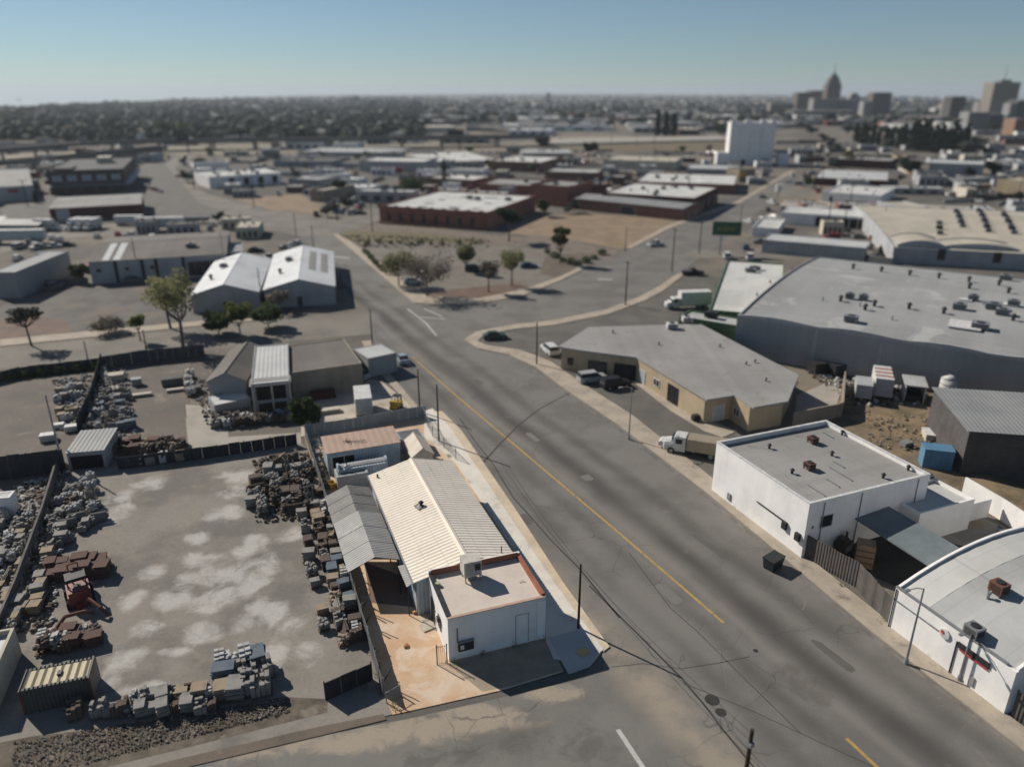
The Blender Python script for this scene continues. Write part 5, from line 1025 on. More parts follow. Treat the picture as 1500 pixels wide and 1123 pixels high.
def car(K,x,y,label,col='silver',ang=0.0,kind='sedan',group=None,pt=None):
    p=pt or G(K,x,y); key=(kind,col); p=Vector((p.x,p.y,.03))
    if key in CARC: return dup(CARC[key],p,ang,label,group)
    e=thing({'sedan':'parked_car','suv':'parked_suv','pickup':'pickup_truck','van':'parked_van'}[kind],label,{'sedan':'car','suv':'car','pickup':'pickup','van':'van'}[kind],p,ang,group); CARC[key]=e
    pm=paint(col,CPNT[col]); m=MB()
    if kind=='sedan':
        loft(m,[(-2.25,.7,.66,.32,.72),(-2.1,.84,.76,.24,.95),(-1.3,.88,.80,.22,1.0),(.9,.88,.80,.22,.95),(2.0,.84,.74,.24,.80),(2.25,.7,.62,.32,.62)]); body=m.build('body',pm,e)
        m=MB(); loft(m,[(-1.85,.74,.70,.93,.96),(-1.2,.76,.60,.95,1.42),(.2,.76,.60,.94,1.44),(1.0,.74,.68,.90,.96)]); m.build('windows',M['glass'],e)
        MB().box(-.58,-1.15,1.425,.58,.2,1.455).build('roof',pm,e)
    elif kind in('suv','van'):
        hh=1.75 if kind=='suv' else 2.3; L=2.35 if kind=='suv' else 2.8
        loft(m,[(-L,.84,.78,.35,1.05),(-L+.1,.92,.86,.28,1.12),(1.0,.92,.86,.28,1.10),(L-.2,.88,.78,.3,.98 if kind=='suv' else 1.1),(L,.74,.66,.38,.75)]); m.build('body',pm,e)
        m=MB(); loft(m,[(-L+.02,.84,.80,1.10,1.12),(-L+.25,.85,.70,1.1,hh-.05),(.5 if kind=='suv' else 1.4,.85,.70,1.1,hh-.05),(1.2 if kind=='suv' else 2.0,.82,.74,1.06,1.12)]); m.build('windows',M['glass'],e)
        MB().box(-.72,-L+.2,hh-.06,.72,.5 if kind=='suv' else 1.4,hh).build('roof',pm,e)
    else:
        loft(m,[(-2.7,.86,.82,.4,1.0),(-2.6,.92,.88,.35,1.05),(1.0,.92,.88,.35,1.05),(2.5,.88,.8,.38,1.0),(2.7,.76,.7,.42,.8)]); m.build('body',pm,e)
        m=MB(); loft(m,[(-.6,.84,.76,1.04,1.08),(-.45,.84,.68,1.04,1.72),(.5,.84,.68,1.04,1.74),(1.2,.82,.76,1.0,1.06)]); m.build('windows',M['glass'],e)
        MB().box(-.66,-.42,1.72,.66,.5,1.77).build('roof',pm,e); MB().box(-.76,-2.55,1.045,.76,-.75,1.065).build('cargo_bed',M['dark_metal'],e)
    a,b_=(-1.4,1.45) if kind!='pickup' else (-1.7,1.75)
    for sx in(-1,1):
        for yy in(a,b_): wheel(e,sx*.82,yy)
        f=2.2 if kind=='sedan' else (2.3 if kind=='suv' else (2.66 if kind=='pickup' else 2.7))
        MB().box(sx*.5-.15,f-.1,.6,sx*.5+.15,f+.06,.75).build('headlight',M['trim'],e)
    return e
def trailer(K,x,y,label,L=14,w_=2.5,h=2.8,ang=0.0,cab=None,col='white',name='box_trailer',cat='trailer',group=None,z0=1.1):
    p=G(K,x,y); p.z=.03; e=thing(name,label,cat,p,ang,group); c=paint(col,CPNT[col])
    MB().box(-w_/2,-L/2,z0,w_/2,L/2,z0+h).build('cargo_box',c,e)
    MB().box(-w_/2+.02,-L/2+.02,z0+h,w_/2-.02,L/2-.02,z0+h+.05).build('roof_panel',M['trim'] if col=='white' else c,e)
    MB().box(-w_/2+.08,-L/2-.04,z0+.1,-.02,-L/2-.001,z0+h-.1).build('rear_door',M['pale_wall'],e); MB().box(.02,-L/2-.04,z0+.1,w_/2-.08,-L/2-.001,z0+h-.1).build('rear_door',M['pale_wall'],e)
    MB().box(-.5,-L/2+.3,z0-.3,.5,L/2-.2,z0).build('chassis',M['dark_metal'],e)
    for sx in(-1,1):
        for yy in (-L/2+1.2,-L/2+2.4): wheel(e,sx*(w_/2-.2),yy,.48,.35)
    if cab:
        cm=paint(cab,CPNT[cab]); y0=L/2+.15; m=MB()
        loft(m,[(y0,1.0,.95,.5,2.4),(y0+1.3,1.0,.92,.5,2.4),(y0+1.9,1.0,.85,.5,1.6),(y0+2.6,.95,.8,.5,1.45),(y0+2.75,.8,.7,.6,1.2)]); cb=m.build('cab',cm,e)
        MB().box(-.85,y0+1.45,1.62,.85,y0+1.75,2.15).build('windscreen',M['glass'],cb); MB().box(-1.02,y0+.4,1.5,1.02,y0+1.2,2.1).build('side_window',M['glass'],cb)
        for sx in(-1,1): wheel(e,sx*.9,y0+1.7,.45,.3)
    else:
        for sx in(-1,1): MB().box(sx*.7-.06,L/2-2,.0,sx*.7+.06,L/2-1.85,z0-.3).build('landing_leg',M['dark_metal'],e)
    return e
S=R21
car('N',589,530,'pale blue parked car facing away at the kerb above the workshop lot','pale_blue',S,'sedan')
car('C3',335,622,'pale grey car parked crosswise before the tan building, left of the black one','silver',math.radians(-70),'suv')
car('C3',442,648,'black car parked beside the pale grey car before the tan building','black',math.radians(-70),'suv')
car('C3',140,490,'white and blue car parked at the far end of the tan building','white',math.radians(20),'suv')
car('J',930,575,'dark green car on the corner lot behind the sign pole','dark_green',math.radians(-80),'sedan')
car('J',830,252,'black suv parked under the pale green park tree','black',math.radians(-85),'suv')
car('J',1090,235,'dark blue car parked at the right side of the park','blue',math.radians(-80),'sedan')
car('J',540,312,'white car half hidden behind the bare park trees','white',math.radians(-85),'sedan')
car('A5',712,712,'white pickup driving on the side road by the dirt lot','white',math.radians(-60),'pickup')
car('A5',925,880,'black pickup parked at the left wall of the green edged store lot','black',math.radians(-85),'pickup')
car('A6',592,635,'dark car alone in the carport yard','grey',math.radians(-85),'sedan')
for i,(x,y,c_,l) in enumerate([(400,562,'silver','silver car in the left bay of the long carport'),(455,566,'white','white car in the second bay of the long carport'),(512,572,'grey','dark grey car in the middle bay of the long carport'),(585,578,'black','black car in front of the right bays of the long carport'),(660,585,'blue','blue car just right of the long carport')]):
    car('A6',x,y,l,c_,math.radians(-9),'sedan',group='cars at the long carport')
car('A1',850,318,'dark car parked by the wall of the long grey warehouse','grey',math.radians(-85),'sedan')
car('A2',985,800,'silver car beside the white trailer end','silver',math.radians(60),'sedan')
for i,(x,y,c_,l) in enumerate([(240,690,'silver','silver car, leftmost of three on the lane above the vacant lot'),(302,684,'white','white car, middle of three on the lane above the vacant lot'),(370,678,'black','black car, rightmost of three on the lane above the vacant lot')]): car('A3',x,y,l,c_,math.radians(-80),'sedan',group='cars on the west lane')
car('A2',620,110,'dark suv on the lane right behind the right white gabled warehouse','grey',math.radians(10),'suv'); car('A2',430,110,'dark car between the white gabled warehouse and the grey shed','black',math.radians(-80),'sedan')
trailer('C3',800,285,'white box truck with pale blue sides parked left of the green edged store',6.5,2.4,2.7,math.radians(97),'white',name='box_truck',cat='truck',z0=.9)
# flat truck before the white block building
trailer('C3',870,965,'long low tan and green camper body with white cab beside the white block building',5.4,2.2,1.5,math.radians(68),'white','tan','camper_truck','truck',z0=.8)
car('C3',740,930,'white pickup nose to tail with the camper truck in the small lot','white',math.radians(68),'pickup')
trailer('A3',885,590,'long white semi trailer parked on the lane above the long grey warehouse',15,2.6,3.0,math.radians(-84),name='semi_trailer')
trailer('A3',715,560,'white motorhome with many windows behind the long semi trailer',9,2.6,2.4,math.radians(-84),'white',name='motorhome',cat='motorhome',z0=.7)
for i,(x,l) in enumerate([(425,'left one of the three white step vans at the red shed'),(475,'middle one of the three white step vans at the red shed'),(525,'right one of the three white step vans at the red shed')]): trailer('A3',x,582,l,5.5,2.3,2.6,math.radians(178),'white',name='step_van',cat='van',z0=.8,group='step vans at the red shed')
trailer('A3',250,590,'white delivery truck left of the step vans',6,2.4,2.6,math.radians(-100),'white',name='delivery_truck',cat='truck',z0=.9)
trailer('A3',1075,550,'low grey flatbed load right of the semi trailer',9,2.4,.9,math.radians(-84),col='grey',name='flatbed_trailer')
trailer('A3',1275,548,'rusty brown box standing alone by the side road',5.5,2.3,2.0,math.radians(-84),col='tan',name='cargo_box',cat='box',z0=.5)
trailer('A2',808,862,'long white trailer parked along the brown flat shed',10,2.5,2.4,math.radians(-72),name='semi_trailer')
trailer('A2',1022,985,'white box trailer with its rear doors facing the workshop lot',5.2,2.3,2.3,math.radians(14),name='box_trailer',z0=.7)
trailer('B2',650,548,'red box trailer standing in front of the long pale warehouse',12,2.5,2.6,math.radians(-80),col='red',name='red_trailer'); trailer('B2',575,548,'white truck tractor trailer left of the red box trailer',7,2.5,2.6,math.radians(-80),'white',name='box_truck',cat='truck')
trailer('A3',100,660,'long white trailer at the far left of the west lane',16,2.5,2.8,math.radians(-84),name='semi_trailer')
# scrap car lot
cols=['white','silver','grey','black','blue','red','tan','pale_blue']
rr=random.Random(11)
for i in range(38):
    x=rr.uniform(350,700); y=rr.uniform(355,480); 
    if y<400 and x<470: continue
    if y>430 and x>560: continue
    c_=rr.choice(cols); car('A4',x,y,c_.replace('_',' ')+' car crowded into the scrap car lot beside the small grey house',c_,rr.choice([S,-1.2,1.9])+rr.uniform(-.15,.15),rr.choice(['sedan','sedan','suv','van']),group='cars in the scrap lot')
def carrow(K,a,c,n,lab,ang,grp,seed,jit=.3):
    r_=random.Random(seed)
    for i in range(n):
        if r_.random()<.2: continue
        k=(i+.5)/n; c_=r_.choice(cols[:6]); car(K,a[0]+(c[0]-a[0])*k,a[1]+(c[1]-a[1])*k,c_.replace('_',' ')+' car '+lab,c_,ang+r_.uniform(-.05,.05),r_.choice(['sedan','suv','sedan']),group=grp)
carrow('A6',(1150,372),(1340,385),9,'in the parking row left of the tan building','0' and math.radians(-9),'cars in the row by the tan building',1)
carrow('A6',(1070,400),(1330,415),9,'in the nearer parking row left of the tan building',math.radians(-9),'cars in the nearer row',2)
carrow('A6',(200,330),(340,360),6,'on the lot behind the far street corner',math.radians(40),'cars on the far corner lot',3)
carrow('A5',(1110,395),(1360,440),4,'driving on the far part of the forked street',math.radians(-45),'cars on the far street',4)
carrow('A5',(20,290),(330,230),14,'parked among the white roofed blocks',math.radians(10),'cars among the white roofed blocks',5)
carrow('B3',(1340,560),(1480,540),6,'right of the cold storage block',math.radians(-9),'cars right of the cold storage block',6)
carrow('B3',(700,420),(920,450),8,'in the yard left of the cold storage block',math.radians(-9),'cars left of the cold storage block',8)
carrow('A3',(780,350),(910,390),7,'at the curve of the side road',math.radians(30),'cars at the side road curve',9)
carrow('A3',(180,620),(60,640),5,'on the west lane near the left edge',math.radians(-80),'cars at the left edge of the lane',10)
carrow('A1',(120,30),(240,110),6,'in the scrap yard left of the long grey warehouse',math.radians(30),'cars in the west scrap yard',12)
carrow('B2',(470,335),(600,350),3,'driving on the viaduct',1.4,'cars on the viaduct',13)
# red forklift style machine
c=G('L2',370,245); e=thing('red_loader','red and black loader with raised mast at the left of the stone yard','loader',c,.6)
MB().box(-.9,-1.3,.5,.9,1.1,1.3).box(-.8,-1.3,1.3,.8,-.5,1.7).build('body',paint('loader_red',(.17,.035,.03)),e)
m=MB()
for sx in(-1,1):
    m.box(sx*.7-.05,-.4,1.3,sx*.7+.05,-.3,2.5).box(sx*.7-.05,.6,1.3,sx*.7+.05,.7,2.5)
m.box(-.8,-.5,2.5,.8,.8,2.58); m.build('cab_frame',M['dark_metal'],e)
MB().box(-.45,1.3,.2,-.35,1.42,3.0).box(.35,1.3,.2,.45,1.42,3.0).box(-.45,1.3,3.0,.45,1.42,3.1).build('mast',M['rust'],e)
for sx in(-1,1): MB().box(sx*.3-.06,1.43,.25,sx*.3+.06,2.6,.3).build('fork',M['dark_metal'],e); wheel(e,sx*.95,.7,.5,.35); wheel(e,sx*.95,-.9,.4,.3)
MB().box(-.3,-.2,1.3,.3,.2,1.6).build('seat',M['black'],e)
for K,x,y,l,a in (('L2',330,370,'red machine arm folded on the ground behind the tan container',.9),('L2',430,300,'rusty red frame leaning beside the red loader',-.5)):
    c=G(K,x,y); e=thing('scrap_machine',l,'machine',c,a); MB().path([(-1.5,0,.3),(-.3,0,1.3),(1.2,0,.9),(1.9,.2,.2)],.16,6).build('arm',M['rust'],e); MB().box(-1.9,-.5,0,-1.2,.5,.6).build('counterweight',paint('loader_red',(.17,.035,.03)),e)
c=G('N',581,598); e=thing('yellow_machine','small yellow forklift by the back fence of the workshop lot','forklift',c,-.3)
MB().box(-.6,-.9,.3,.6,.8,1.0).box(-.6,-.9,1.0,.6,-.4,1.4).build('body',M['yellow'],e)
MB().box(-.55,-.3,1.9,.55,.7,1.96).box(-.55,-.3,1.0,-.48,-.23,1.9).box(.48,-.3,1.0,.55,-.23,1.9).box(-.55,.6,1.0,-.48,.67,1.9).box(.48,.6,1.0,.55,.67,1.9).build('roof_guard',M['dark_metal'],e)
for sx in(-1,1): MB().box(sx*.25-.05,.85,.1,sx*.25+.05,.95,1.9).build('mast_rail',M['dark_metal'],e); wheel(e,sx*.6,.5,.3,.2); wheel(e,sx*.6,-.6,.28,.2)
# bin on the road
c=G('T2',395,92); e=thing('wheeled_bin','dark wheeled dumpster standing in the street by the white block wall','dumpster',c,R21+.3)
m=MB(); m.raw([(-.8,-.5,.15),(.8,-.5,.15),(.8,.5,.15),(-.8,.5,.15),(-.95,-.6,1.1),(.95,-.6,1.1),(.95,.6,1.3),(-.95,.6,1.3)],[(0,3,2,1),(4,5,6,7),(0,1,5,4),(1,2,6,5),(2,3,7,6),(3,0,4,7)]); m.build('bin_body',gm('dark_bin',(.035,.045,.045),None,1,.1,6,rough=.5),e)
MB().box(-.98,-.64,1.13,.98,.62,1.2).build('lid',M['dark_metal'],e)
for sx in(-1,1):
    for sy in(-1,1): MB().cyl((sx*.7-.04,sy*.4,.09),(sx*.7+.04,sy*.4,.09),.09,n=8).build('wheel',M['rubber'],e)
# ------------------------------------------------------------ poles, lamps, wires
TOPS={}
def pole(key,x,yb,yt,label,arms=1,r=.14,group=None,name='utility_pole',mat=None):
    p=G('N',x,yb); h=max(4.5,HT(yt,yb)); e=thing(name,label,'utility pole',p,RA,group); TOPS[key]=(p,h)
    MB().cyl((0,0,0),(0,0,h),r,r*.65,8).build('pole',mat or M['pole'],e)
    for k_ in range(arms):
        z=h-.5-k_*.9; MB().box(-1.1,-.06,z,1.1,.06,z+.11).build('crossarm',M['pole'],e)
        m=MB()
        for x_ in (-1,-.5,.5,1): MB().cyl((x_,0,z+.11),(x_,0,z+.27),.04,n=5).build('insulator',M['metal'],e)
    return e
pole('a',847,921,826,'dark wooden pole rising at the kerb beside the office front',0,.12)
pole('b',643,647,563,'dark wooden pole at the back corner of the workshop lot',0,.13)
pole('c',615,604,541,'wooden pole just behind the pole at the back corner of the lot',0,.13)
p=G('N',1086,1172); e=thing('utility_pole','black wooden pole cut off by the bottom edge of the picture','utility pole',p,RA); MB().cyl((0,0,0),(0,0,HT(1068,1172)),.17,.12,8).build('pole',M['pole'],e); MB().box(-.2,-.16,HT(1068,1172)-1.3,.2,.16,HT(1068,1172)-1.0).build('clamp',M['metal'],e); TOPS['d']=(p,HT(1068,1172))
for key,x,yb,yt,l in [('e',91,678,578,'tall leaning grey pole at the corner of the open yard shed'),('f',131,537,499,'grey pole standing in the overgrown fence at the side street'),('g',216,520,490,'short pole on the side street left of the green tree'),
 ('h',501,432,394,'dark pole at the street kerb beside the white gabled warehouse'),('i',546,510,452,'dark pole on the corner where the side street joins'),('j',461,380,331,'pole at the far end of the street behind the white warehouses'),
 ('k',916,447,382,'dark pole on the curved pavement of the forked street'),('l',984,398,334,'dark pole at the kerb left of the green edged store'),('m',1024,371,324,'pole beside the green billboard'),('n',1084,331,300,'pole far up the right hand street'),
 ('o',786,534,472,'pole on the pavement at the sharp corner of the fork'),('p',204,410,349,'tall pole in front of the long grey warehouse'),('q',332,409,338,'pale pole between the two white gabled warehouses and the grey warehouse'),('r',384,447,392,'thin pole in front of the left white gabled warehouse'),
 ('s',434,347,312,'pole at the railway crossing behind the street'),('t',916,368,332,'thin pole at the edge of the dirt lot'),('u',652,275,229,'slim dark pole behind the big brick warehouse'),('v',1294,330,300,'pole behind the long carport'),('w',560,262,232,'thin pole before the long pale warehouse'),('x',1300,470,430,'slim pole on the big warehouse roof edge')]:
    if key=='x': continue
    pole(key,x,yb,yt,l,1 if key in 'klmnjp' else 0,.16 if key in'klm' else .13,mat=M['roof_grey'] if key in 'efq' else None)
def wire(a,c,n_=2,dz=0,label=None):
    (pa,ha),(pc,hc)=TOPS[a],TOPS[c]
    for k_ in range(n_):
        A=pa+Vector((0,0,ha-.3-k_*.6)); C=pc+Vector((0,0,hc-.3-k_*.6)); L=(C-A).length; pts=[]
        for i in range(13): t_=i/12; pts.append(A.lerp(C,t_)-Vector((0,0,4*t_*(1-t_)*L*.02))-A)
        o=tag(MB().path(pts,.018,4).build('overhead_wire',M['black']),('upper' if k_==0 else 'lower')+' sagging cable '+label,'cable'); o.location=A
for a_,c_,l in (('d','a','from the pole at the bottom edge to the office pole'),('a','b','along the street side of the workshop lot'),('b','c','between the two poles at the back corner of the lot'),('c','i','from the back corner of the lot to the side street corner'),('k','l','along the fork between its two nearest poles'),('l','m','along the fork towards the green billboard'),('m','n','beyond the green billboard'),('h','j','beside the white gabled warehouses')): wire(a_,c_,2,0,l)
def lamp(K,x,yb,yt,label,arm=1.6,dr=0.0):
    p=G(K,x,yb); h=HT(q(K,(0,yt))[1],q(K,(0,yb))[1]); e=thing('street_lamp',label,'street lamp',p,dr)
    MB().cyl((0,0,0),(0,0,h),.1,.06,8).cyl((0,0,0),(0,0,.5),.17,.15,8).build('pole',M['metal'],e)
    MB().path([(0,0,h-.05),(-arm*.5,0,h+.25),(-arm,0,h+.3)],.04).build('arm',M['metal'],e); MB().box(-arm-.5,-.12,h+.24,-arm,.12,h+.36).build('lamp_head',M['metal'],e)
lamp('T2',980,515,185,'grey street lamp before the left part of the barrel roofed shop wall',1.5,R21)
lamp('T2',1212,592,385,'thin dark pole lamp before the sign of the barrel roofed shop',.8,R21)
lamp('C3',503,886,650,'grey street lamp on the pavement beside the parking before the tan building',1.4,R21)
# green billboard
c=G('A5',1080,760); h=HT(q('A5',(0,655))[1],q('A5',(0,765))[1]); t_=HT(q('A5',(0,575))[1],q('A5',(0,765))[1]); e=thing('green_billboard','green billboard with yellow lettering band on a single post','billboard',c,math.radians(-8))
MB().cyl((0,0,0),(0,0,h+.3),.25,n=10).build('post',M['metal'],e); pb=MB().box(-2.5,-.15,h,5.2,.15,t_).build('panel',gm('green_poster',(.05,.13,.07),(.04,.10,.06),.6,.1,4),e)
MB().box(-1.2,-.17,h+(t_-h)*.35,3.6,-.151,h+(t_-h)*.6).build('poster_band',gm('poster_yellow',(.20,.20,.06)),pb)
for K,x,y0,y1,yb,w_,l in [('B1',1015,375,400,470,9,'dark billboard back standing beside the viaduct at left'),('B2',1005,300,335,420,12,'dark billboard back standing beside the viaduct in the centre')]:
    yb_=q(K,(0,yb))[1]; c=G(K,x,yb); h=HT(q(K,(0,y1))[1],yb_); t_=HT(q(K,(0,y0))[1],yb_); e=thing('billboard',l,'billboard',c,0); MB().cyl((3,0,0),(3,0,h+1),.5,n=8).build('post',M['dark_metal'],e); MB().box(-w_/2,-.3,h,w_/2,.3,t_).build('panel',M['dark_metal'],e)
c=G('A6',145,425); e=thing('white_sign','white tank shaped sign at the far street corner','sign',c,0); MB().cyl((0,0,0),(0,0,5),.25,n=8).build('post',M['metal'],e); MB().cyl((0,0,3.5),(0,0,6.3),1.3,n=14).build('drum',M['trim'],e)
# ------------------------------------------------------------ trees
M['bark']=gm('tree_bark',(.15,.125,.10),(.11,.09,.075),2,.2,9,bump=.3)
M['leaf']=leafm('leaf_green',(.075,.105,.04),(.045,.068,.028)); M['leaf_olive']=leafm('leaf_olive',(.24,.235,.12),(.17,.17,.09)); M['leaf_dark']=leafm('leaf_dark',(.022,.034,.018),(.014,.022,.013)); M['leaf_grey']=leafm('leaf_grey',(.22,.19,.15),(.16,.14,.115)); M['leaf_far']=leafm('leaf_far',(.105,.115,.098),(.07,.082,.072)); M['leaf_lime']=leafm('leaf_lime',(.13,.15,.045),(.09,.11,.035))
def leaves(m,rr,c,r,n,s,flat=.8,shell=.35):
    for i in range(n):
        while 1:
            v=Vector((rr.uniform(-1,1),rr.uniform(-1,1),rr.uniform(-1,1)))
            if shell<v.length<1: break
        p=Vector(c)+Vector((v.x*r,v.y*r,v.z*r*flat)); a=Vector((rr.uniform(-1,1),rr.uniform(-1,1),rr.uniform(-.6,.6))).normalized(); b_=a.cross(Vector((rr.uniform(-1,1),rr.uniform(-1,1),rr.uniform(-1,1)))).normalized()
        k=s*rr.uniform(.6,1.3); m.poly([p-a*k,p-b_*k*.55,p+a*k,p+b_*k*.55])
def tree(K,x,y,h,r,label,leaf='leaf',dens=1.0,trunk=.32,s=.28,seed=1,kind='round',cat='tree',name='tree',group=None,flat=.8):
    rr=random.Random(seed); p=G(K,x,y); e=thing(name,label,cat,p,rr.random()*6,group); m=MB(); lm=MB()
    z0=h*trunk; top=Vector((rr.uniform(-.2,.2)*r*.3,rr.uniform(-.2,.2)*r*.3,z0)); m.cyl((0,0,0),top,.05*h*.55,.035*h*.55,8)
    nb=9 if kind!='bare' else 13
    for i in range(nb):
        t=i*2.4+rr.uniform(-.3,.3); u=rr.uniform(.45,.95) if i else 0; zz=z0+(h-z0)*rr.uniform(.35,.85)
        if kind=='cone': u*=.5
        q_=Vector((math.cos(t)*r*u*.75,math.sin(t)*r*u*.75,zz)); mid=(top+q_)/2+Vector((math.cos(t)*r*.15,math.sin(t)*r*.15,-(h-z0)*.08))
        m.cyl(top,mid,.018*h*.6,.012*h*.6,6); m.cyl(mid,q_,.012*h*.6,.005*h*.6,5)
        if kind=='bare':
            for j in range(11):
                d=Vector((rr.uniform(-1,1)+math.cos(t)*.6,rr.uniform(-1,1)+math.sin(t)*.6,rr.uniform(-.1,1))).normalized()*r*rr.uniform(.25,.42); s0=mid.lerp(q_,rr.uniform(.2,1)); e0=s0+d; m.cyl(s0,e0,.05,.02,4,caps=False)
                for k_ in range(5): d2=(d.normalized()+Vector((rr.uniform(-.8,.8),rr.uniform(-.8,.8),rr.uniform(-.4,.7)))).normalized()*r*.2; s1=s0.lerp(e0,rr.uniform(.3,1)); m.cyl(s1,s1+d2,.025,.01,3,caps=False)
        cr=r*rr.uniform(.36,.52)
        leaves(lm,rr,q_,cr,int((150 if kind!='bare' else 95)*dens),s,flat)
    if kind!='bare': leaves(lm,rr,(0,0,z0+(h-z0)*.55),r*.6,int(220*dens),s,flat)
    m.build('trunk',M['bark'],e); lm.build('crown',M[leaf],e); return e
tree('J',470,320,7.2,4.2,'olive brown round tree, leftmost in the park','leaf_olive',1.4,seed=2,kind='bare',trunk=.3)
tree('J',605,372,9.2,6.2,'large leafless grey tree, widest crown in the park','leaf_grey',1.0,seed=3,kind='bare',trunk=.34)
tree('J',790,255,6.6,2.9,'small pale green tree above the black suv in the park','leaf_olive',1.5,seed=4,trunk=.3)
tree('J',900,352,7.2,2.6,'thin leafless grey tree in the middle of the park','leaf_grey',.5,seed=5,kind='bare',trunk=.42)
tree('J',1010,322,8.2,3.4,'tall olive green tree at the right side of the park','leaf_olive',.9,seed=6,trunk=.45)
tree('J',1240,215,9.6,2.5,'narrow dark green tree at the right tip of the park','leaf',1.4,seed=8,trunk=.3)
tree('A4',1305,620,10,4.2,'dark green bushy palm like tree at the corner of the big brick warehouse','leaf_dark',1.8,seed=9,trunk=.48,flat=.6)
tree('A4',800,385,7.5,5.0,'round green tree behind the left end of the brick warehouse roof','leaf',1.6,seed=10,trunk=.15,s=.35)
tree('A4',425,385,7,3.6,'dark round tree beside the small grey house','leaf_dark',1.5,seed=12,trunk=.2)
def cypress(K,x,y,h,r,label,seed,group=None,src=None,name='cypress'):
    rr=random.Random(seed); p=G(K,x,y); e=thing(name,label,'tree',p,0,group); MB().cyl((0,0,0),(0,0,h*.5),.2,.08,6).build('trunk',M['bark'],e); m=MB()
    for i in range(26):
        t=i/26; rad=r*(1-t)**.7*(.55+.45*min(1,t*6)); leaves(m,rr,(rr.uniform(-.3,.3)*r,rr.uniform(-.3,.3)*r,h*.06+h*.92*t),rad*.9,40,.3*max(1,r*.8),.9,.3)
    m.build('crown',M['leaf_dark'],e); return e
cypress('A4',968,328,13,1.5,'slim black green cypress behind the brick warehouse roof',20)
cypress('A3',200,440,5,1.2,'small dark evergreen at the foot of the mill building',21)
# side street trees
tree('M',1160,212,13,4.2,'tall loose yellow green tree, right one of the pair at the side street','leaf_olive',1.1,seed=30,trunk=.35,s=.3,flat=1.3)
tree('A1',1080,610,10.5,4.0,'tall loose olive tree, left one of the pair at the side street','leaf_olive',1.1,seed=31,trunk=.35,s=.34,flat=1.1)
tree('M',890,170,5,1.6,'young yellow green street tree beside the short pole','leaf_lime',.7,seed=32,trunk=.4)
tree('A2',345,560,6,2.4,'bright yellow green tree below the white gabled warehouses','leaf_lime',1.2,seed=33,trunk=.25)
tree('A2',500,520,4.6,3.4,'dense green shrub tree against the white gabled warehouse wall','leaf',1.8,seed=34,trunk=.12)
tree('A2',230,560,4.0,3.0,'dark green shrub between the tall olive trees and the white warehouse','leaf',1.6,seed=35,trunk=.12)
tree('A1',200,720,7.5,3.0,'thin bare tree with a flat dark crown at the left of the vacant lot','leaf_dark',.5,seed=36,kind='bare',trunk=.45,flat=.35)
tree('A1',510,320,4.4,2.0,'green shrub at the left end of the long grey warehouse','leaf',1.5,seed=37,trunk=.15)
tree('A1',690,640,2.6,3.2,'faint dry brown bush on the vacant lot edge','leaf_grey',.6,seed=38,kind='bare',trunk=.2,flat=.6)
tree('R1',150,150,5.2,2.0,'dark green leafy shrub at the rear left corner beyond the lot fence','leaf',2.0,seed=39,trunk=.1,flat=1.1)
tree('A2',560,430,4.2,2.4,'bare grey sapling before the two white gables','leaf_grey',.4,seed=40,kind='bare')
tree('B3',960,345,15,8.5,'big round olive green tree left of the cold storage block','leaf',2.0,seed=41,trunk=.15,s=.6)
tree('A6',530,235,9,4.0,'olive tree before the dark red walled warehouse','leaf_olive',1.3,seed=42,trunk=.3,s=.4)
tree('A6',880,300,8,5.5,'broad dark tree right of the maroon based warehouse','leaf_dark',2.0,seed=43,trunk=.2,s=.45)
tree('A6',310,360,5,2.6,'small green tree at the far street corner beside a red car','leaf',1.2,seed=44,trunk=.3)
tree('A6',1320,290,8,4.5,'dark green tree at the right end of the low grey warehouse','leaf_dark',1.8,seed=45,trunk=.2,s=.45)
tree('B2',1480,400,8,6,'dark round tree at the right foot of the viaduct','leaf_dark',1.6,seed=46,trunk=.15,s=.6)
tree('B3',245,430,7,6,'dark bush tree between the rail field and white roofs','leaf_dark',1.6,seed=47,trunk=.15,s=.6)
tree('B1',905,375,13,8,'bright yellow green tree, left one of the pair behind the viaduct','leaf_lime',1.6,seed=48,trunk=.2,s=.8)
tree('B1',1000,375,13,8,'bright yellow green tree, right one of the pair behind the viaduct','leaf_lime',1.6,seed=49,trunk=.2,s=.8)
for i,(x,y,h) in enumerate([(612,335,30),(655,335,27),(700,335,28)]): cypress('B3',x,y,h*.85,5,['left','middle','right'][i]+' tall dark conifer of the trio left of the cold storage block',60+i,'conifers left of the cold storage block')
ORD=['first','second','third','fourth','fifth','sixth','seventh','eighth','ninth','tenth','eleventh','twelfth','thirteenth','fourteenth','fifteenth','sixteenth','seventeenth','eighteenth','nineteenth','twentieth']
rr=random.Random(5); src=None
xs=sorted([440,480,505,545,580,630,660,710,735,790,815,850,880,925,965,1000,1040,1075,1115,1165]); hs=[19,17,15,17,13,16,15,17,20,22,24,22,25,22,20,17,23,18,22,12]
for i,(x,h) in enumerate(zip(xs,hs)):
    y=555+(x-440)*.13 if x<760 else 600+(x-760)*.09; lab=ORD[i]+' dark conifer from the left in the tree row before downtown'
    if src is None: src=cypress('B4',x,y,18,3.6,lab,70,'dark conifer row',name='conifer')
    else:
        s_=h/18*rr.uniform(.95,1.1); dup(src,G('B4',x,y),rr.random()*6,lab,sc=(s_*rr.uniform(.9,1.3),s_*rr.uniform(.9,1.3),s_))
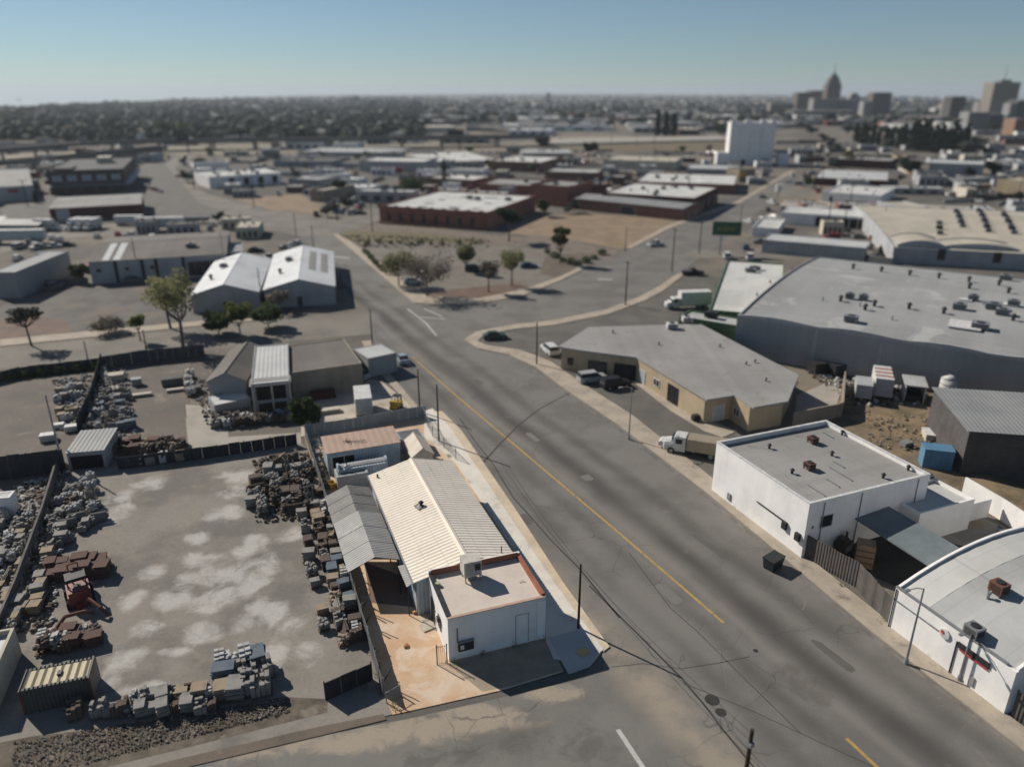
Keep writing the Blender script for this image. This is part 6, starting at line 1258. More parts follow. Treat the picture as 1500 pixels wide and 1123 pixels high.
# row of shrubs in the park weeds
sb=None
for i,x in enumerate([320,375,430,475,530,570,625,680,760,840]):
    lab=ORD[i]+' low dark shrub from the left on the far edge of the park'
    if sb is None: sb=tag(None,None,None) if False else thing('shrub',lab,'shrub',G('J',x,128),0,'shrubs on the far park edge'); m=MB(); leaves(m,random.Random(9),(0,0,.6),1.1,260,.2,.7); m.build('foliage',M['leaf'],sb); MB().cyl((0,0,0),(0,0,.6),.06,n=5).build('stem',M['bark'],sb); base=sb
    else: dup(base,G('J',x,118+ (x%3)*4),i,lab,sc=(.5+.15*(i%3),)*3)
for i in range(9):
    k=i/8; dup(base,G('J',305+90*k,160+95*k),i*1.3,ORD[i]+' pale green shrub from the top along the left park pavement','shrubs on the left park edge',sc=(.7+.25*(i%2),)*3)
for i in range(8):
    k=i/7; dup(base,G('J',1180+260*k,165+55*math.sin(k*3)),i*1.3,ORD[i]+' shrub from the left around the right tip of the park','shrubs at the park tip',sc=(.9+.35*(i%2),)*3)
for i in range(12):
    k=i/11; dup(base,G('M',-10+620*k,425-75*k),i*1.7,ORD[i]+' dark bush from the left in the overgrown side street fence','bushes on the side street fence',sc=(.6+.3*(i%2),)*3)
# ------------------------------------------------------------ stone pallets and yard clutter
STN={'grey':gm('grey_flagstone',(.26,.25,.235),(.16,.155,.148),1.2,.25,5,bump=.3),'tan':gm('tan_fieldstone',(.30,.24,.17),(.19,.155,.12),1.2,.25,5,bump=.3),'brown':gm('brown_ledge_stone',(.11,.085,.07),(.07,.057,.05),1.2,.25,5,bump=.3),'white':gm('white_bagged_stone',(.44,.44,.43),(.30,.30,.30),1.2,.2,5,bump=.2),'red':gm('red_sandstone',(.115,.065,.055),(.09,.065,.055),1.2,.2,5,bump=.3),'blue':gm('blue_grey_slate',(.12,.15,.18),(.085,.105,.13),1.2,.2,5,bump=.3)}
def mk_pallet(col,kind,seed):
    rr=random.Random(seed); root=thing('stone_pallet','x','stone pallet',(0,0,-50)); m=MB()
    for k_ in range(5): m.box(-.6+k_*.26,-.5,.1,-.6+k_*.26+.16,.5,.13)
    for y in(-.45,-.04,.37): m.box(-.6,y,0,.6,y+.09,.099)
    m.build('pallet',M['wood'],root); m=MB()
    if kind=='lump':
        for k_ in range(34): 
            z=.2+rr.random()*.85; w_=.5-.18*max(0,z-.5); m.blob((rr.uniform(-w_,w_),rr.uniform(-w_*.85,w_*.85),z),rr.uniform(.14,.26),rr,flat=.7)
    elif kind=='slab':
        z=.13
        while z<1.0: t_=rr.uniform(.05,.11); m.box(-.55+rr.uniform(-.06,.06),-.45+rr.uniform(-.06,.06),z,.55+rr.uniform(-.06,.06),.45+rr.uniform(-.06,.06),z+t_-.008,rz=rr.uniform(-.1,.1)); z+=t_
    elif kind=='pipes':
        for iz in range(5):
            for iy in range(6-iz): m.cyl((-.75+rr.uniform(-.15,.1),-.45+iy*.17+iz*.085,.21+iz*.15),(.75+rr.uniform(-.1,.15),-.45+iy*.17+iz*.085,.21+iz*.15),.075,n=7)
    elif kind=='posts':
        for k_ in range(16): x_,y_=rr.uniform(-.5,.5),rr.uniform(-.42,.42); m.cyl((x_,y_,.13),(x_+rr.uniform(-.2,.2),y_+rr.uniform(-.2,.2),rr.uniform(.7,1.6)),.09,.06,6)
    else:
        for ix in range(4):
            for iy in range(3): m.box(-.54+ix*.27,-.46+iy*.31,.13,-.54+ix*.27+.24,-.46+iy*.31+.28,.13+rr.uniform(.55,1.1),rz=rr.uniform(-.06,.06))
    m.build('stones',STN[col],root); return root
PAL=[]; 
for i,(c_,k_) in enumerate([('grey','lump'),('tan','lump'),('brown','lump'),('grey','slab'),('tan','slab'),('white','block'),('brown','block'),('grey','block'),('red','slab'),('blue','slab'),('white','lump'),('brown','slab'),('grey','pipes'),('brown','pipes'),('grey','posts')]): PAL.append((c_,k_,mk_pallet(c_,k_,i)))
lw=lambda t:' '.join(t.split()[:16]); used=set(); KN={'lump':'rubble','slab':'slabs','block':'blocks','pipes':'pipes','posts':'stone posts'}
def place(o_i,p,rz,lab,grp,sc=1.0):
    root=PAL[o_i][2]
    if o_i not in used:
        used.add(o_i); root.location=p; root.rotation_euler=(0,0,rz); root['label']=lab; root['group']=grp; root.scale=(sc,)*3; return root
    return dup(root,p,rz,lab,grp,sc=(sc,sc,sc*R.uniform(.8,1.15)))
def prow(K,a,c,n,kinds,where,grp,rows=1,off=(0,0),sc=.92,jit=.35,skip=.05):
    for r_ in range(rows):
        for i in range(n):
            if R.random()<skip: continue
            k=(i+.5)/n; x=a[0]+(c[0]-a[0])*k+off[0]*r_; y=a[1]+(c[1]-a[1])*k+off[1]*r_; p=G(K,x,y); p.x+=R.uniform(-jit,jit)*.6; p.y+=R.uniform(-jit,jit)*.6; p.z=.11
            t=R.choice(kinds); c_,k_,_=PAL[t]
            rowt=('' if rows==1 else (' in outer row' if r_==0 else (' in inner row' if r_==rows-1 else ' in middle row')))
            place(t,p,R21+R.choice([0,1.57])+R.uniform(-.15,.15),lw(c_+' pallet of '+KN[k_]+rowt+', '+where),grp,sc*R.uniform(.85,1.15))
prow('R1',(225,470),(375,1080),17,[1,3,4,5,7,11,9,6,12,13],'right edge of the yard along the chain link fence','pallets along the chain link fence',2,(-52,4))
prow('R1',(130,500),(230,1100),10,[1,3,4,11,7,0],'inner column near the chain link fence','inner pallets by the chain link fence',1,skip=.25)
prow('R1',(195,260),(215,440),7,[1,3,2,11],'beside the storage shed fence at the far right','pallets at the far right of the yard',1)
prow('L1',(1190,330),(1420,300),5,[1,6,2],'back row of the dark stone heap','back pallets of the dark heap',1,sc=1.2)
for j in range(6): prow('L1',(1165-8*j,375+34*j),(1420+4*j,345+36*j),6,[2,6,11,2,0,3,13,14],'dark stone heap at the right of the yard, '+['back','second','third','fourth','fifth','front'][j]+' line','dark heap line '+['back','second','third','fourth','fifth','front'][j],1,sc=1.1,skip=.12)
prow('L2',(1000,560),(1220,540),4,[5,9,10,5],'back line of the pale bundle group at the bottom fence','pale bundles back',1,sc=1.3,skip=0); prow('L2',(1000,620),(1230,600),4,[9,10,5,7],'middle line of the pale bundle group at the bottom fence','pale bundles middle',1,sc=1.3,skip=0); prow('L2',(1010,680),(1240,660),4,[3,7,9,4],'front line of the pale bundle group at the bottom fence','pale bundles front',1,sc=1.3,skip=0)
prow('L2',(600,720),(980,690),9,[5,4,6,3,7],'back row along the bottom fence','back row at the bottom fence',1); prow('L2',(330,780),(1000,745),13,[0,2,7,6,3],'front row along the bottom fence','front row at the bottom fence',1,skip=.1)
prow('L1',(250,700),(470,560),8,[10,3,0,7,12,14],'left rubble bank, upper right part','upper left bank',3,(-5,-52),skip=.1); prow('L1',(270,560),(440,420),6,[10,0,3,5,6],'left rubble bank, top end','top left bank',2,(-5,-45))
prow('L1',(215,520),(75,900),14,[3,0,10,4,7,12,14,13],'left side of the diagonal wall','pallets left of the diagonal wall',2,(-62,6),skip=.08); prow('L1',(260,600),(165,1000),12,[0,3,4,7,13,14],'right side of the diagonal wall','pallets right of the diagonal wall',1); prow('L1',(100,560),(-20,800),9,[10,0,3,5],'far left bank of the yard','pallets on the far left bank',2,(-55,-30))
prow('L1',(120,900),(60,1090),7,[0,4,3],'lower left bank beside the red loader','lower left bank',2,(-60,0)); 
prow('L1',(215,800),(490,775),6,[8],'red row with cream tops left of the yard, back line','red row back',1,sc=1.15,jit=.1,skip=0); prow('L1',(225,845),(500,815),6,[8],'red row with cream tops left of the yard, front line','red row front',1,sc=1.1,jit=.1,skip=0)
prow('L2',(200,480),(450,445),8,[5,8,2,6],'mixed small stacks between the red loader and the tan container','stacks by the tan container',2,(0,-38),sc=.95); 
prow('L1',(560,325),(850,295),8,[5,10,3,4],'white blocks in front of the dark sheet fence','blocks by the dark sheet fence',1,sc=1.0); prow('L1',(450,270),(850,250),10,[8,1,6,2],'red brown stacks behind the dark sheet fence','stacks behind the dark sheet fence',2,(0,-28),sc=1.1)
for j in range(6): prow('M',(610-14*j,520+42*j),(800+12*j,500+45*j),6,[0,3,9,7,10,12,14],'rear yard heap, '+['back','second','third','fourth','fifth','front'][j]+' line','rear yard heap line '+['back','second','third','fourth','fifth','front'][j],1,sc=1.05,skip=.15)
prow('M',(350,560),(520,520),5,[9,5,4,3],'rear left yard, upper line of goods','rear left upper goods',2,(5,-50)); prow('M',(380,640),(500,630),4,[4,1,5],'rear left yard, lower line of goods','rear left lower goods',2,(0,35)); prow('M',(1200,390),(1215,530),5,[5,10],'white stacks in a column left of the grey gabled shed','white column stacks',1,sc=1.1); prow('A2',(200,1075),(640,1030),14,[5,3,6,7,2,14,13],'long line behind the back fence of the stone yard','line behind the yard fence',2,(0,-22),sc=.95); prow('M',(640,360),(700,480),7,[3,0,7],'pipe like stacks right of the slanting fence','stacks by the slanting fence',1)
for i,(K,x,y,l,lx,ly,lz,mt) in enumerate([('M',900,520,'long cream slab stack in the open rear yard',2.6,.8,.5,'cream_wall'),('M',1110,490,'long cream slab stack beside the dark rear yard box',2.4,.7,.5,'cream_wall'),('M',1095,450,'dark blue grey box in the rear yard',3.0,1.3,1.3,'roof_dark'),('M',740,420,'tan covered heap at the slanting fence in the rear yard',2.2,1.6,1.2,'cream_wall'),('M',735,500,'pale cream bale under the tan covered heap',1.4,1.4,1.0,'cream_wall'),('M',310,800,'white wrapped bundle at the foot of the tall leaning pole',1.7,1.2,1.0,'trim'),('M',455,740,'white wrapped bundle right of the tall leaning pole',1.5,1.0,.9,'trim'),('M',375,720,'small white wrapped bundle behind the tall leaning pole',1.3,.8,.7,'trim'),
  ('A2',820,990,'cream slab pile on the pale concrete before the container truck',3.6,1.2,.6,'cream_wall'),('A2',800,910,'dark red machine bed under the long white trailer',3.4,1.3,1.2,'red_wall'),('T1',980,280,'small scrap heap in the weedy lot beside the white building',1.4,1,.7,'metal'),('T1',1170,215,'old white appliance on the cream block stack',1.2,1,1.5,'metal'),('A2',90,880,'dark tarpaulin covered heap by the concrete apron',2.2,1.6,1.1,'roof_dark'),('M',870,450,'grey machine frame in the open rear yard',1.4,1,1.2,'metal'),
  ('C3',820,800,'row of black bins by the pale door of the tan building',1.9,.7,1.0,'dark_metal'),('C4',140,770,'left black scrap container behind the tan building',3,2,1.9,'dark_metal'),('C4',250,780,'right black scrap container behind the tan building',3,2,1.9,'dark_metal'),('C4',1160,900,'cream framed crate at the warehouse wall behind the dark boarded building',4,2,1.6,'cream_wall'),('A6',700,650,'brown scrap stack inside the framed tank shed',4,4,1.6,'rust')]):
    c=G(K,x,y,.0); e=thing('goods_stack',l,'stack',c,R21); m=MB(); n_=3
    for k_ in range(n_): m.box(-lx/2+R.uniform(-.06,.06),-ly/2+R.uniform(-.05,.05),.14+(lz-.14)*k_/n_,lx/2+R.uniform(-.06,.06),ly/2,.12+(lz-.14)*(k_+1)/n_)
    m.build('stack',M[mt],e); m=MB()
    for k_ in(-1,0,1): m.box(k_*lx*.38-.05,-ly/2,0,k_*lx*.38+.05,ly/2,.139)
    m.build('bearers',M['wood'],e)
for i_,(a_,b_,r_) in enumerate(PAL):
    if i_ not in used:
        for c_ in list(r_.children): bpy.data.objects.remove(c_)
        bpy.data.objects.remove(r_)
# loose rubble strip of the yard bottom and the scrap behind the fence
def scatter(name,K,quad,n,r0,r1,mats,label,seed,flat=.7):
    rr=random.Random(seed); P=[G(K,*p) for p in quad]; m=MB()
    for i in range(n):
        u,v=rr.random(),rr.random(); p=(P[0]*(1-u)+P[1]*u)*(1-v)+(P[3]*(1-u)+P[2]*u)*v; r_=rr.uniform(r0,r1)*rr.uniform(.5,1); m.blob((p.x,p.y,.12+r_*.3),r_,rr,rr.randrange(len(mats)),flat)
    o=m.build(name,[STN[k] for k in mats]); return tag(o,label,'rubble',None,'stuff')
scatter('gravel_rubble','L2',[(60,900),(1300,700),(1330,760),(60,1080)],3000,.03,.10,['brown','brown','grey','tan'],'loose brown rubble strewn along the bottom edge of the stone yard',1)
scatter('gravel_rubble','L1',[(60,420),(330,330),(240,1080),(-60,1080)],1500,.1,.38,['grey','white','tan','brown'],'loose pale rubble among the pallets at the left side of the yard',2)
scatter('gravel_rubble','L1',[(1160,300),(1440,280),(1440,560),(1160,590)],700,.1,.35,['brown','tan','brown'],'loose dark stones in the heap at the right of the yard',3)
scatter('scrap_rubble','M',[(620,360),(800,340),(880,830),(560,830)],800,.1,.4,['grey','blue','white','brown'],'mixed scrap between the rear yard fences',4)
scatter('scrap_rubble','M',[(330,420),(600,380),(520,720),(380,740)],350,.1,.4,['grey','blue','white','tan'],'mixed scrap in the rear left yard',5)
scatter('scrap_rubble','A2',[(60,830),(200,800),(640,1030),(180,1100)],500,.1,.4,['brown','grey','white','red'],'mixed scrap around the sheds above the yard',6)
scatter('scrap_rubble','T1',[(790,120),(1300,190),(1200,350),(820,280)],300,.06,.25,['tan','brown','grey'],'small debris in the weedy lot',7)
scatter('scrap_rubble','C4',[(60,760),(300,760),(1250,940),(360,960)],500,.1,.5,['brown','grey','white'],'dark junk along the foot of the big grey warehouse wall',8)
scatter('grass_tufts','J',[(180,80),(900,100),(900,140),(300,140)],500,.15,.5,['tan','brown'],'dry tufts on the weedy strip behind the park',9)
# ------------------------------------------------------------ viaduct
def viaduct(label,K,pts,z,width,name='viaduct'):
    P=[G(K,a,b) for a,b in pts]; o=P[0].copy(); e=thing(name,label,'viaduct',o)
    m=MB(); rl=MB(); k=0
    for a,c in zip(P,P[1:]):
        d=(c-a); L=d.length; u=d/L; n=Vector((-u.y,u.x,0)); a0=a-o; c0=c-o
        m.prism([tuple((a0-n*width/2)[:2]),tuple((c0-n*width/2)[:2]),tuple((c0+n*width/2)[:2]),tuple((a0+n*width/2)[:2])],z-1.6,z)
        for s_ in(-1,1):
            w0=n*s_*(width/2-.2); r_=[a0+w0-n*.15,c0+w0-n*.15,c0+w0+n*.15,a0+w0+n*.15]; rl.prism([tuple(p[:2]) for p in r_],z+.003,z+.95)
        for i in range(int(L/32)):
            q_=a0+u*(i+.5)*32
            for s_ in(-1,1): w0=q_+n*s_*width*.28; MB().cyl((w0.x,w0.y,0),(w0.x,w0.y,z-2.6),.9,n=8).build('pier',M['conc'],e)
            cc=[q_-u*.9-n*width*.42,q_+u*.9-n*width*.42,q_+u*.9+n*width*.42,q_-u*.9+n*width*.42]; MB().prism([tuple(p[:2]) for p in cc],z-2.6,z-1.603).build('pier_cap',M['conc'],e)
    m.build('deck',gm('viaduct_concrete',(.15,.148,.14),(.115,.112,.108),.06,.1,1,streak=.2),e); rl.build('parapet',gm('viaduct_parapet',(.15,.148,.14),(.12,.118,.112),.06,.1,1),e); return e
viaduct('long concrete freeway viaduct crossing the whole middle distance','N',[(-40,238),(130,224),(280,219.5),(500,217),(700,214.5),(800,213)],7.5,22)
viaduct('lower curved ramp viaduct at far left before the main deck','N',[(-60,256),(60,247),(190,231),(240,226)],5,9,'ramp_viaduct')
sheet('freeway_embankment','N',[(790,214),(1075,207),(1075,201),(790,205)],M['conc'],t=1.5)
# ------------------------------------------------------------ downtown
def block(x0,x1,yt,yb,dep,label,wall,name='office_tower',rows=8,cols=8,cat='tower',ang=0.0,win=True,group=None,crown=None):
    a=G('N',x0,yb); c=G('N',x1,yb); h=HT(yt,yb); d=c-a; W=d.length; e=thing(name,label,cat,a,math.atan2(d.y,d.x),group)
    MB().box(0,0,0,W,dep,h).build('wall',M[wall],e); MB().box(.6,.6,h,W-.6,dep-.6,h+.5).build('roof',M['roof_grey'],e)
    if win:
        m=MB(); dz=h/(rows+.6)
        for r_ in range(rows):
            z=dz*(r_+.45)
            for k_ in range(cols): w_=W/cols; m.box(w_*(k_+.22),-.12,z,w_*(k_+.78),-.001,z+dz*.5)
            f=None
        m.build('window_grid',M['glass'],e)
    if crown: crown(e,W,dep,h)
    return e,W,h
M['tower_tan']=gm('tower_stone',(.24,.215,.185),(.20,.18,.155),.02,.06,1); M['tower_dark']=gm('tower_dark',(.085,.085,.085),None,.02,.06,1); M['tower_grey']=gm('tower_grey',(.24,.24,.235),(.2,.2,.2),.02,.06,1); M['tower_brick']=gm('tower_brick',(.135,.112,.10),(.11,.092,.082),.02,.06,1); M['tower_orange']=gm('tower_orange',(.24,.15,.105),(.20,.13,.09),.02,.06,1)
def cr1(e,W,D,h):
    m=MB()
    m.box(W*.08,D*.08,h,W*.92,D*.92,h+6).box(W*.16,D*.16,h+6,W*.84,D*.84,h+11)
    b0=[(W*.18,D*.18),(W*.82,D*.18),(W*.82,D*.82),(W*.18,D*.82)]; t=[(W*.36,D*.36),(W*.64,D*.36),(W*.64,D*.64),(W*.36,D*.64)]
    m.raw([(x,y,h+11) for x,y in b0]+[(x,y,h+19) for x,y in t],[(0,1,5,4),(1,2,6,5),(2,3,7,6),(3,0,4,7),(4,5,6,7)]); m.box(W*.42,D*.42,h+19,W*.58,D*.58,h+23); m.build('crown_roof',M['tower_brick'],e)
    MB().cyl((W/2,D/2,h+23),(W/2,D/2,h+43),.9,.25,8).build('spire',M['tower_dark'],e)
block(1207,1227,124,166,22,'stepped brick skyscraper with pyramid crown and tall spire on the skyline','tower_brick',rows=14,cols=7,crown=cr1)
def cr4(e,W,D,h): MB().box(W*.35,D*.3,h,W*.75,D*.7,h+4).build('plant_room',M['tower_grey'],e); MB().cyl((W*.55,D*.5,h+4),(W*.55,D*.5,h+24),.5,.2,6).build('mast',M['tower_dark'],e)
block(1445,1483,121,177,26,'broad grey office tower with mast at the right of the skyline','tower_tan',rows=17,cols=10,crown=cr4)
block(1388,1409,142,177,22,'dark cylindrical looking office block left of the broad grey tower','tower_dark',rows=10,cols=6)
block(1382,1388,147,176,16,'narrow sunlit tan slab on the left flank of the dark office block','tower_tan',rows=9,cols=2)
block(1274,1301,136,172,20,'square grey brick hotel block with corner posts on the skyline','tower_brick',rows=9,cols=6)
def cr5(e,W,D,h): MB().cyl((W*.5,D*.1,h-2),(W*.5,D*.9,h-2),W*.45,n=20).build('arched_roof',M['tower_grey'],e)
block(1241,1256,142,168,16,'small block with an arched roof between the spire tower and the hotel','tower_grey',rows=5,cols=4,crown=cr5)
block(1189,1226,145,170,24,'wide pale office front below the spire tower','tower_grey',rows=6,cols=10)
block(1228,1262,146,170,24,'wide grey office front right below the arched roof block','tower_grey',rows=6,cols=9)
block(1262,1276,149,175,18,'pale slab in front of the grey brick hotel','tower_grey',rows=6,cols=4)
block(1165,1190,136,165,30,'dark mid rise cluster left of the spire tower','tower_brick',rows=6,cols=6)
block(1184,1204,133,162,30,'brick mid rise with stepped top touching the spire tower','tower_brick',rows=7,cols=5)
block(1127,1162,152,166,20,'pale windowless block above the cold storage tower','tower_tan',rows=2,cols=6)
block(1415,1447,165,190,20,'white banded hotel in front of the broad grey tower','tower_grey',rows=7,cols=10)
block(1447,1466,168,190,22,'right wing of the white banded hotel, shade painted into its walls','tower_dark',rows=7,cols=6)  # shade of this side is put into the dark wall colour
block(1430,1442,150,172,16,'small pale tower left of the broad grey tower','tower_grey',rows=6,cols=4)
block(1474,1486,152,182,16,'white slab at the right foot of the broad grey tower','tower_grey',rows=7,cols=4)
block(1484,1540,148,182,24,'dark glass block at the right edge of the skyline','tower_dark',rows=7,cols=10)
block(1482,1498,175,203,18,'orange brick apartment tower at the right edge','tower_orange',rows=8,cols=4)
block(1161,1255,163,172,40,'long dark roofed hall below the downtown cluster','tower_dark',name='long_hall',rows=1,cols=14,cat='building')
block(1293,1328,163,170,30,'long dark red roofed hall right of the hotel','red_wall',name='long_hall',rows=1,cols=6,cat='building')
block(541,551,147,162,16,'small white tower block on the plain left of centre','tower_grey',rows=6,cols=3)
block(566,571,149,160,12,'thin white tower on the plain left of centre','tower_grey',rows=5,cols=2)
block(605,617,149,164,16,'grey tower block on the plain near the centre','tower_grey',rows=6,cols=3)
block(519,524,140,152,14,'tiny pale tower at the horizon left of centre','tower_grey',rows=5,cols=2)
block(800,806,136.5,152,20,'tiny pale water tower shape at the horizon centre','tower_grey',rows=2,cols=2)
block(952,962,160,172,8,'slim white tower beside the conifer trio','tower_grey',rows=3,cols=2)
# ------------------------------------------------------------ far town: buildings one by one
VAR=[]
for i,(w_,r_,cn) in enumerate([('white_wall','roof_white','white'),('pale_wall','roof_pale','pale grey'),('cream_wall','roof_cream','cream'),('brown_brick','roof_grey','brown brick'),('grey_wall','roof_dark','dark roofed grey'),('pale_wall','roof_brown','brown roofed'),('red_wall','roof_white','dark red walled'),('tan_wall','roof_grey','tan')]):
    m=MB(); m.box(-.5,-.5,0,.5,.5,.93,0,top=1); 
    for a_ in ((-.5,-.5,.5,-.48),(-.5,.48,.5,.5),(-.5,-.48,-.485,.48),(.485,-.48,.5,.48)): m.box(a_[0],a_[1],.931,a_[2],a_[3],1.0,0)
    for k_ in range(4): m.box(-.42+.23*k_,-.506,.15,-.30+.23*k_,-.5005,.62,2)
    for k_ in range(5): x_,y_=R.uniform(-.4,.4),R.uniform(-.4,.4); m.box(x_-.02,y_-.03,.931,x_+.02,y_+.03,1.15,2)
    o=m.build('far_building',[M[w_],M[r_],M['glass']]); o.location=(0,0,-80); VAR.append([o,cn,False])
boxes=[]   # footprints of what stands already, to keep clear of it
def zone(x,y):
    s='left' if x<500 else ('centre' if x<1000 else 'right')
    if y<158: return 'on the horizon plain at '+s,s+' horizon'
    if y<178: return 'in the far town at '+s,s+' far town'
    if y<205: return 'in the blocks behind the viaduct at '+s,s+' behind viaduct'
    return 'in the middle distance at '+s,s+' middle'
BL=[]
def clear(p,mg,sheets=False):
    for b in ALL.values():
        l=p-b.o; u,v=l.dot(b.ux),l.dot(b.uy)
        if -mg<u<b.W+mg and -mg<v<b.D+mg: return False
    for a in BL:
        if (a[0]-p.x)**2+(a[1]-p.y)**2<(a[2]*.5+mg)**2: return False
    if sheets:
        for P in SHP:
            c=False; n_=len(P)
            for i in range(n_):
                (x1,y1),(x2,y2)=P[i],P[(i+1)%n_]
                if (y1>p.y)!=(y2>p.y) and p.x<(x2-x1)*(p.y-y1)/(y2-y1)+x1: c=not c
            if c: return False
    return True
def putb(x,y,w_,d_,h_,v,ang,lab=None,sheets=False):
    p=G('N',x,y); c,s=math.cos(ang),math.sin(ang)
    if not clear(p,2+min(w_,d_)*.5): return False
    for i in(-1,0,1):
        for j in(-1,0,1):
            if not clear(p+Vector((i*w_*.5*c-j*d_*.5*s,i*w_*.5*s+j*d_*.5*c,0)),2.5,sheets): return False
    BL.append((p.x,p.y,max(w_,d_))); src=VAR[v]; o=src[0]
    if src[2]: o=o.copy(); COL.objects.link(o)
    src[2]=True; o.location=p; o.rotation_euler=(0,0,ang); o.scale=(w_,d_,h_); zt,zg=zone(x,y)
    sz='long low' if w_>45 else ('small' if w_<22 else 'low')
    tag(o,lab or (sz+' '+src[1]+' building '+zt),'building',zg+' '+sz+' '+src[1]+' buildings'); return True
for x in range(0,31): 
    p=G('N',-40+x*28,238-21*min(1,x/10)-x*.15); BL.append((p.x,p.y,6))
rr=random.Random(21); n=0; tries=0
while n<170 and tries<14000:      # infill of the middle distance
    tries+=1; x=rr.uniform(-40,1540); y=rr.uniform(206,345)
    if 400<x<1180 and y>300: continue
    if 1000<x and y>380: continue
    if y<235 and 780<x<1170: continue
    w_=rr.choice([4,6,7,9,12,16,24]); d_=rr.uniform(4,13); h_=rr.uniform(2.6,4.8); v=rr.choices(range(8),[4,5,3,2,3,2,1,1])[0]
    if putb(x,y,w_,d_,h_,v,math.radians(-12 if x>450 else 15)+rr.uniform(-.08,.08),sheets=True): n+=1
print('mid infill',n)
n=0; tries=0
while n<290-100 and tries<9000:
    tries+=1; x=rr.uniform(-60,1560); y=141+ (rr.random()**1.25)*108
    if y<hz[0][1]*0+132+ (12 if x<250 else (6 if x<1250 else 9)): continue
    if x<430 and y<212 and rr.random()<.72: continue
    if y>214 and not (60<x<280 or x>1320 or 400<x<520 or (1100<x<1220 and y<240)): continue
    if 1060<x<1170 and 150<y<250: continue
    if 1245<x<1420 and 195<y<232: continue
    if 780<x<1070 and 198<y<225: continue
    dist=G('N',x,y).length; k=min(1.9,max(1,dist/700)); w_=rr.choice([14,18,25,35,50,65])*k*rr.uniform(.8,1.2); d_=rr.uniform(14,34)*k; h_=rr.uniform(3.8,6.5)*(1.2 if rr.random()<.2 else 1)
    if x<430: w_,d_,h_=w_*.5,d_*.5,h_*.9
    v=rr.choices(range(8),[5,5,3,1.5,2.5,2,.8,1])[0]
    if putb(x,y,w_,d_,h_,v,math.radians(rr.choice([-8,-8,-8,38,0]) )+rr.uniform(-.04,.04)): n+=1
print('far buildings',n)
for v in VAR:
    if not v[2]: bpy.data.objects.remove(v[0])
# the rest of the far roofs as one mass
m=MB(); rr=random.Random(22)
for i in range(1500):
    x=rr.uniform(-80,1580); y=139+rr.random()**1.6*55
    if i>1000: x=rr.uniform(-60,520); y=150+rr.random()*52
    y=max(y,(160 if x<100 else 152 if x<250 else 145 if x<430 else 139)+rr.random()*6); p=G('N',x,y)
    if x<450 and i<=1000 and rr.random()<.5: continue
    if not clear(p,12): continue
    w_,d_,h_=rr.uniform(12,50 if i<=1000 else 22),rr.uniform(12,30),rr.uniform(3.5,6); m.box(p.x-w_/2,p.y-d_/2,0,p.x+w_/2,p.y+d_/2,h_,rz=rr.uniform(-.2,.2),mi=rr.choice([0,0,1,2,3]))
tag(m.build('far_roofs',[M['roof_white'],M['roof_grey'],M['roof_cream'],M['roof_dark']]),'pale roofs spread over the plain to the horizon','buildings',None,'stuff')
rr=random.Random(44); n=0; tries=0
cn=['white','silver','grey','black','blue','red','tan','pale_blue']
while n<240 and tries<5000:
    tries+=1; x=rr.uniform(-20,1520); y=rr.uniform(208,420)
    if (420<x<1000 and y>300) or (x>1000 and y>378): continue
    k_=rr.randint(1,6); an=math.radians(rr.choice([-12,78,30,20])); p0=G('N',x,y)
    for j in range(k_):
        p=p0+Vector((math.cos(an),math.sin(an),0))*j*2.9
        if not clear(p,2.6,True): continue
        c_=rr.choice(cn[:6]+['white','grey']); z1,z2=zone(x,y); car('N',0,0,c_.replace('_',' ')+' car parked outside the warehouses '+z1,c_,an+rr.uniform(-.06,.06),rr.choice(['sedan','suv','sedan','pickup']),group=z2+' '+c_+' parked cars',pt=p); BL.append((p.x,p.y,1)); n+=1
# low yard walls, poles of the middle distance
PB=pole('zz',700,268,240,'thin dark pole rising between the roofs near the centre',1,.14)
n=0; tries=0
while n<46 and tries<900:
    tries+=1; x=rr.uniform(0,1500); y=rr.uniform(196,345); p=G('N',x,y)
    if not clear(p,2): continue
    z1,z2=zone(x,y); dup(PB,p,rr.random()*3,'thin dark utility pole '+z1,z2+' utility poles',sc=(1.3,1.3,rr.uniform(.9,1.3))); n+=1
n=0; tries=0; wm=[M['conc'],M['pale_wall'],M['wood'],M['roof_dark'],M['cream_wall']]
while n<44 and tries<900:
    tries+=1; x=rr.uniform(-20,1520); y=rr.uniform(206,345); p=G('N',x,y); an=math.radians(rr.choice([-12,78,20])); L=rr.uniform(12,40); p2=p+Vector((math.cos(an),math.sin(an),0))*L
    if not all(clear(p.lerp(p2,i/6),1,True) for i in range(7)): continue
    z1,z2=zone(x,y); o=MB().box(0,-.12,0,L,.12,rr.uniform(1.2,2)).build('yard_wall',wm[n%5]); o.location=p; o.rotation_euler=(0,0,an); tag(o,['concrete','pale grey','wooden','dark','cream'][n%5]+' yard wall '+z1,'wall',z2+' yard walls'); n+=1
# ------------------------------------------------------------ far trees
TV=[]
for i in range(5):
    rr=random.Random(90+i); root=thing('tree','x','tree',(0,0,-90)); h=1.0; m=MB()
    for k_ in range(9):
        t=k_*2.4; u=rr.uniform(.05,.34); c=(math.cos(t)*u,math.sin(t)*u,rr.uniform(.38,.78)); leaves(m,rr,c,rr.uniform(.16,.26),34,.065,.85,.2)
        m.blob(c,rr.uniform(.15,.2),rr,0,.8)
    m.build('crown',M[['leaf_far','leaf_far','leaf_dark','leaf','leaf_far'][i]],root); MB().cyl((0,0,0),(0,0,.5),.03,.02,6).build('trunk',M['bark'],root); TV.append([root,['grey green','dusty green','dark green','fresh green','dull green'][i],False])
rr=random.Random(33); n=0

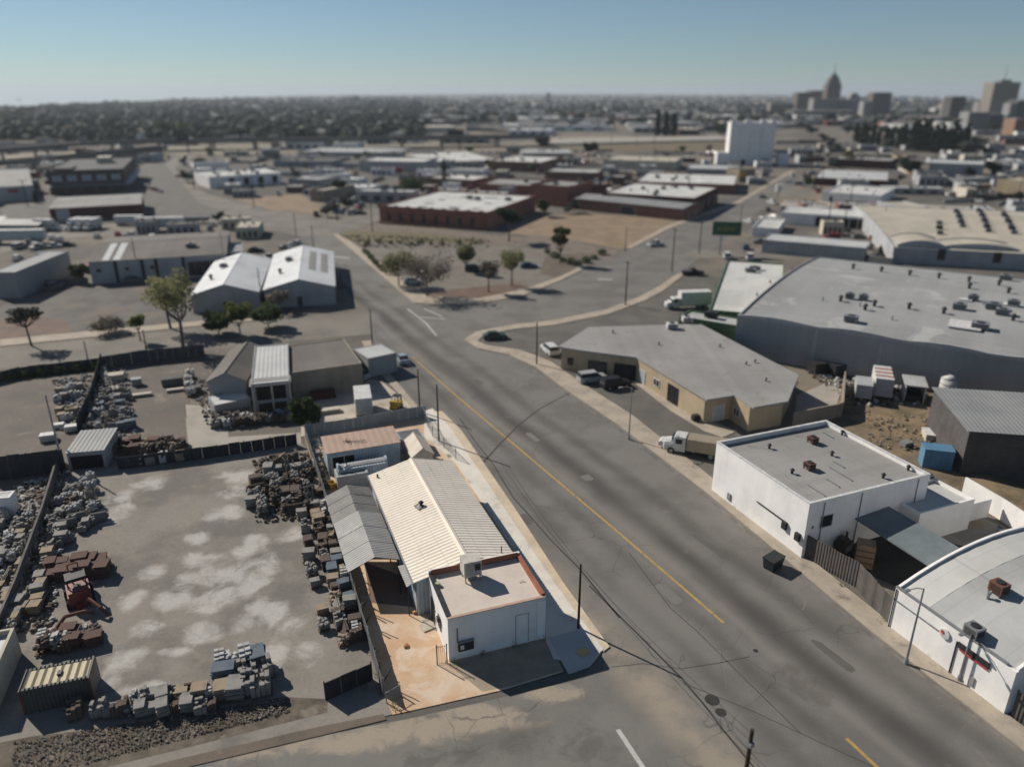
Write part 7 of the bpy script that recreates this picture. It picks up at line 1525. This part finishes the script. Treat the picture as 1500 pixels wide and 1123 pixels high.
def puttree(x,y,h,v):
    p=G('N',x,y); src=TV[v]; zt,zg=zone(x,y); w_=h*rr.uniform(.85,1.5); sz='tall' if h>13 else ('broad' if w_>h*1.15 else 'rounded'); lab=sz+' '+src[1]+' tree '+zt
    if src[2]: dup(src[0],p,rr.random()*6,lab,zg+' '+sz+' '+src[1]+' trees',sc=(w_,w_,h))
    else: src[2]=True; r=src[0]; r.location=p; r.scale=(w_,w_,h); r['label']=lab; r['group']=zg+' '+sz+' '+src[1]+' trees'
t_=0
while n<275 and t_<6000:
    t_+=1; x=rr.uniform(-40,540) if rr.random()<.55 else rr.uniform(500,1560); y=150+rr.random()*(62 if x<520 else 80)
    if n>215: x=rr.uniform(0,1520); y=rr.uniform(212,345)
    if n>215 and not clear(G('N',x,y),2,True): continue
    if x<100 and y<161: continue
    if 540<x<1180 and y>196 and n<=215: continue
    if 1060<x<1165 and y>150: continue
    p=G('N',x,y)
    if not clear(p,4): continue
    puttree(x,y,rr.uniform(7,14) if n<=215 else rr.uniform(3.5,7),rr.choices(range(5),[3,3,3,1,2])[0]); n+=1
print('far trees',n)
m=MB(); rr=random.Random(34)
for i in range(6000):
    if rr.random()<.6: x=rr.uniform(-90,620); y=144+rr.random()**1.3*62
    else: x=rr.uniform(500,1590); y=139+rr.random()**1.8*45
    lo=(161 if x<60 else 156 if x<150 else 151 if x<250 else 147 if x<330 else 143.5 if x<450 else 141 if x<560 else 138.6 if x<1200 else 143 if x<1400 else 149)
    if y<lo: y=lo+rr.random()**2*14
    p=G('N',x,y); r_=rr.uniform(3,6.5)*(1.2 if y<150 else 1)
    if any((a[0]-p.x)**2+(a[1]-p.y)**2<(a[2]*.5+4)**2 for a in BL[:400] if abs(a[1]-p.y)<60): continue
    for k_ in range(2): m.blob((p.x+rr.uniform(-3,3),p.y+rr.uniform(-3,3),r_*rr.uniform(.5,1.0)),r_,rr,rr.randrange(2),.9,.45)
tag(m.build('far_woods',[M['leaf_far'],M['leaf_dark']]),'grey green mass of trees over the far plain','trees',None,'stuff')
# ------------------------------------------------------------ air
m=MB().box(-15000,-400,ZLOW-1,15000,24000,150)
hzm=bpy.data.materials.new('haze_air'); hzm.use_nodes=True; hn=hzm.node_tree; hn.nodes.remove(hn.nodes['Principled BSDF']); pv=hn.nodes.new('ShaderNodeVolumePrincipled'); pv.inputs['Density'].default_value=.00009; pv.inputs['Color'].default_value=(.72,.82,.92,1); pv.inputs['Anisotropy'].default_value=.2
hn.links.new(pv.outputs[0],hn.nodes['Material Output'].inputs['Volume'])
tag(m.build('haze',hzm),'thin blue grey air haze over the plain','haze',None,'stuff')

# ------------------------------------------------------------ more street and roof detail
rr=random.Random(77)
for key,n_ in (('white',5),('grey',10),('barrel',3),('brickbig',4),('brick2b',4),('l5',4)):
    b=ALL[key]
    for i in range(n_):
        x,y=rr.uniform(.1,.9)*b.W,rr.uniform(.1,.9)*b.D
        if key in('l5','brickbig','brick2b','white'):
            z=b.z(x,y)+(.12 if key=='l5' else .0); L=rr.uniform(1.2,3.5)
            if x+L>b.W-.6 or y>b.D-.6 or y<.6: continue
            if key=='l5': continue
            MB().box(x,y-.05,z+.06,x+L,y+.05,z+.14).box(x,y-.05,z,x+.08,y+.05,z+.06).box(x+L-.08,y-.05,z,x+L,y+.05,z+.06).build('roof_pipe',M['metal'],b.e)
        else:
            z=b.z(x,y); MB().cyl((x,y,z-.1),(x,y,z+.5),.12,n=8).cyl((x,y,z+.5),(x,y,z+.62),.2,.16,8).build('roof_vent',M['metal'],b.e)
b=ALL['white']
for u in (.12,.42,.9): MB().cyl((b.W+.07,b.D*u,.05),(b.W+.07,b.D*u,b.h-.2),.045,n=6).build('downpipe',M['metal'],b.e)
MB().box(b.W*.2,-.14,.5,b.W*.2+.5,-.0,1.3).build('meter_box',M['metal'],b.e)
b=ALL['barrel']; MB().box(b.W*.72,-.1,.4,b.W*.72+.4,-.0,1.2).build('meter_box',M['metal'],b.e); MB().cyl((.15,-.07,0),(.15,-.07,b.h),.05,n=6).build('downpipe',M['dark_metal'],b.e)
# kerb face joints and gutters read as darker lines along the pavements
def gutter(pts,name='gutter'): stripe(name,'N',pts,.35,gm('gutter_concrete',(.20,.185,.165),(.12,.11,.10),.6,.2,5),ZR+.003)
gutter([(1496,1102),(1276,931),(1031,725),(901,625),(826,575),(780,541)])
gutter([(985,399),(962,421),(936,436),(886,456),(806,472)])
# asphalt repair patches
pm=gm('asphalt_patch',(.115,.110,.102),(.095,.091,.085),.5,.15,6,bump=.15); pm2=gm('asphalt_patch_pale',(.175,.168,.155),(.15,.144,.132),.5,.15,6,bump=.15)
for i,(x,y,L,W_,a) in enumerate([(980,870,3.2,1.1,0),(770,760,2.2,1.0,0),(1220,960,4,.8,0),(860,700,1.5,1.2,0),(700,560,2.2,1.1,0),(1040,800,5,.7,0),(780,640,3,.8,0),(560,420,3,1.4,.3)]):
    p=G('N',x,y); r2=random.Random(i); P=[]
    for k in range(14):
        t=k/14*2*math.pi; cx_,cy_=math.cos(t),math.sin(t); m_=1/max(abs(cx_),abs(cy_))*r2.uniform(.9,1.05); u,v=cx_*m_*L/2,cy_*m_*W_/2; an=RA+a; P.append((p.x+u*math.cos(an)-v*math.sin(an),p.y+u*math.sin(an)+v*math.cos(an),ZR+.006+.0006*i))
    tag(MB().poly(P).build('road_patch',pm if i%3 else pm2),None,None,None,'structure')
# small litter and weeds at the lot edges
def weed(i,p,s):
    m=MB(); leaves(m,random.Random(i),(0,0,.12),.25*s,40,.07,.6); return m.build('weed_leaves',M['leaf_olive'])
W0=None
spots=[('R2',(410,640)),('R2',(395,560)),('R2',(380,470)),('R2',(345,330)),('R2',(470,700)),('R2',(720,508)),('R2',(860,470)),('R2',(1000,432)),('R2',(1120,405)),('T2',(560,60)),('T2',(700,170)),('T2',(880,330)),('T1',(240,520)),('T1',(420,660)),('R1',(690,120)),('R1',(760,260)),('R1',(640,930))]
for i,(K,(x,y)) in enumerate(spots):
    e=thing('weed_tuft',('dry weed tuft at the foot of the '+('office wall or lot fence' if K=='R2' else 'white block building pavement' if K=='T1' else 'dark slatted fence pavement' if K=='T2' else 'workshop street side')),'weed',G(K,x,y,.12),i,'weed tufts '+K); o=weed(i,None,1+.5*(i%3)); o.parent=e
